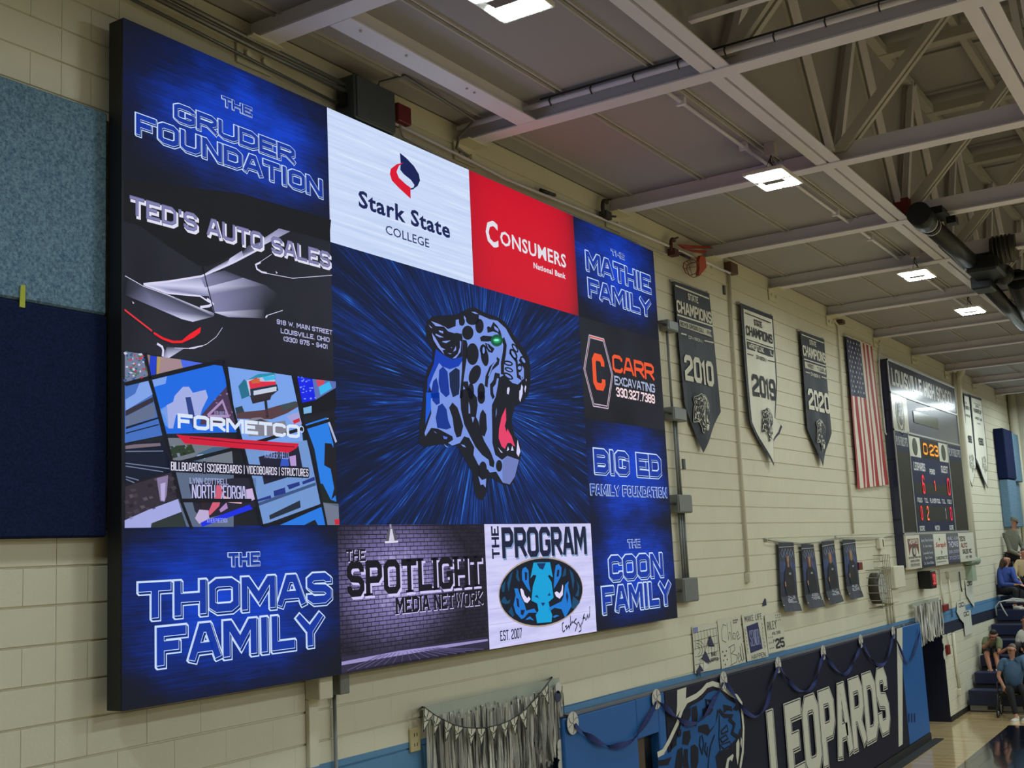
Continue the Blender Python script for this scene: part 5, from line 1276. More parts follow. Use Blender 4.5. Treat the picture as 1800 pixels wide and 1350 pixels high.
a.rect(xs_ + .45, zs2 + .22, xs_ + 2.45, zs1 - .22, (70, 72, 60), 1)
a.build('message_panel', M_SGLOSS, sb)
# digits field
a = Art(BD_, .002, .0015); DKP = (42, 39, 32); NB = (24, 32, 66); LT = (206, 208, 206)
a.rect(X0 + .05, zs3 + .02, xL2 - .03, zs2 - .05, DKP, 1); a.rect(xR2 + .03, zs3 + .02, X1 - .05, zs2 - .05, DKP, 1); a.rect(xL2 + .03, zs3 + .02, xR2 - .03, zs2 - .05, NB, 1)
zh = zs2 - .38
a.rect(X0 + .05, zh, xL2 - .03, zs2 - .05, NB, 2); a.rect(xR2 + .03, zh, X1 - .05, zs2 - .05, NB, 2)
a.stk('PLYR FOULS PTS', (X0 + .10, zh + .1, xL2 - .08, zs2 - .12), .02, LT, 3); a.stk('PLYR FOULS PTS', (xR2 + .08, zh + .1, X1 - .10, zs2 - .12), .02, LT, 3)
for z in (4.5, 4.0, 3.7):
    if z > zs3: a.line([(X0 + .06, z), (xL2 - .04, z)], .006, (30, 28, 24), 2); a.line([(xR2 + .04, z), (X1 - .06, z)], .006, (30, 28, 24), 2)
def kb(tl, br, g=k4): p = g([tl, br]); return a.box_px(p[0], p[1])
# clock window and speaker discs
q1_ = kb((255, 960), (400, 1260), k3); q2_ = kb((595, 1050), (715, 1320), k3); qc = kb((410, 995), (598, 1285), k3)
zt, zb = zs2 - .06, q1_[1] + .02
a.rect(xL2 + .03, zb, q1_[2], zt, (200, 198, 182), 2); a.rect(q2_[0], zb, xR2 - .03, zt, (200, 198, 182), 2); a.rect(q1_[2] + .02, zb, q2_[0] - .02, zt, (20, 18, 16), 2)
for b1, b2 in ((xL2 + .03, q1_[2]), (q2_[0], xR2 - .03)):
    cx = (b1 + b2) / 2; cz = (zb + zt) / 2; a.ell(cx, cz, .19, (zt - zb) * .44, (50, 54, 46), 3); a.ell(cx, cz, .16, (zt - zb) * .38, (72, 78, 66), 4)
a.stk('LEOPARDS', kb((203, 185), (330, 288)), .035, LT, 3); a.stk('PERIOD', kb((370, 258), (430, 320)), .03, LT, 3); a.stk('GUEST', kb((487, 225), (565, 308)), .04, LT, 3)
b1 = kb((240, 330), (600, 530)); a.rect(xL2 + .14, b1[1] - .02, xR2 - .14, b1[3] - .12, (40, 40, 36), 2)
for s_, l_, r_ in (('FOULS', 245, 300), ('T.O.L.', 318, 362), ('PLAYER FOUL', 375, 487), ('T.O.L.', 497, 540), ('FOULS', 553, 600)): bb_ = kb((l_, 560), (r_, 612)); a.stk(s_, (bb_[0], a.uv(*k4([(400, 612)])[0])[1], bb_[2], a.uv(*k4([(400, 565)])[0])[1]), .026, LT, 3)
b1 = kb((250, 640), (610, 800)); a.rect(xL2 + .12, a.uv(*k4([(400, 800)])[0])[1], xR2 - .12, a.uv(*k4([(400, 640)])[0])[1], (40, 40, 38), 2)
for s_, l_, r_ in (('SCORE', 268, 325), ('MATCH', 427, 480), ('SCORE', 575, 623)): bb_ = kb((l_, 845), (r_, 895)); a.stk(s_, (bb_[0], a.uv(*k4([(400, 895)])[0])[1], bb_[2], a.uv(*k4([(400, 845)])[0])[1]), .03, LT, 3)
a.build('display_field', M_SMAT, sb)
RE, AM = (255, 60, 70), (255, 176, 60)
M_SLED = art_mat('score_led', True, strength=1.0)
def dig(s_, tl, br, t, col, g=k4):
    b_ = kb(tl, br, g); a = Art(BD_, .010, .0015); a.stk(s_, b_, t * 1.3, tuple(v * .45 for v in col), 1); a.stk(s_, b_, t * .7, col, 2); a.build('lit_digit', M_SLED, sb)
a = Art(BD_, .010, .0015); a.stk('0:23', (q1_[2] + .18, zb + .07, q2_[0] - .09, zt - .07), .075, (190, 100, 20), 1, gap=.5); a.stk('0:23', (q1_[2] + .19, zb + .08, q2_[0] - .10, zt - .08), .035, AM, 2, gap=1.6); a.build('game_clock', M_SLED, sb)
dig('6', (285, 322), (328, 518), .06, RE); dig('1', (412, 372), (440, 490), .06, (255, 90, 80)); dig('0', (545, 355), (588, 535), .055, RE)
dig('0', (272, 640), (305, 788), .05, RE); dig('2', (336, 642), (370, 790), .05, (255, 130, 80)); dig('1', (528, 660), (548, 780), .03, (190, 180, 180)); dig('0', (575, 652), (608, 792), .05, (255, 50, 90))

# sponsor panels
pan = [(98, 282), (256, 425), (400, 560), (530, 680), (655, 800)]
xe = [fa.uv(*k4([(v, 1000)])[0])[0] for v in (98, 258, 400, 535, 660)] + [X1 + .28]
xe[0] = X0
def panel(i, bg, label):
    m_ = MB(); m_.bbox((xe[i] + .01, -BD_ - .03, ZB - .02), (xe[i + 1] - .01, -BD_ + .02, zs3 - .04), .004, bg)
    o = m_.build('sponsor_panel', M_SGLOSS, sb, label=label); aa = Art(BD_, .031, .0015)
    return o, aa, xe[i] + .06, xe[i + 1] - .06, ZB + .03, zs3 - .1
o, aa, l_, r_, b_, t_ = panel(0, (214, 208, 190), 'white panel with brown arched lettering')
H_ = t_ - b_
def zf(f): return b_ + H_ * f
aa.poly([(l_ + .05, zf(1)), (r_ - .05, zf(1)), (r_ - .1, zf(.40)), (r_ - .2, zf(.62)), ((l_ + r_) / 2, zf(.76)), (l_ + .2, zf(.62)), (l_ + .1, zf(.40))], (110, 66, 58), 1)
for i in range(7): x = l_ + .14 + i * (r_ - l_ - .28) / 6; aa.line([(x, zf(.97)), (x, zf(.80))], .022, (196, 180, 166), 2)
aa.stk('HEARTS', (l_ + .12, zf(.80), r_ - .12, zf(.97)), .03, (214, 204, 190), 3)
aa.ell((l_ + r_) / 2, zf(.54), .13, .10, (70, 64, 66), 3); aa.ell((l_ + r_) / 2, zf(.54), .08, .06, (190, 180, 170), 4)
aa.stk('TEAM DEALER - SPORTS WEAR', (l_, zf(.28), r_, zf(.35)), .012, (60, 50, 50), 3); aa.stk('CUSTOM LETTERING', (l_ + .12, zf(.15), r_ - .12, zf(.23)), .014, (60, 50, 50), 3); aa.stk('330-875-1223', (l_ + .12, zf(0), r_ - .12, zf(.10)), .016, (110, 110, 100), 3)
aa.build('print', M_PRINT, o)
o, aa, l_, r_, b_, t_ = panel(1, (30, 36, 62), 'navy panel with four rows of pale lettering')
for s_, f0, f1, in_ in (('Suarez Vision Institute', .86, .98, 0), ('Dr. Shane Hughes', .62, .74, .12), ('Louisville Family', .36, .48, .08), ('Eye Care', .18, .30, .2), ('Dr. Grant Kalkau', 0, .11, .1)): aa.txt(s_, (l_ + in_, zf(f0), r_ - in_, zf(f1)), (190, 196, 214), 2, off=.01)
aa.build('print', M_PRINT, o)
o, aa, l_, r_, b_, t_ = panel(2, (212, 210, 194), 'white panel with red script and green lettering')
mx_ = (l_ + r_) / 2
aa.txt('Seraph', (l_ + .05, zf(.55), r_ - .05, zf(.80)), (168, 44, 40), 2, off=.01, shear=.3); aa.poly([(mx_ - .1, zf(1)), (mx_, zf(.92)), (mx_ - .08, zf(.84))], (90, 110, 80), 2); aa.poly([(mx_, zf(.50)), (mx_ + .06, zf(.42)), (mx_, zf(.30))], (60, 90, 60), 2)
aa.stk('CHIROPRACTIC', (l_ + .0, zf(.12), r_, zf(.25)), .022, (60, 80, 50), 2); aa.line([(l_ + .02, zf(.04)), (r_ - .15, zf(.04))], .012, (110, 110, 90), 2)
aa.build('print', M_PRINT, o)
o, aa, l_, r_, b_, t_ = panel(3, (32, 34, 64), 'navy panel with large condensed name lettering')
aa.stk('MICHAEL A. & LEAH', (l_, zf(.86), r_, zf(.99)), .018, (190, 192, 214), 2); aa.stk('THOMAS', (l_ + .05, zf(.56), r_ - .05, zf(.80)), .035, (196, 198, 220), 2); aa.stk('GENERAL DENTISTRY', (l_, zf(.32), r_, zf(.44)), .018, (170, 172, 204), 2); aa.stk('ORTHODONTICS', (l_, zf(.06), r_, zf(.20)), .02, (150, 152, 190), 2)
aa.build('print', M_PRINT, o)
o, aa, l_, r_, b_, t_ = panel(4, (208, 206, 190), 'white panel at the right end with stepped lettering')
W_ = r_ - l_
aa.stk("TED'S", (l_, zf(.78), l_ + .4 * W_, zf(.98)), .03, (50, 46, 44), 2); aa.stk('AUTO', (l_ + .08 * W_, zf(.50), l_ + .5 * W_, zf(.70)), .035, (130, 56, 46), 2); aa.stk('SALES, INC.', (l_ + .15 * W_, zf(.24), l_ + .8 * W_, zf(.43)), .03, (50, 46, 44), 2); aa.stk('EST. 1969', (l_ + .35 * W_, zf(.04), l_ + .75 * W_, zf(.14)), .015, (70, 66, 60), 2)
aa.build('print', M_PRINT, o)

# ------------------------------------------------------------------ pipes right of the scoreboard
t = thing('riser_pipe', (26.9, 0, 3), 'thick cream pipe bending up into the ceiling right of the scoreboard', 'pipe')
m_ = MB(); m_.tube([at(1712, 986, .09), at(1700, 860, .09), at(1688, 740, .09), at(1683, 672, .09), at(1685, 660, .12), at(1689, 655, .2), Vector((at(1689, 655, .2).x, -.24, 7.25))], .085, 12); m_.build('pipe', M_WALL, t)
m_ = MB(); m_.tube([at(1700, 985, .09), at(1716, 985, .09)], .10, 10); c0 = at(1706, 992, .06); m_.box((c0.x - .3, -.14, c0.z - .35), (c0.x + .1, 0, c0.z - .02)); m_.build('base_box', mat('pale_green_box', (158, 172, 150), .5), t)
m_ = MB()
for dx in (0, .12): m_.tube([at(1701, 984, .06) + Vector((dx - .1, 0, 0)), at(1678, 700, .06) + Vector((dx, 0, 0)), at(1676, 655, .06) + Vector((dx, 0, 0))], .025, 8)
m_.build('wall_conduit', M_WALL, loc=(26.6, 0, 3), label='pair of thin cream conduits between the scoreboard and the thick pipe', cat='conduit')
# red exit style box under the scoreboard
t = thing('shot_clock', tuple(at(1630, 1018, .1)), 'small black box with dim red digits under the scoreboard', 'display')
c0 = at(1628, 1018, .1); m_ = MB(); m_.bbox((c0.x - .22, -.24, c0.z - .17), (c0.x + .17, -.02, c0.z + .15), .01); m_.build('case', M_BLK, t)
m_ = MB(); m_.box((c0.x - .17, -.248, c0.z - .13), (c0.x + .14, -.24, c0.z + .12)); m_.build('red_lens', mat('red_lens', (120, 30, 30), .3), t)
aa = Art(.25, 0, .001); aa.stk('30', (c0.x - .12, c0.z - .1, c0.x + .1, c0.z + .09), .03, (220, 80, 80), 1); aa.build('digits', MATS['led_art'], t)
drop('wall_conduit', [(1651, 1000), (1655, 1040), (1658, 1062)], .016, 'thin cream conduit below the middle of the scoreboard')
drop('wall_conduit', [(1667, 1014), (1671, 1045), (1674, 1085)], .016, 'cream conduit with a small box below the right part of the scoreboard', (1667, 1010))
drop('wall_conduit', [(1686, 1005), (1689, 1030), (1691, 1040)], .014, 'dark short conduit right of the cream ones below the scoreboard', None, None, M_DKBOX)
c0 = at(1661, 1067, .05); m_ = MB(); m_.bbox((c0.x - .22, -.08, c0.z - .08), (c0.x + .22, 0, c0.z + .05), .006); m_.build('alarm_bell', MATS['red_enamel'], label='wide red alarm strobe above the doorway right of the far fringe', cat='alarm', loc=tuple(c0))
c0 = at(1668, 1142, .05); m_ = MB(); m_.bbox((c0.x - .09, -.06, c0.z - .09), (c0.x + .09, 0, c0.z + .09), .006); m_.build('pull_station', MATS['red_enamel'], label='small red fire pull station right of the recessed doorway', cat='alarm', loc=tuple(c0))
drop('wall_conduit', [(1675, 1110), (1681, 1170), (1687, 1212)], .028, 'cream conduit ending in a box right of the recessed doorway', (1687, 1216))
drop('wall_conduit', [(1664, 1112), (1667, 1130), (1668, 1138)], .016, 'short cream conduit above the red pull station')

# ------------------------------------------------------------------ clock, boxes
t = thing('wall_clock', tuple(at(1546, 1033, 0)), 'round wall clock in a wire guard left of the beige box', 'clock')
c0 = at(1547, 1034, .12); R_ = .25
m_ = MB(); m_.tube([(c0.x, 0, c0.z), (c0.x, -.16, c0.z)], R_, 24); m_.build('case', mat('clock_case', (58, 54, 46), .5), t)
m_ = MB(); m_.tube([(c0.x, -.158, c0.z), (c0.x, -.166, c0.z)], R_ * .93, 24); m_.build('face', mat('clock_face', (192, 194, 186), .4), t)
aa = Art(.168, 0, .001); aa.line([(c0.x, c0.z), (c0.x + .06, c0.z + .12)], .014, (40, 40, 40), 1); aa.line([(c0.x, c0.z), (c0.x + .12, c0.z - .11)], .01, (40, 40, 40), 2)
for i in range(12): aa.rect(c0.x + sin(i * pi / 6) * R_ * .78 - .008, c0.z + cos(i * pi / 6) * R_ * .78 - .012, c0.x + sin(i * pi / 6) * R_ * .78 + .008, c0.z + cos(i * pi / 6) * R_ * .78 + .012, (50, 50, 50), 1)
aa.build('hands', M_PRINT, t)
m_ = MB(); M_WIRE = mat('guard_wire', (150, 146, 126), .5, .3)
for i in range(6): z = c0.z - .3 + i * .12; m_.tube([(c0.x - .3, 0, z), (c0.x - .3, -.22, z), (c0.x + .3, -.22, z), (c0.x + .3, 0, z)], .006, 5)
for i in range(6): x = c0.x - .3 + i * .12; m_.tube([(x, 0, c0.z - .3), (x, -.22, c0.z - .3), (x, -.22, c0.z + .3), (x, 0, c0.z + .3)], .006, 5)
c1 = at(1552, 993, .1)
for i in range(4): z = c1.z - .14 + i * .1; m_.tube([(c1.x - .18, 0, z), (c1.x - .18, -.15, z), (c1.x + .24, -.15, z), (c1.x + .24, 0, z)], .006, 5)
for i in range(5): x = c1.x - .18 + i * .105; m_.tube([(x, -.0, c1.z + .16), (x, -.15, c1.z + .16), (x, -.15, c1.z - .14)], .006, 5)
m_.build('wire_guard', M_WIRE, t)
t = thing('control_box', tuple(at(1578, 1015, 0)), 'beige metal box on the wall between the clock and the scoreboard panels', 'electrical box')
c0 = at(1577, 1014, .15); m_ = MB(); m_.bbox((c0.x - .34, -.2, c0.z - .18), (c0.x + .32, 0, c0.z + .18), .01); m_.build('enclosure', M_WALL, t)
m_ = MB(); m_.bbox((c0.x - .40, -.12, c0.z - .42), (c0.x + .12, 0, c0.z - .18), .01); m_.build('lower_box', M_WALL, t)
m_ = MB()
for dx in (-.32, -.14, .02): m_.tube([(c0.x + dx, -.03, c0.z - .42), (c0.x + dx, -.03, 2.12)], .022, 7)
m_.build('conduit', M_WALL, t)
c0 = at(1548, 955, .04); m_ = MB(); m_.bbox((c0.x - .14, -.07, c0.z - .09), (c0.x + .14, 0, c0.z + .09), .008); o_ = m_.build('horn_strobe', M_WALL, label='small cream device with a dark slot left of the scoreboard foot', cat='alarm', loc=tuple(c0))
m_ = MB(); m_.box((c0.x + .02, -.074, c0.z - .06), (c0.x + .06, -.07, c0.z + .06)); m_.build('slot', M_CABLE, o_)
m_ = MB(); m_.tube([(c0.x, -.03, c0.z - .09), at(1546, 985, .03)], .012, 6); m_.build('stem', M_WALL, o_)
c0 = at(1510, 995, .04); m_ = MB(); m_.bbox((c0.x - .1, -.07, c0.z - .06), (c0.x + .1, 0, c0.z + .06), .006); m_.build('fire_strobe', MATS['dark_red_enamel'], label='small dark red box right of the fourth player poster', cat='alarm', loc=tuple(c0))
for x, y, nm in ((1202, 816, 'left one, below the 2010 banner'), (1273, 510, 'upper one, below the wedged orange rim')):
    c0 = at(x, y, .01); m_ = MB(); m_.bbox((c0.x - .03, -.02, c0.z - .06), (c0.x + .03, 0, c0.z + .06), .004); m_.build('wall_plate', M_DKBOX, label='tiny dark metal plate on the wall, ' + nm, cat='plate', loc=tuple(c0))
c0 = at(1344, 1060, .01); m_ = MB(); m_.slab([at(1340, 1066, .004), at(1341, 1060, .004), at(1344, 1052, .004), at(1346, 1053, .004), at(1347, 1064, .004)], (0, -1, 0), .004); m_.build('tape_scrap', mat('blue_tape', (22, 36, 66), .6), label='torn scrap of dark blue tape above the handmade signs', cat='tape', loc=tuple(c0))

# ------------------------------------------------------------------ player posters on a line
t = thing('clothes_line', tuple(at(1346, 949, .05)), 'slack cord strung along the wall that holds the four player posters', 'cord')
m_ = MB(); m_.tube(ppts([(1346, 948), (1372, 954), (1400, 956), (1440, 953), (1475, 946), (1500, 949), (1540, 947), (1572, 941)], .04), .008, 6); m_.tube(ppts([(1346, 950), (1366, 951), (1420, 956), (1470, 945), (1572, 944)], .035), .006, 5); m_.build('rope', M_WIRE, t)
m_ = MB(); 
for x, y in ((1346, 949), (1470, 945)): c0 = at(x, y, .02); m_.ball(c0, .03, 8, 6)
m_.build('anchor_hook', M_DIM, t)
PO = [((1368, 953), (1395, 954), (1404, 1074), (1374, 1076), 'CHLOE', 'BELL', 'leftmost player poster, a woman with long dark hair', (60, 40, 36)),
      ((1408, 956), (1430, 957), (1445, 1066), (1417, 1071), 'ADDISON', 'THOMAS', 'second player poster from the left, a player with auburn hair', (110, 62, 44)),
      ((1444, 952), (1466, 950), (1478, 1057), (1454, 1064), 'ALLY', 'WALTERS', 'third player poster from the left, a player with fair wavy hair', (140, 104, 60)),
      ((1481, 949), (1503, 948), (1513, 1049), (1490, 1054), 'RILEY', 'ELZAYE', 'rightmost player poster, fair hair tied back', (126, 100, 70))]
M_PVIN = art_mat('poster_print', rough=.45)
for k, (tl, tr, br, bl, n1, n2, lab, hair) in enumerate(PO):
    c0 = at(*bl, .05)
    t = thing('player_poster', tuple(c0), lab + ' on deep blue', 'poster', 'player posters on the cord')
    A_, B_, C_, D_ = [Vector(at(*p, .05)) for p in (tl, tr, br, bl)]
    curl = lambda v: .045 * max(0, v - .8) / .2
    def pp(u, v, l=0):
        p = A_ * (1 - u) * (1 - v) + B_ * u * (1 - v) + C_ * u * v + D_ * (1 - u) * v
        return (p.x, p.y - curl(v) - .02 * sin(u * 3.1) * v - l * .002, p.z)
    m_ = MB(); cols = [(28, 32, 52), (52, 62, 92), (58, 76, 128), (50, 66, 112), (44, 52, 80), (38, 44, 66), (34, 38, 58)]
    for j in range(14):
        for i in range(4):
            cc0 = cols[min(j // 2, 6)]; cc0 = tuple(c * (.85 if i in (0, 3) else 1.1) for c in cc0)
            m_.face([pp(i / 4, j / 14), pp((i + 1) / 4, j / 14), pp((i + 1) / 4, (j + 1) / 14), pp(i / 4, (j + 1) / 14)], cc0, True)
    m_.build('sheet', M_PVIN, t)
    m_ = MB()
    def pf(pts, col, l): m_.face([pp(u, v, l) for u, v in pts], col)
    pf([(0, .07), (1, .05), (1, .058), (0, .08)], (190, 190, 196), 2); pf([(0, .90), (1, .88), (1, .89), (0, .912)], (190, 190, 196), 2); pf([(0, .915), (1, .893), (1, 1), (0, 1)], (26, 28, 44), 1)
    sh = (.5, .46, .5, .5)[k]
    pf([(sh - .1, .18), (sh + .08, .17), (sh + .14, .28), (sh + .12, .42), (sh - .14, .42), (sh - .14, .27)], hair, 2)
    pf([(sh - .06, .20), (sh + .06, .20), (sh + .06, .27), (sh, .31), (sh - .06, .27)], (176, 132, 112), 3)
    pf([(sh - .04, .29), (sh + .04, .29), (sh + .05, .36), (sh - .05, .36)], (166, 122, 102), 3)
    pf([(sh - .1, .34), (sh + .12, .34), (sh + .28, .42), (sh + .32, .62), (sh + .24, .76), (sh - .22, .76), (sh - .30, .6), (sh - .24, .42)], (22, 24, 34), 3)
    pf([(sh - .02, .44), (sh + .14, .44), (sh + .12, .47), (sh - .02, .47)], (150, 154, 168), 4); pf([(sh - .30, .58), (sh - .22, .56), (sh - .22, .64), (sh - .28, .64)], (166, 126, 108), 4)
    def on(txt_, u0, v0, u1, v1, th, col, l=5):
        gl_, th = glyph_lines(txt_, u0, -v1, u1, -v0, th, gap=.3)
        for pl in gl_:
            for q_ in ribbon(pl, th, 0): m_.face([pp(p.x, -p.y, l) for p in q_], col)
    on(n1, .32, .775, .76, .815, .016, (206, 208, 216)); on(n2, .28, .825, .80, .87, .018, (206, 208, 216))
    for j, (a1, b1) in enumerate(((.10, .16), (.16, .22))):
        pts = [(.08 + .84 * i / 9, (a1 if (i + j) % 2 else b1) - .01 * i / 9) for i in range(10)]
        for q_ in ribbon([(u, v) for u, v in pts], .010, 0): m_.face([pp(p.x, p.y, 5) for p in q_], (150, 156, 182))
    m_.build('portrait', M_PVIN, t)

# ------------------------------------------------------------------ handmade signs
SG = [((1217, 1102), (1260, 1095), (1267, 1175), (1222, 1184), 'handmade net drawing sign with blue triangles, leftmost of four'),
      ((1261, 1091), (1300, 1084), (1311, 1164), (1269, 1176), 'handmade sign with large thin looping name, second from the left'),
      ((1304, 1081), (1340, 1074), (1351, 1154), (1314, 1163), 'handmade sign with a navy square in the middle'),
      ((1344, 1082), (1372, 1076), (1384, 1141), (1351, 1149), 'handmade sign with the number 25, rightmost of four')]
SGP = (206, 203, 184); SGI = (62, 62, 66)
for k, (tl, tr, br, bl, lab) in enumerate(SG):
    A_, B_, C_, D_ = [Vector(at(*p, .02)) for p in (tl, tr, br, bl)]
    t = thing('poster_board_sign', tuple(D_), lab + ', above the leopard pad', 'sign', 'handmade signs')
    m_ = MB(); m_.slab([A_, B_, C_, D_], (0, 1, 0), .004, SGP); m_.build('board', M_PRINT, t)
    m_ = MB()
    def pp(u, v, l=1): p = A_ * (1 - u) * (1 - v) + B_ * u * (1 - v) + C_ * u * v + D_ * (1 - u) * v; return (p.x, p.y - l * .0015, p.z)
    def ln(pts, w_, col=SGI, l=1):
        for q_ in ribbon(pts, w_, 0): m_.face([pp(p.x, p.y, l) for p in q_], col)
    def fp(pts, col, l=1): m_.face([pp(u, v, l) for u, v in pts], col)
    def curl_text(txt_, u0, v0, u1, v1, w_=.012, col=SGI):
        for pl in glyph_lines(txt_, u0, -v1, u1, -v0, w_ * 1.2, gap=1.5)[0]: ln([(a_, -b_) for a_, b_ in pl], w_, col, 2)
    if k == 0:
        for i in range(5): v = .12 + i * .17; ln([(.02, v + .02), (.5, v), (.98, v - .02)], .010)
        for i in range(8): u = .06 + i * .125; ln([(u, .1), (u + .02, .3), (u, .72 if i > 3 else .5)], .009)
        for i in range(3): r = .3 - i * .09; ln([(.12 + r * sin(j * .5), .42 - r * .9 * cos(j * .5) * .8 + .1) for j in range(7)], .012)
        for q_ in ([(.62, .25), (.80, .50), (.58, .48)], [(.44, .56), (.62, .84), (.34, .72)], [(.18, .82), (.32, .98), (.06, .99)]): fp(q_, (40, 42, 72), 3)
        ln([(.62, .25), (.44, .56), (.18, .82)], .012, (120, 124, 120), 2); fp([(.34, .76), (.52, .92), (.30, .98)], (214, 212, 200), 3); curl_text('MAKE', .66, .62, .88, .70); curl_text('HAPPEN', .62, .74, .92, .82); fp([(.02, .02), (.2, .02), (.2, .12), (.02, .14)], (120, 126, 180), 2)
    if k == 1:
        for pts in ([(.36, .14), (.22, .1), (.12, .24), (.12, .42), (.28, .48)], [(.40, .08), (.38, .44), (.44, .28), (.50, .32), (.50, .46)], [(.56, .06), (.56, .46)], [(.62, .32), (.70, .34), (.68, .46), (.60, .44), (.62, .32)], [(.76, .42), (.86, .38), (.82, .3), (.76, .34), (.78, .48), (.92, .44)], [(.42, .58), (.40, .96)], [(.34, .60), (.60, .56), (.60, .68), (.44, .74), (.66, .80), (.62, .94), (.34, .98)], [(.70, .88), (.80, .82), (.74, .76), (.68, .86), (.72, .96), (.82, .92), (.84, .62), (.84, .96), (.92, .92), (.92, .58), (.94, .94)]): ln(pts, .013)
        for i in range(14): u, v = ((.68 + .06 * (i % 4), .04 + .05 * (i // 4)) if i < 7 else (.08 + .05 * (i % 4), .64 + .09 * ((i - 7) // 2))); fp([(u, v), (u + .03, v), (u + .03, v + .035), (u, v + .035)], (50, 52, 60), 2)
    if k == 2:
        fp([(.14, .26), (.70, .22), (.76, .80), (.18, .84)], (34, 40, 92), 2)
        for pl in glyph_lines('SENIOR', .22, -.70, .68, -.36, .03, gap=.4)[0]: 
            for q_ in ribbon([(a_, -b_) for a_, b_ in pl], .02, 0): m_.face([pp(p.x, p.y, 3) for p in q_], (150, 156, 196))
        curl_text('MAKE LIFE', .10, .04, .92, .17, .014); curl_text('HAPPEN', .2, .88, .86, .98, .012)
        for i in range(7): ln([(.84 + .03 * sin(i), .25 + .08 * i), (.9 + .03 * cos(i), .28 + .08 * i), (.84, .31 + .08 * i)], .010); ln([(.02, .3 + .08 * i), (.09, .33 + .08 * i), (.03, .36 + .08 * i)], .010)
    if k == 3:
        curl_text('RILEY', .08, .18, .62, .40, .02); curl_text('WALTERS', .3, .47, .78, .55, .012)
        for pl in glyph_lines('25', .42, -.92, .90, -.66, .055, gap=.5)[0]: ln([(a_, -b_) for a_, b_ in pl], .055, (40, 42, 48), 3)
        ln([(.36, .66), (.34, .72)], .03, (40, 42, 48), 3)
        for i in range(18): u, v = ((.64 + .11 * (i % 3), .04 + .07 * (i // 3)) if i < 9 else (.08 + .1 * (i % 3), .58 + .14 * ((i - 9) // 3))); fp([(u, v), (u + .035, v), (u + .035, v + .03), (u, v + .03)], (50, 52, 60), 2)
    m_.build('drawing', M_PRINT, t)
t = thing('paper_triangles', tuple(at(1232, 1180, .03)), 'navy paper pennants hanging off the corner of the leftmost handmade sign', 'decoration')
m_ = MB()
for q_ in ([(1249, 1117), (1256, 1136), (1244, 1133)], [(1240, 1146), (1247, 1167), (1234, 1158)], [(1231, 1170), (1232, 1190), (1224, 1180)]): m_.slab(ppts(q_, .03), (0, 1, 0), .003)
m_.build('paper', mat('navy_paper', (44, 48, 80), .7), t)

# ------------------------------------------------------------------ fringe curtains
def fringe(name, tl, tr, zb_l, zb_r, label, band=.16, n=220, seed=1, dep=.05):
    rn = random.Random(seed); A_, B_ = Vector(at(*tl, dep)), Vector(at(*tr, dep))
    t = thing(name, (A_.x, 0, A_.z), label, 'fringe curtain')
    m_ = MB(); m_.slab([A_, B_, B_ - Vector((0, 0, band)), A_ - Vector((0, 0, band))], (0, 1, 0), .006); m_.build('paper_band', mat('pale_green_paper', (158, 164, 150), .6), t)
    m_ = MB(); W_ = B_.x - A_.x
    for i in range(n):
        u = (i + rn.random() * .8) / n; x = A_.x + W_ * u; zt = A_.z + (B_.z - A_.z) * u - band * rn.uniform(.5, 1.1); zb = zb_l + (zb_r - zb_l) * u + rn.uniform(-.05, .05)
        w_ = W_ / n * rn.uniform(.8, 1.7); y = -dep - rn.uniform(0, .05); c0 = rn.choice([(226, 224, 216), (206, 204, 198), (180, 178, 172), (214, 210, 198), (96, 94, 90)])
        k = 5; px_, py_ = x, y; prev = None
        for j in range(k + 1):
            z = zt + (zb - zt) * j / k; xx = x + .018 * sin(j * 1.3 + i) * j / k; tw = w_ * cos(j * .5 + i * 1.7) * .5; ty = .012 * sin(j * .9 + i)
            cur = ((xx - tw - .003, y + ty, z), (xx + tw + .003, y - ty, z))
            if prev: m_.face([prev[0], prev[1], cur[1], cur[0]], c0)
            prev = cur
    m_.build('strand', art_mat('foil_fringe', rough=.35), t, kind='stuff')
    return t
fringe('fringe_curtain', (745, 1243), (983, 1191), 1.50, 1.86, 'large silver paper fringe curtain over the doorway under the screen', .13, 300, 1)
fringe('fringe_curtain', (1603, 1060), (1650, 1050), 1.62, 1.72, 'small silver fringe curtain hanging over the recessed doorway', .08, 90, 2, .07)
# bunting
t = thing('bunting_garland', tuple(at(745, 1245, .13)), 'volleyball pennant bunting draped in front of the large silver fringe', 'bunting')
f_ = cr(720, 1180, 3.913); sp_ = [(98, 246), (160, 292), (230, 335), (300, 368), (390, 388), (455, 392), (545, 384), (620, 366), (690, 338), (750, 300), (800, 262), (840, 215), (905, 140), (975, 50)]
m_ = MB(); m_.tube(ppts(f_(sp_), .125), .005, 5); m_.tube([at(743, 1243, .0), at(743, 1243, .13)], .008, 5); m_.tube([at(970, 1191, .0), at(970, 1191, .13)], .008, 5); m_.build('string', M_CABLE, t)
PN = [((98, 246), (158, 292), (90, 418)), ((162, 294), (216, 328), (164, 440)), ((236, 336), (292, 364), (244, 482)), ((306, 370), (366, 384), (312, 482)), ((394, 388), (456, 392), (418, 512)), ((460, 392), (520, 390), (490, 510)), ((544, 384), (602, 370), (576, 476)),
      ((624, 364), (678, 342), (660, 462)), ((690, 336), (744, 302), (724, 440)), ((752, 300), (804, 256), (800, 400)), ((832, 222), (884, 170), (874, 312)), ((904, 142), (950, 88), (952, 224))]
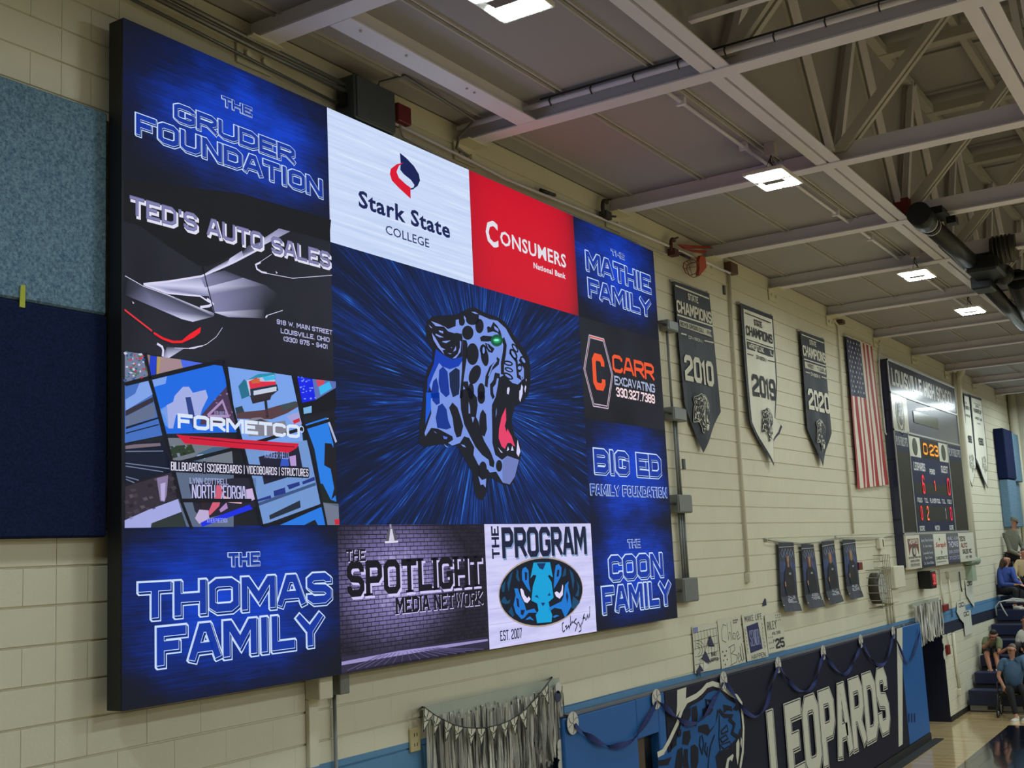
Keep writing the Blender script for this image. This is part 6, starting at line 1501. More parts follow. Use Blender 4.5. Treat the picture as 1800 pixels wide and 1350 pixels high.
for q_ in PN:
    m_ = MB(); P_ = ppts(f_(q_), .13); m_.slab(P_, (0, -1, 0), .004); o_ = m_.build('pennant', mat('pennant_paper', (204, 200, 180), .7), t)
    m_ = MB(); c0 = (P_[0] + P_[1] + P_[2]) / 3
    for e0, e1_ in ((0, 1), (1, 2), (2, 0)): m_.tube([P_[e0] + Vector((0, -.006, 0)), P_[e1_] + Vector((0, -.006, 0))], .003, 4)
    for s_ in (.3, .6): m_.tube([P_[0] * (1 - s_) + P_[2] * s_ + Vector((0, -.006, 0)), c0 + Vector((0, -.006, -.02)), P_[1] * (1 - s_ * .6) + P_[2] * s_ * .6 + Vector((0, -.006, 0))], .0025, 4)
    m_.tube([P_[0] * .5 + P_[1] * .5 + Vector((0, -.006, 0)), c0 + Vector((0, -.006, 0))], .0025, 4)
    m_.build('ink_line', M_CABLE, o_)

# ------------------------------------------------------------------ wall pads with the leopard and the team name
PD = .13
M_PBLU = mat('blue_pad_vinyl', (38, 94, 158), .5, var=.05, scale=2, spec=.3); M_PNV = mat('navy_pad_vinyl', (22, 24, 44), .55, var=.08, scale=2, spec=.2)
M_PP = art_mat('pad_print', rough=.55, spec=.2)
xs = [at(990, 1262, PD).x, at(1175, 1207, PD).x - .0, at(1578, 1103, PD).x, at(1617, 1099, PD).x]
xs = [8.98, 11.02, 20.18, 21.60]
def ptop(x): return 2.128 - .0072 * (x - 9)
def pad(x0, x1, m__, label, y0=0., y1=PD, zb=.14):
    m_ = MB(); vs = [(x0, -y0, zb), (x1, -y0, zb), (x1, -y0, ptop(x1)), (x0, -y0, ptop(x0)), (x0, -y1, zb), (x1, -y1, zb), (x1, -y1, ptop(x1)), (x0, -y1, ptop(x0))]
    b_ = .012
    vs[4:] = [(x0 + b_, -y1, zb + b_), (x1 - b_, -y1, zb + b_), (x1 - b_, -y1, ptop(x1) - b_), (x0 + b_, -y1, ptop(x0) - b_)]
    vs += [(x0, -y1 + b_, zb), (x1, -y1 + b_, zb), (x1, -y1 + b_, ptop(x1)), (x0, -y1 + b_, ptop(x0))]
    m_.mesh(vs, [(4, 5, 6, 7), (8, 9, 5, 4), (9, 10, 6, 5), (10, 11, 7, 6), (11, 8, 4, 7), (0, 1, 9, 8), (1, 2, 10, 9), (2, 3, 11, 10), (3, 0, 8, 11), (0, 3, 2, 1)])
    return m_.build('wall_pad', m__, label=label, cat='wall pad', group='padded panels along the court', loc=((x0 + x1) / 2, 0, zb))
hx0, hx1 = at(1126, 1300, PD).x, at(1156, 1290, PD).x
pd_bl = pad(xs[0], 10.38, M_PBLU, 'bright blue wall pad left of the notch with the wooden edge'); pd_bl2 = pad(10.86, xs[1], M_PBLU, 'narrow bright blue wall pad between the notch and the leopard')
m_ = MB(); m_.bbox((10.382, -PD, 1.74), (10.858, 0, ptop(10.6)), .008); m_.build('wall_pad', M_PBLU, label='short bright blue pad above the notch', cat='wall pad', group='padded panels along the court', loc=(10.6, 0, 1.7))
m_ = MB(); m_.box((10.385, -.08, .14), (10.60, -.0, 1.735)); n_ = m_.build('notch_board', mat('brown_wood', (78, 58, 42), .6), label='brown board and dark gap in the notch of the bright blue pad', cat='board', loc=(10.6, 0, .14))
m_ = MB(); m_.box((10.61, -.03, .14), (10.855, -.0, 1.735)); m_.build('gap', M_BLK, n_)
pn = pad(xs[1] + .003, xs[2] - .003, M_PNV, 'long navy wall pad with the leopard head and the white team name'); pr_ = pad(xs[2] + .003, xs[3], M_PBLU, 'bright blue wall pad beside the recessed doorway')
m_ = MB(); m_.box((xs[0], -.14, .0), (xs[3], 0, .135)); m_.build('plinth', M_BASE, label='black base strip under the padded panels', cat='plinth', loc=(15, 0, 0))
m_ = MB(); m_.box((xs[0], -.30, .001), (xs[3] + .2, -.14, .014)); m_.build('floor_strip', M_BASE, label='black rubber strip on the floor along the padded panels', cat='floor strip', loc=(15, -.2, 0))
t = thing('pad_rail', (15, 0, 2.2), 'grey rail with bolts along the top of the padded panels', 'rail')
m_ = MB()
for j in range(12):
    xa, xb = xs[0] + (xs[3] - xs[0]) * j / 12, xs[0] + (xs[3] - xs[0]) * (j + 1) / 12
    za, zb = ptop(xa), ptop(xb)
    m_.mesh([(xa, 0, za + .003), (xb, 0, zb + .003), (xb, -.12, zb + .003), (xa, -.12, za + .003), (xa, 0, za + .012), (xb, 0, zb + .012), (xb, -.12, zb + .012), (xa, -.12, za + .012)], [(0, 1, 2, 3), (4, 5, 6, 7), (3, 2, 6, 7), (0, 4, 7, 3), (1, 5, 6, 2)])
m_.build('black_channel', mat('dark_rail', (34, 36, 44), .5), t)
m_ = MB(); za, zb = ptop(xs[0]), ptop(xs[2])
m_.mesh([(xs[0] + .1, -.052, za + .002), (xs[2], -.052, zb + .002), (xs[2], -PD + .0, zb + .002), (xs[0] + .1, -PD, za + .002), (xs[0] + .1, -.052, za + .022), (xs[2], -.052, zb + .02), (xs[2], -PD, zb + .02), (xs[0] + .1, -PD, za + .022)], [(0, 1, 2, 3), (4, 5, 6, 7), (3, 2, 6, 7), (0, 4, 7, 3), (1, 5, 6, 2)]); m_.build('grey_lip', mat('grey_lip', (92, 94, 104), .4), t)
m_ = MB()
for i in range(42): x = xs[0] + .15 + i * .28; m_.tube([(x, -.10, ptop(x) + .012), (x, -.10, ptop(x) + .02)], .011, 6)
m_.build('bolt', M_STEEL, t)
a = Art(PD, .001, .0015); WP = (206, 203, 186)
x0, x1 = at(1186, 1220, PD).x, at(1205, 1216, PD).x
pe = cr(1140, 1130, 6.)
a.px([(1190, 1213), (1206, 1208), (1205, 1233), (1200, 1240), (1188, 1262), (1190, 1240)], WP, 1)
a.px([(1576, 1105), (1586, 1103), (1586.5, 1308), (1579.5, 1313)], WP, 1)
# white outline of the head, then blue fur, then spots
a.line_px(pe([(90, 1180), (150, 1150), (210, 1040), (300, 850), (350, 700), (400, 610), (500, 560), (560, 510), (610, 450), (670, 430), (740, 450), (800, 490), (870, 545), (930, 570), (975, 640), (985, 760), (998, 900), (990, 1150), (960, 1330), (960, 1400)]), .055, WP, 3)
a.px(pe([(100, 1200), (230, 1150), (300, 1000), (350, 820), (380, 720), (440, 670), (560, 600), (620, 530), (690, 500), (760, 520), (830, 600), (930, 650), (960, 760), (970, 900), (930, 1000), (900, 1130), (860, 1180), (800, 1200), (730, 1330), (700, 1500), (100, 1500)]), (34, 88, 148), 2)
DKN = (22, 24, 42)
for q_ in ([(350, 740), (400, 700), (440, 680), (440, 760), (400, 860), (350, 880)], [(450, 680), (500, 660), (515, 760), (500, 880), (460, 880), (450, 800)], [(360, 940), (430, 920), (440, 1000), (410, 1080), (350, 1070)], [(240, 1060), (290, 1010), (290, 1080), (240, 1120)], [(300, 940), (340, 900), (340, 980), (310, 1000)], [(300, 1130), (350, 1100), (360, 1250), (330, 1400), (260, 1400), (280, 1250)], [(370, 1120), (410, 1120), (410, 1250), (430, 1350), (360, 1400), (360, 1220)], [(440, 1090), (480, 1070), (520, 1110), (520, 1250), (480, 1400), (440, 1300)],
           [(90, 1240), (160, 1230), (240, 1200), (200, 1290), (100, 1300)], [(520, 880), (580, 860), (620, 860), (640, 920), (700, 860), (720, 700), (740, 720), (700, 860), (620, 980), (560, 950), (520, 940)],
           [(590, 590), (650, 600), (690, 650), (660, 700), (600, 680)], [(560, 700), (620, 660), (680, 700), (640, 760), (570, 780)], [(780, 650), (870, 670), (880, 720), (830, 710), (790, 740)], [(880, 700), (930, 640), (960, 700), (920, 720)],
           [(740, 1140), (830, 1120), (870, 1060), (930, 1000), (960, 900), (985, 1000), (960, 1200), (950, 1400), (730, 1400), (700, 1200)]): a.px(pe(q_), DKN, 4)
for q_ in ([(600, 605), (640, 620), (650, 660), (610, 660)], [(760, 930), (820, 870), (830, 930), (770, 960)], [(750, 1010), (810, 970), (830, 1010), (770, 1050)], [(750, 1080), (850, 1040), (860, 1080), (790, 1120)], [(820, 690), (860, 690), (850, 700)]): a.px(pe(q_), (34, 88, 148), 5); a.line_px(pe(q_ + q_[:1]), .018, DKN, 6)
a.line_px(pe([(740, 710), (790, 770), (870, 770), (850, 810), (900, 860), (875, 950), (930, 990)]), .045, DKN, 6)
for q_ in ([(740, 760), (740, 900), (735, 1000), (750, 1130)], [(540, 980), (530, 1080), (560, 1170), (575, 1060), (555, 970)], [(600, 1050), (585, 1130), (610, 1190), (615, 1090)], [(690, 970), (650, 1080), (630, 1200), (620, 1330)]): a.line_px(pe(q_), .020, DKN, 6)
for q_ in ([(915, 1060), (940, 1010), (950, 1060), (945, 1180), (930, 1290), (915, 1200)], [(965, 990), (975, 1020), (970, 1110), (960, 1060)], [(800, 1320), (820, 1220), (880, 1170), (888, 1190), (870, 1250), (850, 1230), (835, 1260), (830, 1330)]): a.px(pe(q_), WP, 7)
# team name, cut letters that climb with the pad
L0, L1 = at(1347, 1300, PD).x, at(1558, 1200, PD).x
zt0, zt1 = at(1350, 1243, PD).z, at(1555, 1172, PD).z; zb0, zb1 = at(1352, 1352, PD).z, at(1556, 1285, PD).z
zB = .52; zT = 1.56
def team(l, g, dx, dz, col): a.stk('LEOPARDS', (L0 + .04, zB + .05, L1 - .06, zT - .03), .24, col, l, grow=g, dx=dx, dz=dz, gap=.38, lim=(.18, .33))
team(8, .042, .02, -.022, WP); team(9, .026, .02, -.022, DKN); team(10, .030, 0, 0, WP); team(11, .016, 0, 0, DKN); team(12, .004, 0, 0, WP)
a.build('leopard_print', M_PP, pn)
a = Art(PD, .001, .0015)
for px_ in (1596, 1601, 1606): a.px([(px_, 1255), (px_ + 2.4, 1253), (px_ + 2.8, 1268), (px_ + .6, 1271)], (20, 40, 92), 1)
a.build('print', M_PP, pr_)
for i, x in enumerate((12.8, 14.6, 16.4, 18.2)): pass
# volleyball discs and streamer
DC = [(1008, 1271), (1155, 1229), (1273, 1196), (1369, 1169), (1448, 1147), (1514, 1127), (1571, 1112)]
wd_ = ['the fringe curtain', 'the leopard head', 'the back of the leopard head', 'the first letters of the team name', 'the middle of the team name', 'the last letters of the team name', 'the white stripe at the right end']
for i, (x, y) in enumerate(DC):
    c0 = at(x, y, PD + .03); t = thing('volleyball_disc', tuple(c0), 'white paper volleyball disc ' + ('beside ' if i == 0 else 'above ') + wd_[i], 'decoration', 'paper volleyballs on the pads')
    m_ = MB(); m_.tube([(c0.x, -PD - .02, c0.z), (c0.x, -PD - .026, c0.z)], .098, 22); m_.build('paper', mat('disc_paper', (196, 192, 182), .6), t)
    m_ = MB()
    for k in range(3):
        an = k * 2 * pi / 3 + .4; m_.tube([(c0.x + .09 * s_ * cos(an + .8 * (1 - s_)), -PD - .028, c0.z + .09 * s_ * sin(an + .8 * (1 - s_))) for s_ in (0, .25, .5, .75, 1)], .003, 4)
        m_.tube([(c0.x + .09 * s_ * cos(an + 1.0), -PD - .028, c0.z + .09 * s_ * sin(an + 1.0)) for s_ in (.3, .6, 1)], .003, 4)
    m_.build('seam', mat('grey_ink', (110, 104, 104), .6), t)
    m_ = MB(); m_.tube([(c0.x, -.131, c0.z), (c0.x, -PD - .02, c0.z)], .01, 5); m_.build('tack', M_CABLE, t)
SW = [[(1010, 1274), (1030, 1290), (1055, 1305), (1080, 1312), (1110, 1302), (1135, 1270), (1154, 1232)], [(1157, 1232), (1175, 1248), (1192, 1262), (1212, 1272), (1236, 1262), (1258, 1225), (1272, 1200)], [(1275, 1200), (1295, 1228), (1310, 1250), (1330, 1259), (1347, 1240), (1356, 1205), (1368, 1172)], [(1371, 1173), (1386, 1195), (1402, 1212), (1420, 1214), (1432, 1200), (1440, 1175), (1447, 1150)], [(1450, 1150), (1462, 1168), (1478, 1183), (1490, 1182), (1500, 1164), (1509, 1146), (1513, 1130)], [(1516, 1130), (1528, 1152), (1542, 1168), (1555, 1166), (1564, 1145), (1570, 1115)], [(1573, 1115), (1580, 1135), (1592, 1162), (1602, 1160), (1612, 1130), (1617, 1104)]]
sl_ = ['leftmost swag, between the fringe and the second disc', 'swag hanging over the leopard head', 'swag between the leopard head and the first letter', 'swag over the letters E and O', 'swag over the letters P and A', 'swag over the letters R and D', 'rightmost swag on the blue pad by the doorway']
M_STR = mat('blue_crepe', (26, 40, 98), .85, var=.15, scale=12)
def cat(pts, n):
    out = []
    P_ = [pts[0]] + pts + [pts[-1]]
    for i in range(1, len(P_) - 2):
        for j in range(n):
            t_ = j / n; a_, b_, c0, d_ = P_[i - 1], P_[i], P_[i + 1], P_[i + 2]
            out.append(tuple(.5 * (2 * b_[k] + (c0[k] - a_[k]) * t_ + (2 * a_[k] - 5 * b_[k] + 4 * c0[k] - d_[k]) * t_ ** 2 + (3 * b_[k] - a_[k] - 3 * c0[k] + d_[k]) * t_ ** 3) for k in range(2)))
    out.append(pts[-1]); return out
for i, pts in enumerate(SW):
    P_ = ppts(cat(pts, 5), PD + .035); m_ = MB(); prev = None
    for j, p in enumerate(P_):
        n_ = (P_[min(j + 1, len(P_) - 1)] - P_[max(j - 1, 0)]).normalized(); side = Vector((-n_.z, 0, n_.x)); an = j * .38 + i
        w_ = .030 * (1 if 0 < j < len(P_) - 1 else .3); o_ = side * w_ * cos(an) + Vector((0, 1, 0)) * w_ * .5 * sin(an)
        cur = (p + o_, p - o_)
        if prev: m_.slab([prev[0], prev[1], cur[1], cur[0]], (0, -1, 0), .003)
        prev = cur
    m_.build('crepe_streamer', M_STR, label='twisted blue crepe streamer, ' + sl_[i], cat='streamer', group='blue streamers on the pads', loc=tuple(P_[0]))
for pts, lab, dep in (([(981, 1209), (980, 1224), (984, 1310), (984, 1325), (986, 1345)], 'string of paper discs hanging at the right edge of the large fringe', .09), ([(1656, 1113), (1657, 1127), (1660, 1151)], 'string of small paper discs beside the recessed doorway', .05)):
    t = thing('disc_string', tuple(at(*pts[0], dep)), lab, 'decoration'); m_ = MB(); m_.tube(ppts(pts, dep), .003, 4); m_.tube([at(*pts[0], 0), at(*pts[0], dep)], .004, 4); m_.build('string', M_WIRE, t)
    for k, (x, y) in enumerate(pts): c0 = at(x, y, dep); r = .05 if dep > .06 else (.05 if k < 2 else .09); m_ = MB(); m_.tube([c0, c0 + Vector((0, -.006, 0))], r, 14); m_.build('disc', MATS['disc_paper'] if k != 1 or dep < .06 else MATS['navy_paper'], t)
# hanging cut-outs at the right
for pts, lab in (([(1697, 1020), (1710, 1021), (1712, 1050), (1713, 1068), (1706, 1058), (1699, 1046)], 'white paper boot cut out with black letters, upper one right of the far conduits'), ([(1683, 1058), (1693, 1056), (1697, 1070), (1695, 1096), (1688, 1088), (1682, 1076)], 'white paper boot cut out, lower one above the long white sign'), ([(1692, 1074), (1706, 1072), (1710, 1112), (1697, 1118)], 'long white paper sign hanging right of the recessed doorway')):
    c0 = at(*pts[0], .03); t = thing('paper_cutout', tuple(c0), lab, 'sign', 'paper cut outs by the bleachers')
    m_ = MB(); m_.slab(ppts(pts, .03), (0, 1, 0), .004); m_.build('paper', mat('white_paper', (206, 206, 192), .6), t)
    aa = Art(.031, 0, .001); x, y = pts[0]
    aa.stk('GO', (aa.uv(x + 2, y + 3)[0], aa.uv(x, y + 11)[1], aa.uv(x + 11, y)[0], aa.uv(x, y + 3)[1]), .04, (40, 40, 40), 1); aa.build('lettering', M_PRINT, t)
    m_ = MB(); m_.tube([at(x + 5, y - 14, .02), at(x + 5, y + 2, .03)], .006, 4); m_.build('string', M_WIRE, t)

# ------------------------------------------------------------------ far corner: pads, pipe, bleachers
for nm_, x0, x1, z0, z1, y, M_, lab in (('wall_pad', 31.3, 32.5, 4.88, 6.15, .25, M_PADN, 'navy upper left pad of the far corner pair'), ('wall_pad', 32.52, 33.6, 4.84, 6.12, .22, M_PADL, 'light blue upper right pad of the far corner pair'), ('wall_pad', 31.35, 32.5, 3.66, 4.86, .22, M_PADL, 'light blue lower left pad of the far corner pair'), ('wall_pad', 32.52, 33.6, 3.66, 4.82, .12, M_PADL, 'slim light blue lower right pad in the far corner')):
    m_ = MB(); m_.bbox((x0, -y, z0), (x1, 0, z1), .02); m_.build(nm_, M_, label=lab, cat='wall pad', group='far corner pads', loc=((x0 + x1) / 2, 0, z0))
m_ = MB(); m_.tube([(33.85, -.12, .0), (33.85, -.12, 9.0)], .11, 10); m_.build('riser_pipe', M_WALL, label='thick cream pipe standing in the far corner', cat='pipe', loc=(33.85, -.12, 0))
M_SEAT = mat('navy_bench_plastic', (26, 32, 66), .4); M_RIS = mat('bleacher_riser', (44, 46, 52), .6); M_BOXF = mat('grey_bleacher_front', (128, 126, 120), .5)
YB = -.06
t = thing('bleacher', (25.2, -3, 0), 'navy bench bleachers stepping up towards the far end wall', 'bleacher')
NR = 10
for k in range(NR):
    x = 25.2 + .74 * k; z = .43 + .27 * k
    m_ = MB(); m_.bbox((x, -7.5, z - .30 if k == 0 else z - .24), (x + .34, YB, z), .015); m_.build('seat', M_SEAT, t)
    m_ = MB(); m_.box((x + .34, -7.5, z - .14), (x + .76, YB, z - .11)); m_.build('tread', M_RIS, t)
    m_ = MB(); m_.box((x + .06, -7.5, max(0, z - .42)), (x + .08, YB, z - .24)); m_.build('riser', M_RIS, t)
    for j in range(9): 
        y = -.5 - j * .85
        if y > -2.6: m_ = MB(); m_.box((x - .003, y - .006, z - .23), (x + .0, y + .006, z - .02)); m_.build('seat_joint', M_CABLE, t)
m_ = MB(); m_.bbox((25.24, -7.5, .02), (25.30, YB, .145), .005); m_.build('front_panel', M_BOXF, t)
m_ = MB(); m_.box((25.225, -.62, .05), (25.24, -.40, .115)); m_.build('handle_slot', M_BLK, t)
m_ = MB(); m_.box((25.3, -7.5, 0), (33.9, -7.45, 2.6)); m_.box((25.5, -.10, 0), (33.0, -.06, .2)); m_.build('side_frame', M_RIS, t)
# white straps lying on a bench
p = atx(1772, 1060, 29.0)
m_ = MB()
for q_ in ([(1752, 1082), (1750, 1066), (1757, 1058), (1768, 1056), (1785, 1055)], [(1758, 1060), (1764, 1072), (1771, 1083)], [(1768, 1056), (1780, 1052), (1800, 1054)]): m_.tube([atx(x, y, 28.9 - .01 * i) for i, (x, y) in enumerate(q_)], .018, 6)
m_.tube([atx(1768, 1057, 28.9), atx(1800, 1056, 28.9)], .035, 8)
m_.build('white_coat', mat('white_cloth', (196, 194, 188), .8), label='white garment with trailing straps on the bench under the seated woman', cat='garment', loc=tuple(p))

# ------------------------------------------------------------------ people
M_SKIN = mat('skin_light', (188, 134, 108), .5, scale=20); M_SKIN2 = mat('skin_tan', (166, 112, 86), .5, scale=20)
def skin_obj(name, chains, material, parent, label=None, sub=2):
    """one continuous skinned surface grown over joined chains of (point, radius)"""
    base = WL[parent.name]; vs = []; rs = []; es = []; key = {}
    def vid(p, r):
        k = tuple(round(c, 3) for c in p)
        if k not in key: key[k] = len(vs); vs.append(Vector(p) - base); rs.append(r)
        return key[k]
    for ch in chains:
        pr = None
        for p, r in ch:
            i = vid(p, r)
            if pr is not None and pr != i: es.append((pr, i))
            pr = i
    me = bpy.data.meshes.new(name); me.from_pydata(vs, es, []); me.update()
    o = bpy.data.objects.new(name, me); link(o, parent, base); me.materials.append(material)
    sk = o.modifiers.new('skin', 'SKIN'); sk.use_smooth_shade = True
    if not me.skin_vertices: 
        bpy.context.view_layer.objects.active = o
    sv = me.skin_vertices[0].data if me.skin_vertices else None
    if sv:
        for i, r in enumerate(rs):
            rr = r if isinstance(r, tuple) else (r, r); sv[i].radius = rr; sv[i].use_root = (i == 0)
    ss = o.modifiers.new('smooth', 'SUBSURF'); ss.levels = sub; ss.render_levels = sub
    if label: o['label'] = label
    return o
def V3(*a_): return Vector(a_)
def hand(wrist, d, side, r=.022):
    """palm, four fingers of unequal length and a thumb, all chains rooted in the palm"""
    d = d.normalized(); side = (side - d * side.dot(d)).normalized(); nrm = d.cross(side)
    palm = wrist + d * .05; ch = [[(wrist, .027), (palm, (.036))]]
    for k, ln in enumerate((.075, .085, .08, .062)):
        b_ = wrist + d * .085 + side * (.027 - .018 * k); m1 = b_ + d * ln * .5 + nrm * .008; e_ = b_ + d * ln * .85 + nrm * .03
        ch.append([(palm, .036), (b_, .0095), (m1, .0085), (e_, .007)])
    tb = wrist + d * .045 + side * .035; ch.append([(palm, .036), (tb, .011), (tb + d * .03 + side * .018, .009), (tb + d * .05 + side * .012, .008)])
    return ch
def person(loc, label, J, mats, shoes=True, face=Vector((-1, 0, 0)), bare_arm=.0, long_sleeve=True, shorts=False, hair=None, cap=None, glasses=False, bulk=1.):
    """J: joints in world space - pelvis, chest, neck, head, and (shoulder, elbow, wrist) / (hip, knee, ankle) for l and r"""
    t = thing('person', loc, label, 'person')
    sk, shirt_m, pant_m, shoe_m, hair_m = mats
    P_, C_, N_, H_ = J['pelvis'], J['chest'], J['neck'], J['head']
    if (H_ - C_).length > .36:
        C2_ = H_ + (C_ - H_) * (.36 / (H_ - C_).length); dlt = C2_ - C_; C_ = C2_
        J = dict(J)
        for s_ in 'lr':
            if 'sh' + s_ in J: J['sh' + s_] = J['sh' + s_] + dlt
    N_ = H_ - (H_ - C_).normalized() * .135
    ff = Vector((face.x, face.y, 0)).normalized()
    fw = face.normalized(); up = (H_ - N_).normalized(); rt = up.cross(fw).normalized()
    body = [[(P_, .105), ((P_ + C_) / 2, .10), (C_, .095), (N_ - (N_ - C_) * .25, .05), (N_, .048), (H_ - up * .055 + fw * .012, .066), (H_ + up * .01, .085), (H_ + up * .06, .075)]]
    for s in 'lr':
        if 'sh' + s in J:
            S_, E_, W_ = J['sh' + s], J['el' + s], J['wr' + s]
            body += [[(C_, .095), (S_, .040), ((S_ + E_) / 2, .045), (E_, .038), ((E_ + W_) / 2, .036), (W_, .027)]]
            body += hand(W_, (W_ - E_), rt if s == 'r' else -rt)
        if 'hi' + s in J:
            Hh, K_, A_ = J['hi' + s], J['kn' + s], J['an' + s]
            body += [[(P_, .105), (Hh, .085), ((Hh + K_) / 2, .075), (K_, .055), ((K_ + A_) / 2, .052), (A_, .036), (A_ + ff * .10 - V3(0, 0, .04), .032)]]
    skin_obj('body', body, sk, t)
    g_ = .016
    top = [[(P_ + (C_ - P_) * -.08, .138 * bulk), ((P_ + C_) / 2, .140 * bulk), (C_, .150), (N_ - (N_ - C_) * .12, .066)]]
    for s in 'lr':
        if 'sh' + s in J:
            S_, E_, W_ = J['sh' + s], J['el' + s], J['wr' + s]
            if long_sleeve: top.append([(C_, .150), (S_, .075), ((S_ + E_) / 2, .066), (E_, .060), ((E_ + W_) / 2, .054), (E_ + (W_ - E_) * .9, .042)])
            else: top.append([(C_, .150), (S_, .078), (S_ + (E_ - S_) * .75, .068)])
    skin_obj('shirt', top, shirt_m, t)
    m_ = MB()
    for s in 'lr':
        if 'sh' + s in J: m_.ball((C_ + J['sh' + s]) / 2 + V3(0, 0, -.012), (.10, .10, .085), 12, 8); m_.ball(C_ * .25 + J['sh' + s] * .75, .078, 12, 8)
    m_.build('shirt_yoke', shirt_m, t)
    if pant_m:
        pt = []
        for s in 'lr':
            if 'hi' + s in J:
                Hh, K_, A_ = J['hi' + s], J['kn' + s], J['an' + s]
                if shorts: pt.append([(P_ - V3(0, 0, .02), .125), (Hh, .10), (Hh + (K_ - Hh) * .75, .088)])
                else: pt.append([(P_ - V3(0, 0, .02), .125), (Hh, .10), ((Hh + K_) / 2, .092), (K_, .075), ((K_ + A_) / 2, .064), (A_ + (K_ - A_) * .1, .050)])
        if pt: skin_obj('trousers' if not shorts else 'shorts', pt, pant_m, t)
    if shoe_m:
        for s in 'lr':
            if 'an' + s in J:
                A_ = J['an' + s]; skin_obj('shoe', [[(A_ - ff * .06 - V3(0, 0, .03), .052), (A_ + ff * .07 - V3(0, 0, .035), .056), (A_ + ff * .18 - V3(0, 0, .045), .045)], [(A_ - ff * .06 - V3(0, 0, .03), .052), (A_ + V3(0, 0, .02), .052)]], shoe_m, t)
    # face
    ctr = H_ + up * .0
    m_ = MB()
    for s in (-1, 1): m_.ball(ctr + fw * .078 + rt * s * .030 + up * .005, .009, 8, 6)
    m_.build('eye', mat('eye_dark', (44, 34, 30), .3), t)
    m_ = MB(); m_.ball(ctr + fw * .084 - up * .018, (.011, .011, .018), 8, 6)
    for s in (-1, 1): m_.ball(ctr + rt * s * .084, (.014, .014, .026), 8, 6)
    m_.build('nose_and_ears', sk, t)
    m_ = MB(); m_.tube([ctr + fw * .078 - up * .055 + rt * x for x in (-.022, 0, .022)], .006, 6); m_.build('mouth', mat('lip', (150, 84, 74), .5), t)
    if hair == 'long':
        skin_obj('hair', [[(H_ + up * .05 - fw * .012, .10), (H_ - fw * .05, .105), (H_ - fw * .09 - up * .14, .095), (H_ - fw * .12 - up * .30 + rt * .02, .085), (H_ - fw * .12 - up * .42 + rt * .02, .05)], [(H_ - fw * .05, .105), (H_ + rt * .07 - up * .08 - fw * .03, .045), (H_ + rt * .085 - up * .22 - fw * .04, .035)], [(H_ - fw * .05, .105), (H_ - rt * .07 - up * .08 - fw * .03, .045), (H_ - rt * .085 - up * .22 - fw * .04, .035)]], hair_m, t)
    elif hair == 'short':
        skin_obj('hair', [[(H_ + up * .075 + fw * .02, .062), (H_ + up * .055 - fw * .035, .082), (H_ - up * .01 - fw * .05, .072)]], hair_m, t)
    if cap:
        m_ = MB(); n = 12; R0 = .098
        for j in range(5):
            for i in range(n):
                q = []
                for (jj, ii) in ((j, i), (j, i + 1), (j + 1, i + 1), (j + 1, i)):
                    th = pi / 2 * jj / 5; ph = 2 * pi * ii / n; q.append(H_ + up * (.025 + R0 * .95 * sin(th)) + (fw * cos(ph) + rt * sin(ph)) * R0 * cos(th))
                m_.face(q, None, True)
        m_.build('cap', cap, t)
        m_ = MB(); P2 = [H_ + up * .03 + (fw * cos(a_) + rt * sin(a_)) * .098 for a_ in (-.9, -.45, 0, .45, .9)]; P3_ = [H_ + up * .012 + (fw * cos(a_)) * .18 + rt * sin(a_) * .085 for a_ in (.9, .45, 0, -.45, -.9)]
        m_.slab(P2 + P3_, tuple(up), .006); m_.build('cap_peak', cap, t)
    if glasses:
        m_ = MB()
        for s in (-1, 1):
            c0 = ctr + fw * .094 + rt * s * .034 + up * .004
            m_.tube([c0 + rt * .026 * cos(a_ * pi / 5) + up * .02 * sin(a_ * pi / 5) for a_ in range(11)], .003, 5, cap=False)
            m_.tube([c0 + rt * s * .026, ctr + rt * s * .086 - fw * .0 + up * .004], .003, 5)
        m_.build('glasses', M_CABLE, t)
    return t
def X(px, py, x): return Vector(atx(px, py, x))
C_OLV = mat('olive_grey_hoodie', (104, 104, 90), .85, bump=.3); C_BLU = mat('royal_blue_knit', (48, 70, 140), .85, bump=.3); C_TAN = mat('sand_sweater', (186, 164, 124), .85, bump=.3)
C_GRN = mat('sage_tee', (108, 112, 82), .85, bump=.2); C_SLT = mat('slate_blue_polo', (74, 104, 132), .8, bump=.2); C_WHT = mat('white_tee', (200, 198, 184), .85, bump=.2)
C_BKP = mat('black_trousers', (24, 24, 26), .85); C_HDK = mat('dark_hair', (40, 28, 22), .6, var=.3, scale=40); C_HBR = mat('brown_hair', (64, 42, 30), .55, var=.3, scale=40); C_SHW = mat('white_trainer', (206, 202, 190), .5)
C_CAP = mat('grey_cap', (92, 92, 80), .8)
# standing man in hoodie and cap, on the upper row
x = 30.95
hd = X(1783, 917, x); fw = Vector((-.25, -1, -.25)).normalized()
b_ = hd - V3(0, 0, 1.62)
ch = X(1781, 945, x); pv = X(1779, 973, x)
person((b_.x, b_.y, 2.0), 'standing man in grey olive hoodie and cap near the top of the bleachers', dict(pelvis=pv, chest=ch, neck=ch + V3(0, -.03, .26), head=hd,
    shl=X(1772, 942, x) + V3(-.05, .05, 0), ell=X(1776, 968, x - .15), wrl=X(1793, 976, x - .3), shr=X(1786, 943, x + .1), elr=X(1798, 962, x + .1), wrr=X(1800, 975, x - .2),
    hil=pv + V3(0, .09, -.06), knl=pv + V3(-.02, .09, -.46), anl=pv + V3(0, .09, -.84), hir=pv + V3(0, -.09, -.06), knr=pv + V3(-.03, -.09, -.46), anr=pv + V3(0, -.09, -.84)), (M_SKIN2, C_OLV, C_BKP, mat('dark_shoe', (30, 28, 28), .6), C_HDK), face=fw, cap=C_CAP, hair='short')
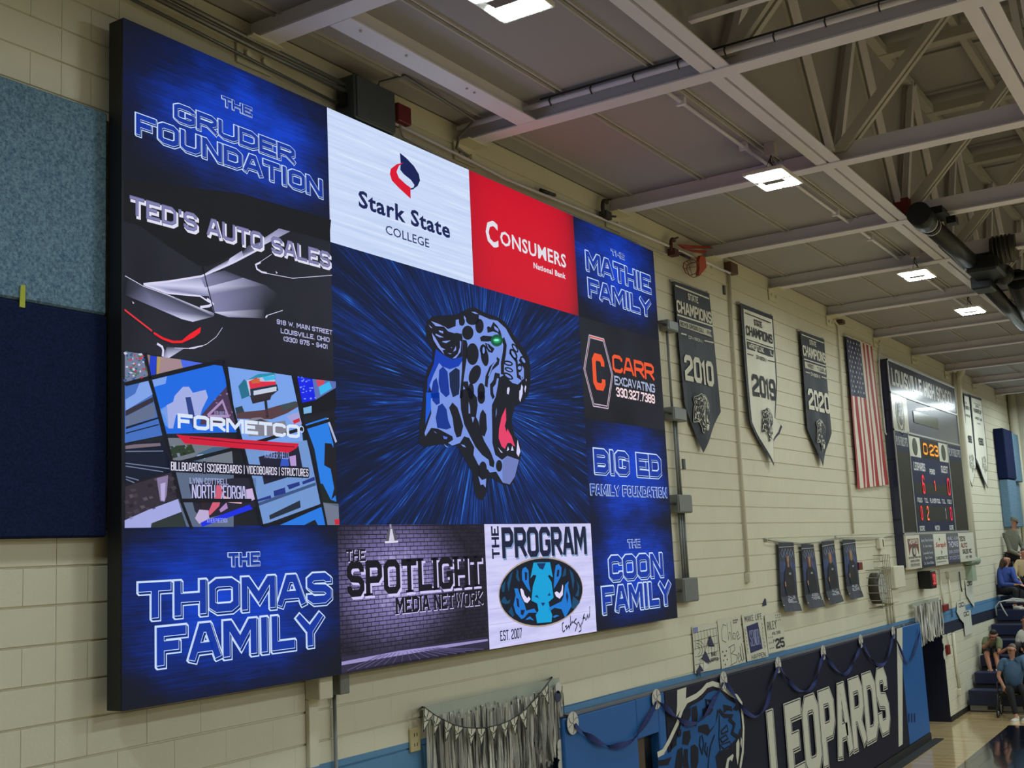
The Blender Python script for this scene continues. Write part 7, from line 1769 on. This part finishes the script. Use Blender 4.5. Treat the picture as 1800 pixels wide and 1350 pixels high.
# seated woman in blue
x = 29.6
hd = X(1770, 984, x); ch = X(1765, 1016, x); pv = X(1763, 1038, x) + V3(.05, 0, 0)
person((pv.x, pv.y, 1.95), 'seated woman with long brown hair in a royal blue sweater and black trousers', dict(pelvis=pv, chest=ch, neck=ch + V3(0, -.03, .22), head=hd,
    shl=X(1756, 1008, x), ell=X(1762, 1028, x - .15), wrl=X(1787, 1028, x - .3), shr=X(1777, 1007, x + .05), elr=X(1786, 1022, x - .1), wrr=X(1797, 1029, x - .3),
    hil=pv + V3(-.05, .02, .0), knl=X(1786, 1036, x - .45), anl=X(1784, 1066, x - .45), hir=pv + V3(0, -.1, 0), knr=X(1796, 1040, x - .3), anr=X(1795, 1068, x - .35)), (M_SKIN, C_BLU, C_BKP, C_SHW, C_HBR), face=Vector((-.55, -1, .15)), hair='long')
# partly seen person in the sand sweater
x = 30.45
hd = X(1800, 972, x); ch = X(1797, 1005, x); pv = X(1799, 1021, x)
person((pv.x, pv.y, 2.2), 'person in a sand coloured sweater cut by the right edge, behind the woman in blue', dict(pelvis=pv, chest=ch, neck=ch + V3(0, -.02, .2), head=hd,
    shl=X(1787, 995, x), ell=X(1783, 1012, x - .15), wrl=X(1793, 1022, x - .35), shr=X(1810, 995, x), elr=X(1815, 1012, x - .1), wrr=X(1808, 1024, x - .3), hil=pv + V3(-.05, .08, 0), knl=pv + V3(-.42, .1, .02), anl=pv + V3(-.42, .1, -.4), hir=pv + V3(-.05, -.1, 0), knr=pv + V3(-.42, -.12, .02), anr=pv + V3(-.42, -.12, -.4)), (M_SKIN2, C_TAN, C_BKP, C_SHW, C_HDK), face=Vector((-.7, -.6, -.2)), hair='short')
# leaning man in the sage tee
x = 26.75
hd = X(1746, 1116, x - .1); ch = X(1744, 1128, x + .12); pv = X(1741, 1139, x + .2)
person((pv.x, pv.y, .95), 'man in sage green tee bending forward, head down, on the lower benches', dict(pelvis=pv, chest=ch, neck=(ch * .55 + hd * .45), head=hd,
    shl=X(1733, 1124, x + .05), ell=X(1729, 1140, x - .15), wrl=X(1740, 1128, x - .3), shr=X(1757, 1124, x + .05), elr=X(1756, 1149, x - .25), wrr=X(1770, 1140, x - .3),
    hil=pv + V3(-.08, .06, .0), knl=X(1735, 1154, x - .28), anl=X(1742, 1181, x - .50), hir=pv + V3(-.06, -.1, 0), knr=X(1752, 1157, x - .28), anr=X(1756, 1180, x - .50)), (M_SKIN2, C_GRN, mat('dark_shorts', (34, 34, 38), .8), C_SHW, C_HDK), face=Vector((-.75, -.3, -.75)), long_sleeve=False, shorts=True, hair='short')
# man in the slate blue polo on a wheeled chair
x = 24.75
hd = X(1778, 1142, x); ch = X(1781, 1176, x + .02); pv = X(1782, 1208, x + .05)
person((pv.x, pv.y, .45), 'heavy man with glasses in a slate blue polo and black trousers sitting courtside', dict(pelvis=pv, chest=ch, neck=ch * .42 + hd * .58, head=hd,
    shl=X(1762, 1161, x), ell=X(1755, 1189, x - .1), wrl=X(1764, 1206, x - .2), shr=X(1797, 1159, x), elr=X(1808, 1186, x - .05), wrr=X(1806, 1205, x - .2),
    hil=pv + V3(-.05, .10, -.02), knl=X(1776, 1216, x - .38), anl=X(1787, 1263, x - .55), hir=pv + V3(-.05, -.14, -.02), knr=X(1800, 1214, x - .35), anr=X(1806, 1262, x - .4)), (M_SKIN, C_SLT, C_BKP, C_SHW, mat('grey_hair', (120, 104, 90), .6)), face=Vector((-.85, .35, -.1)), long_sleeve=False, hair='short', glasses=True, bulk=1.22)
# partly seen person in white behind him
x = 27.0
hd = X(1803, 1092, x); ch = X(1800, 1122, x); pv = X(1800, 1137, x)
person((pv.x, pv.y, .95), 'person in a white tee cut by the right edge, beside the man in sage green', dict(pelvis=pv, chest=ch, neck=ch * .4 + hd * .6, head=hd,
    shl=X(1791, 1118, x), ell=X(1789, 1136, x - .1), wrl=X(1797, 1142, x - .3), shr=X(1812, 1118, x), elr=X(1816, 1136, x), wrr=X(1810, 1144, x - .3), hil=pv + V3(-.05, .08, 0), knl=pv + V3(-.4, .1, .05), anl=pv + V3(-.42, .1, -.36), hir=pv + V3(-.05, -.1, 0), knr=pv + V3(-.4, -.12, .05), anr=pv + V3(-.42, -.12, -.36)), (M_SKIN2, C_WHT, C_BKP, C_SHW, C_HDK), face=Vector((-1, -.2, 0)), long_sleeve=False, hair='short')
# wheeled chair
t = thing('wheelchair', (24.8, -.9, 0), 'low wheeled chair under the man in slate blue', 'wheelchair')
sc = X(1782, 1222, 24.85); zf = .0
m_ = MB(); m_.bbox((sc.x - .22, sc.y - .24, .40), (sc.x + .24, sc.y + .24, .45), .015); m_.build('seat', M_BLK, t)
m_ = MB(); m_.bbox((sc.x + .22, sc.y - .24, .45), (sc.x + .27, sc.y + .24, .88), .015); m_.build('backrest', M_BLK, t)
for k, (wx, wy) in enumerate(((sc.x - .28, sc.y + .27), (sc.x - .28, sc.y - .27), (sc.x + .22, sc.y + .30), (sc.x + .22, sc.y - .30))):
    r = .10 if k < 2 else .16; m_ = MB(); n = 20
    m_.tube([(wx + r * cos(i * 2 * pi / n), wy, r + .005 + r * sin(i * 2 * pi / n)) for i in range(n + 1)], .014, 6, cap=False)
    o_ = m_.build('wheel', M_BASE, t)
    m_ = MB(); m_.tube([(wx, wy - .02, r), (wx, wy + .02, r)], .02, 8)
    for i in range(4): m_.tube([(wx - r * cos(i * pi / 4), wy, r + .005 - r * sin(i * pi / 4)), (wx + r * cos(i * pi / 4), wy, r + .005 + r * sin(i * pi / 4))], .004, 4)
    m_.build('spokes', SILV, o_)
m_ = MB()
for s in (-1, 1):
    y = sc.y + s * .25; m_.tube([(sc.x - .28, y + s * .02, .12), (sc.x - .25, y, .42), (sc.x + .22, y, .42), (sc.x + .24, y, .95), (sc.x + .34, y, .97)], .013, 7); m_.tube([(sc.x + .22, y, .42), (sc.x + .22, y + s * .04, .17)], .013, 7); m_.tube([(sc.x - .2, y, .45), (sc.x - .2, y, .64), (sc.x + .22, y, .64)], .013, 7)
m_.build('frame', M_DKG, t)
# drinks bag on the bench beside the polo
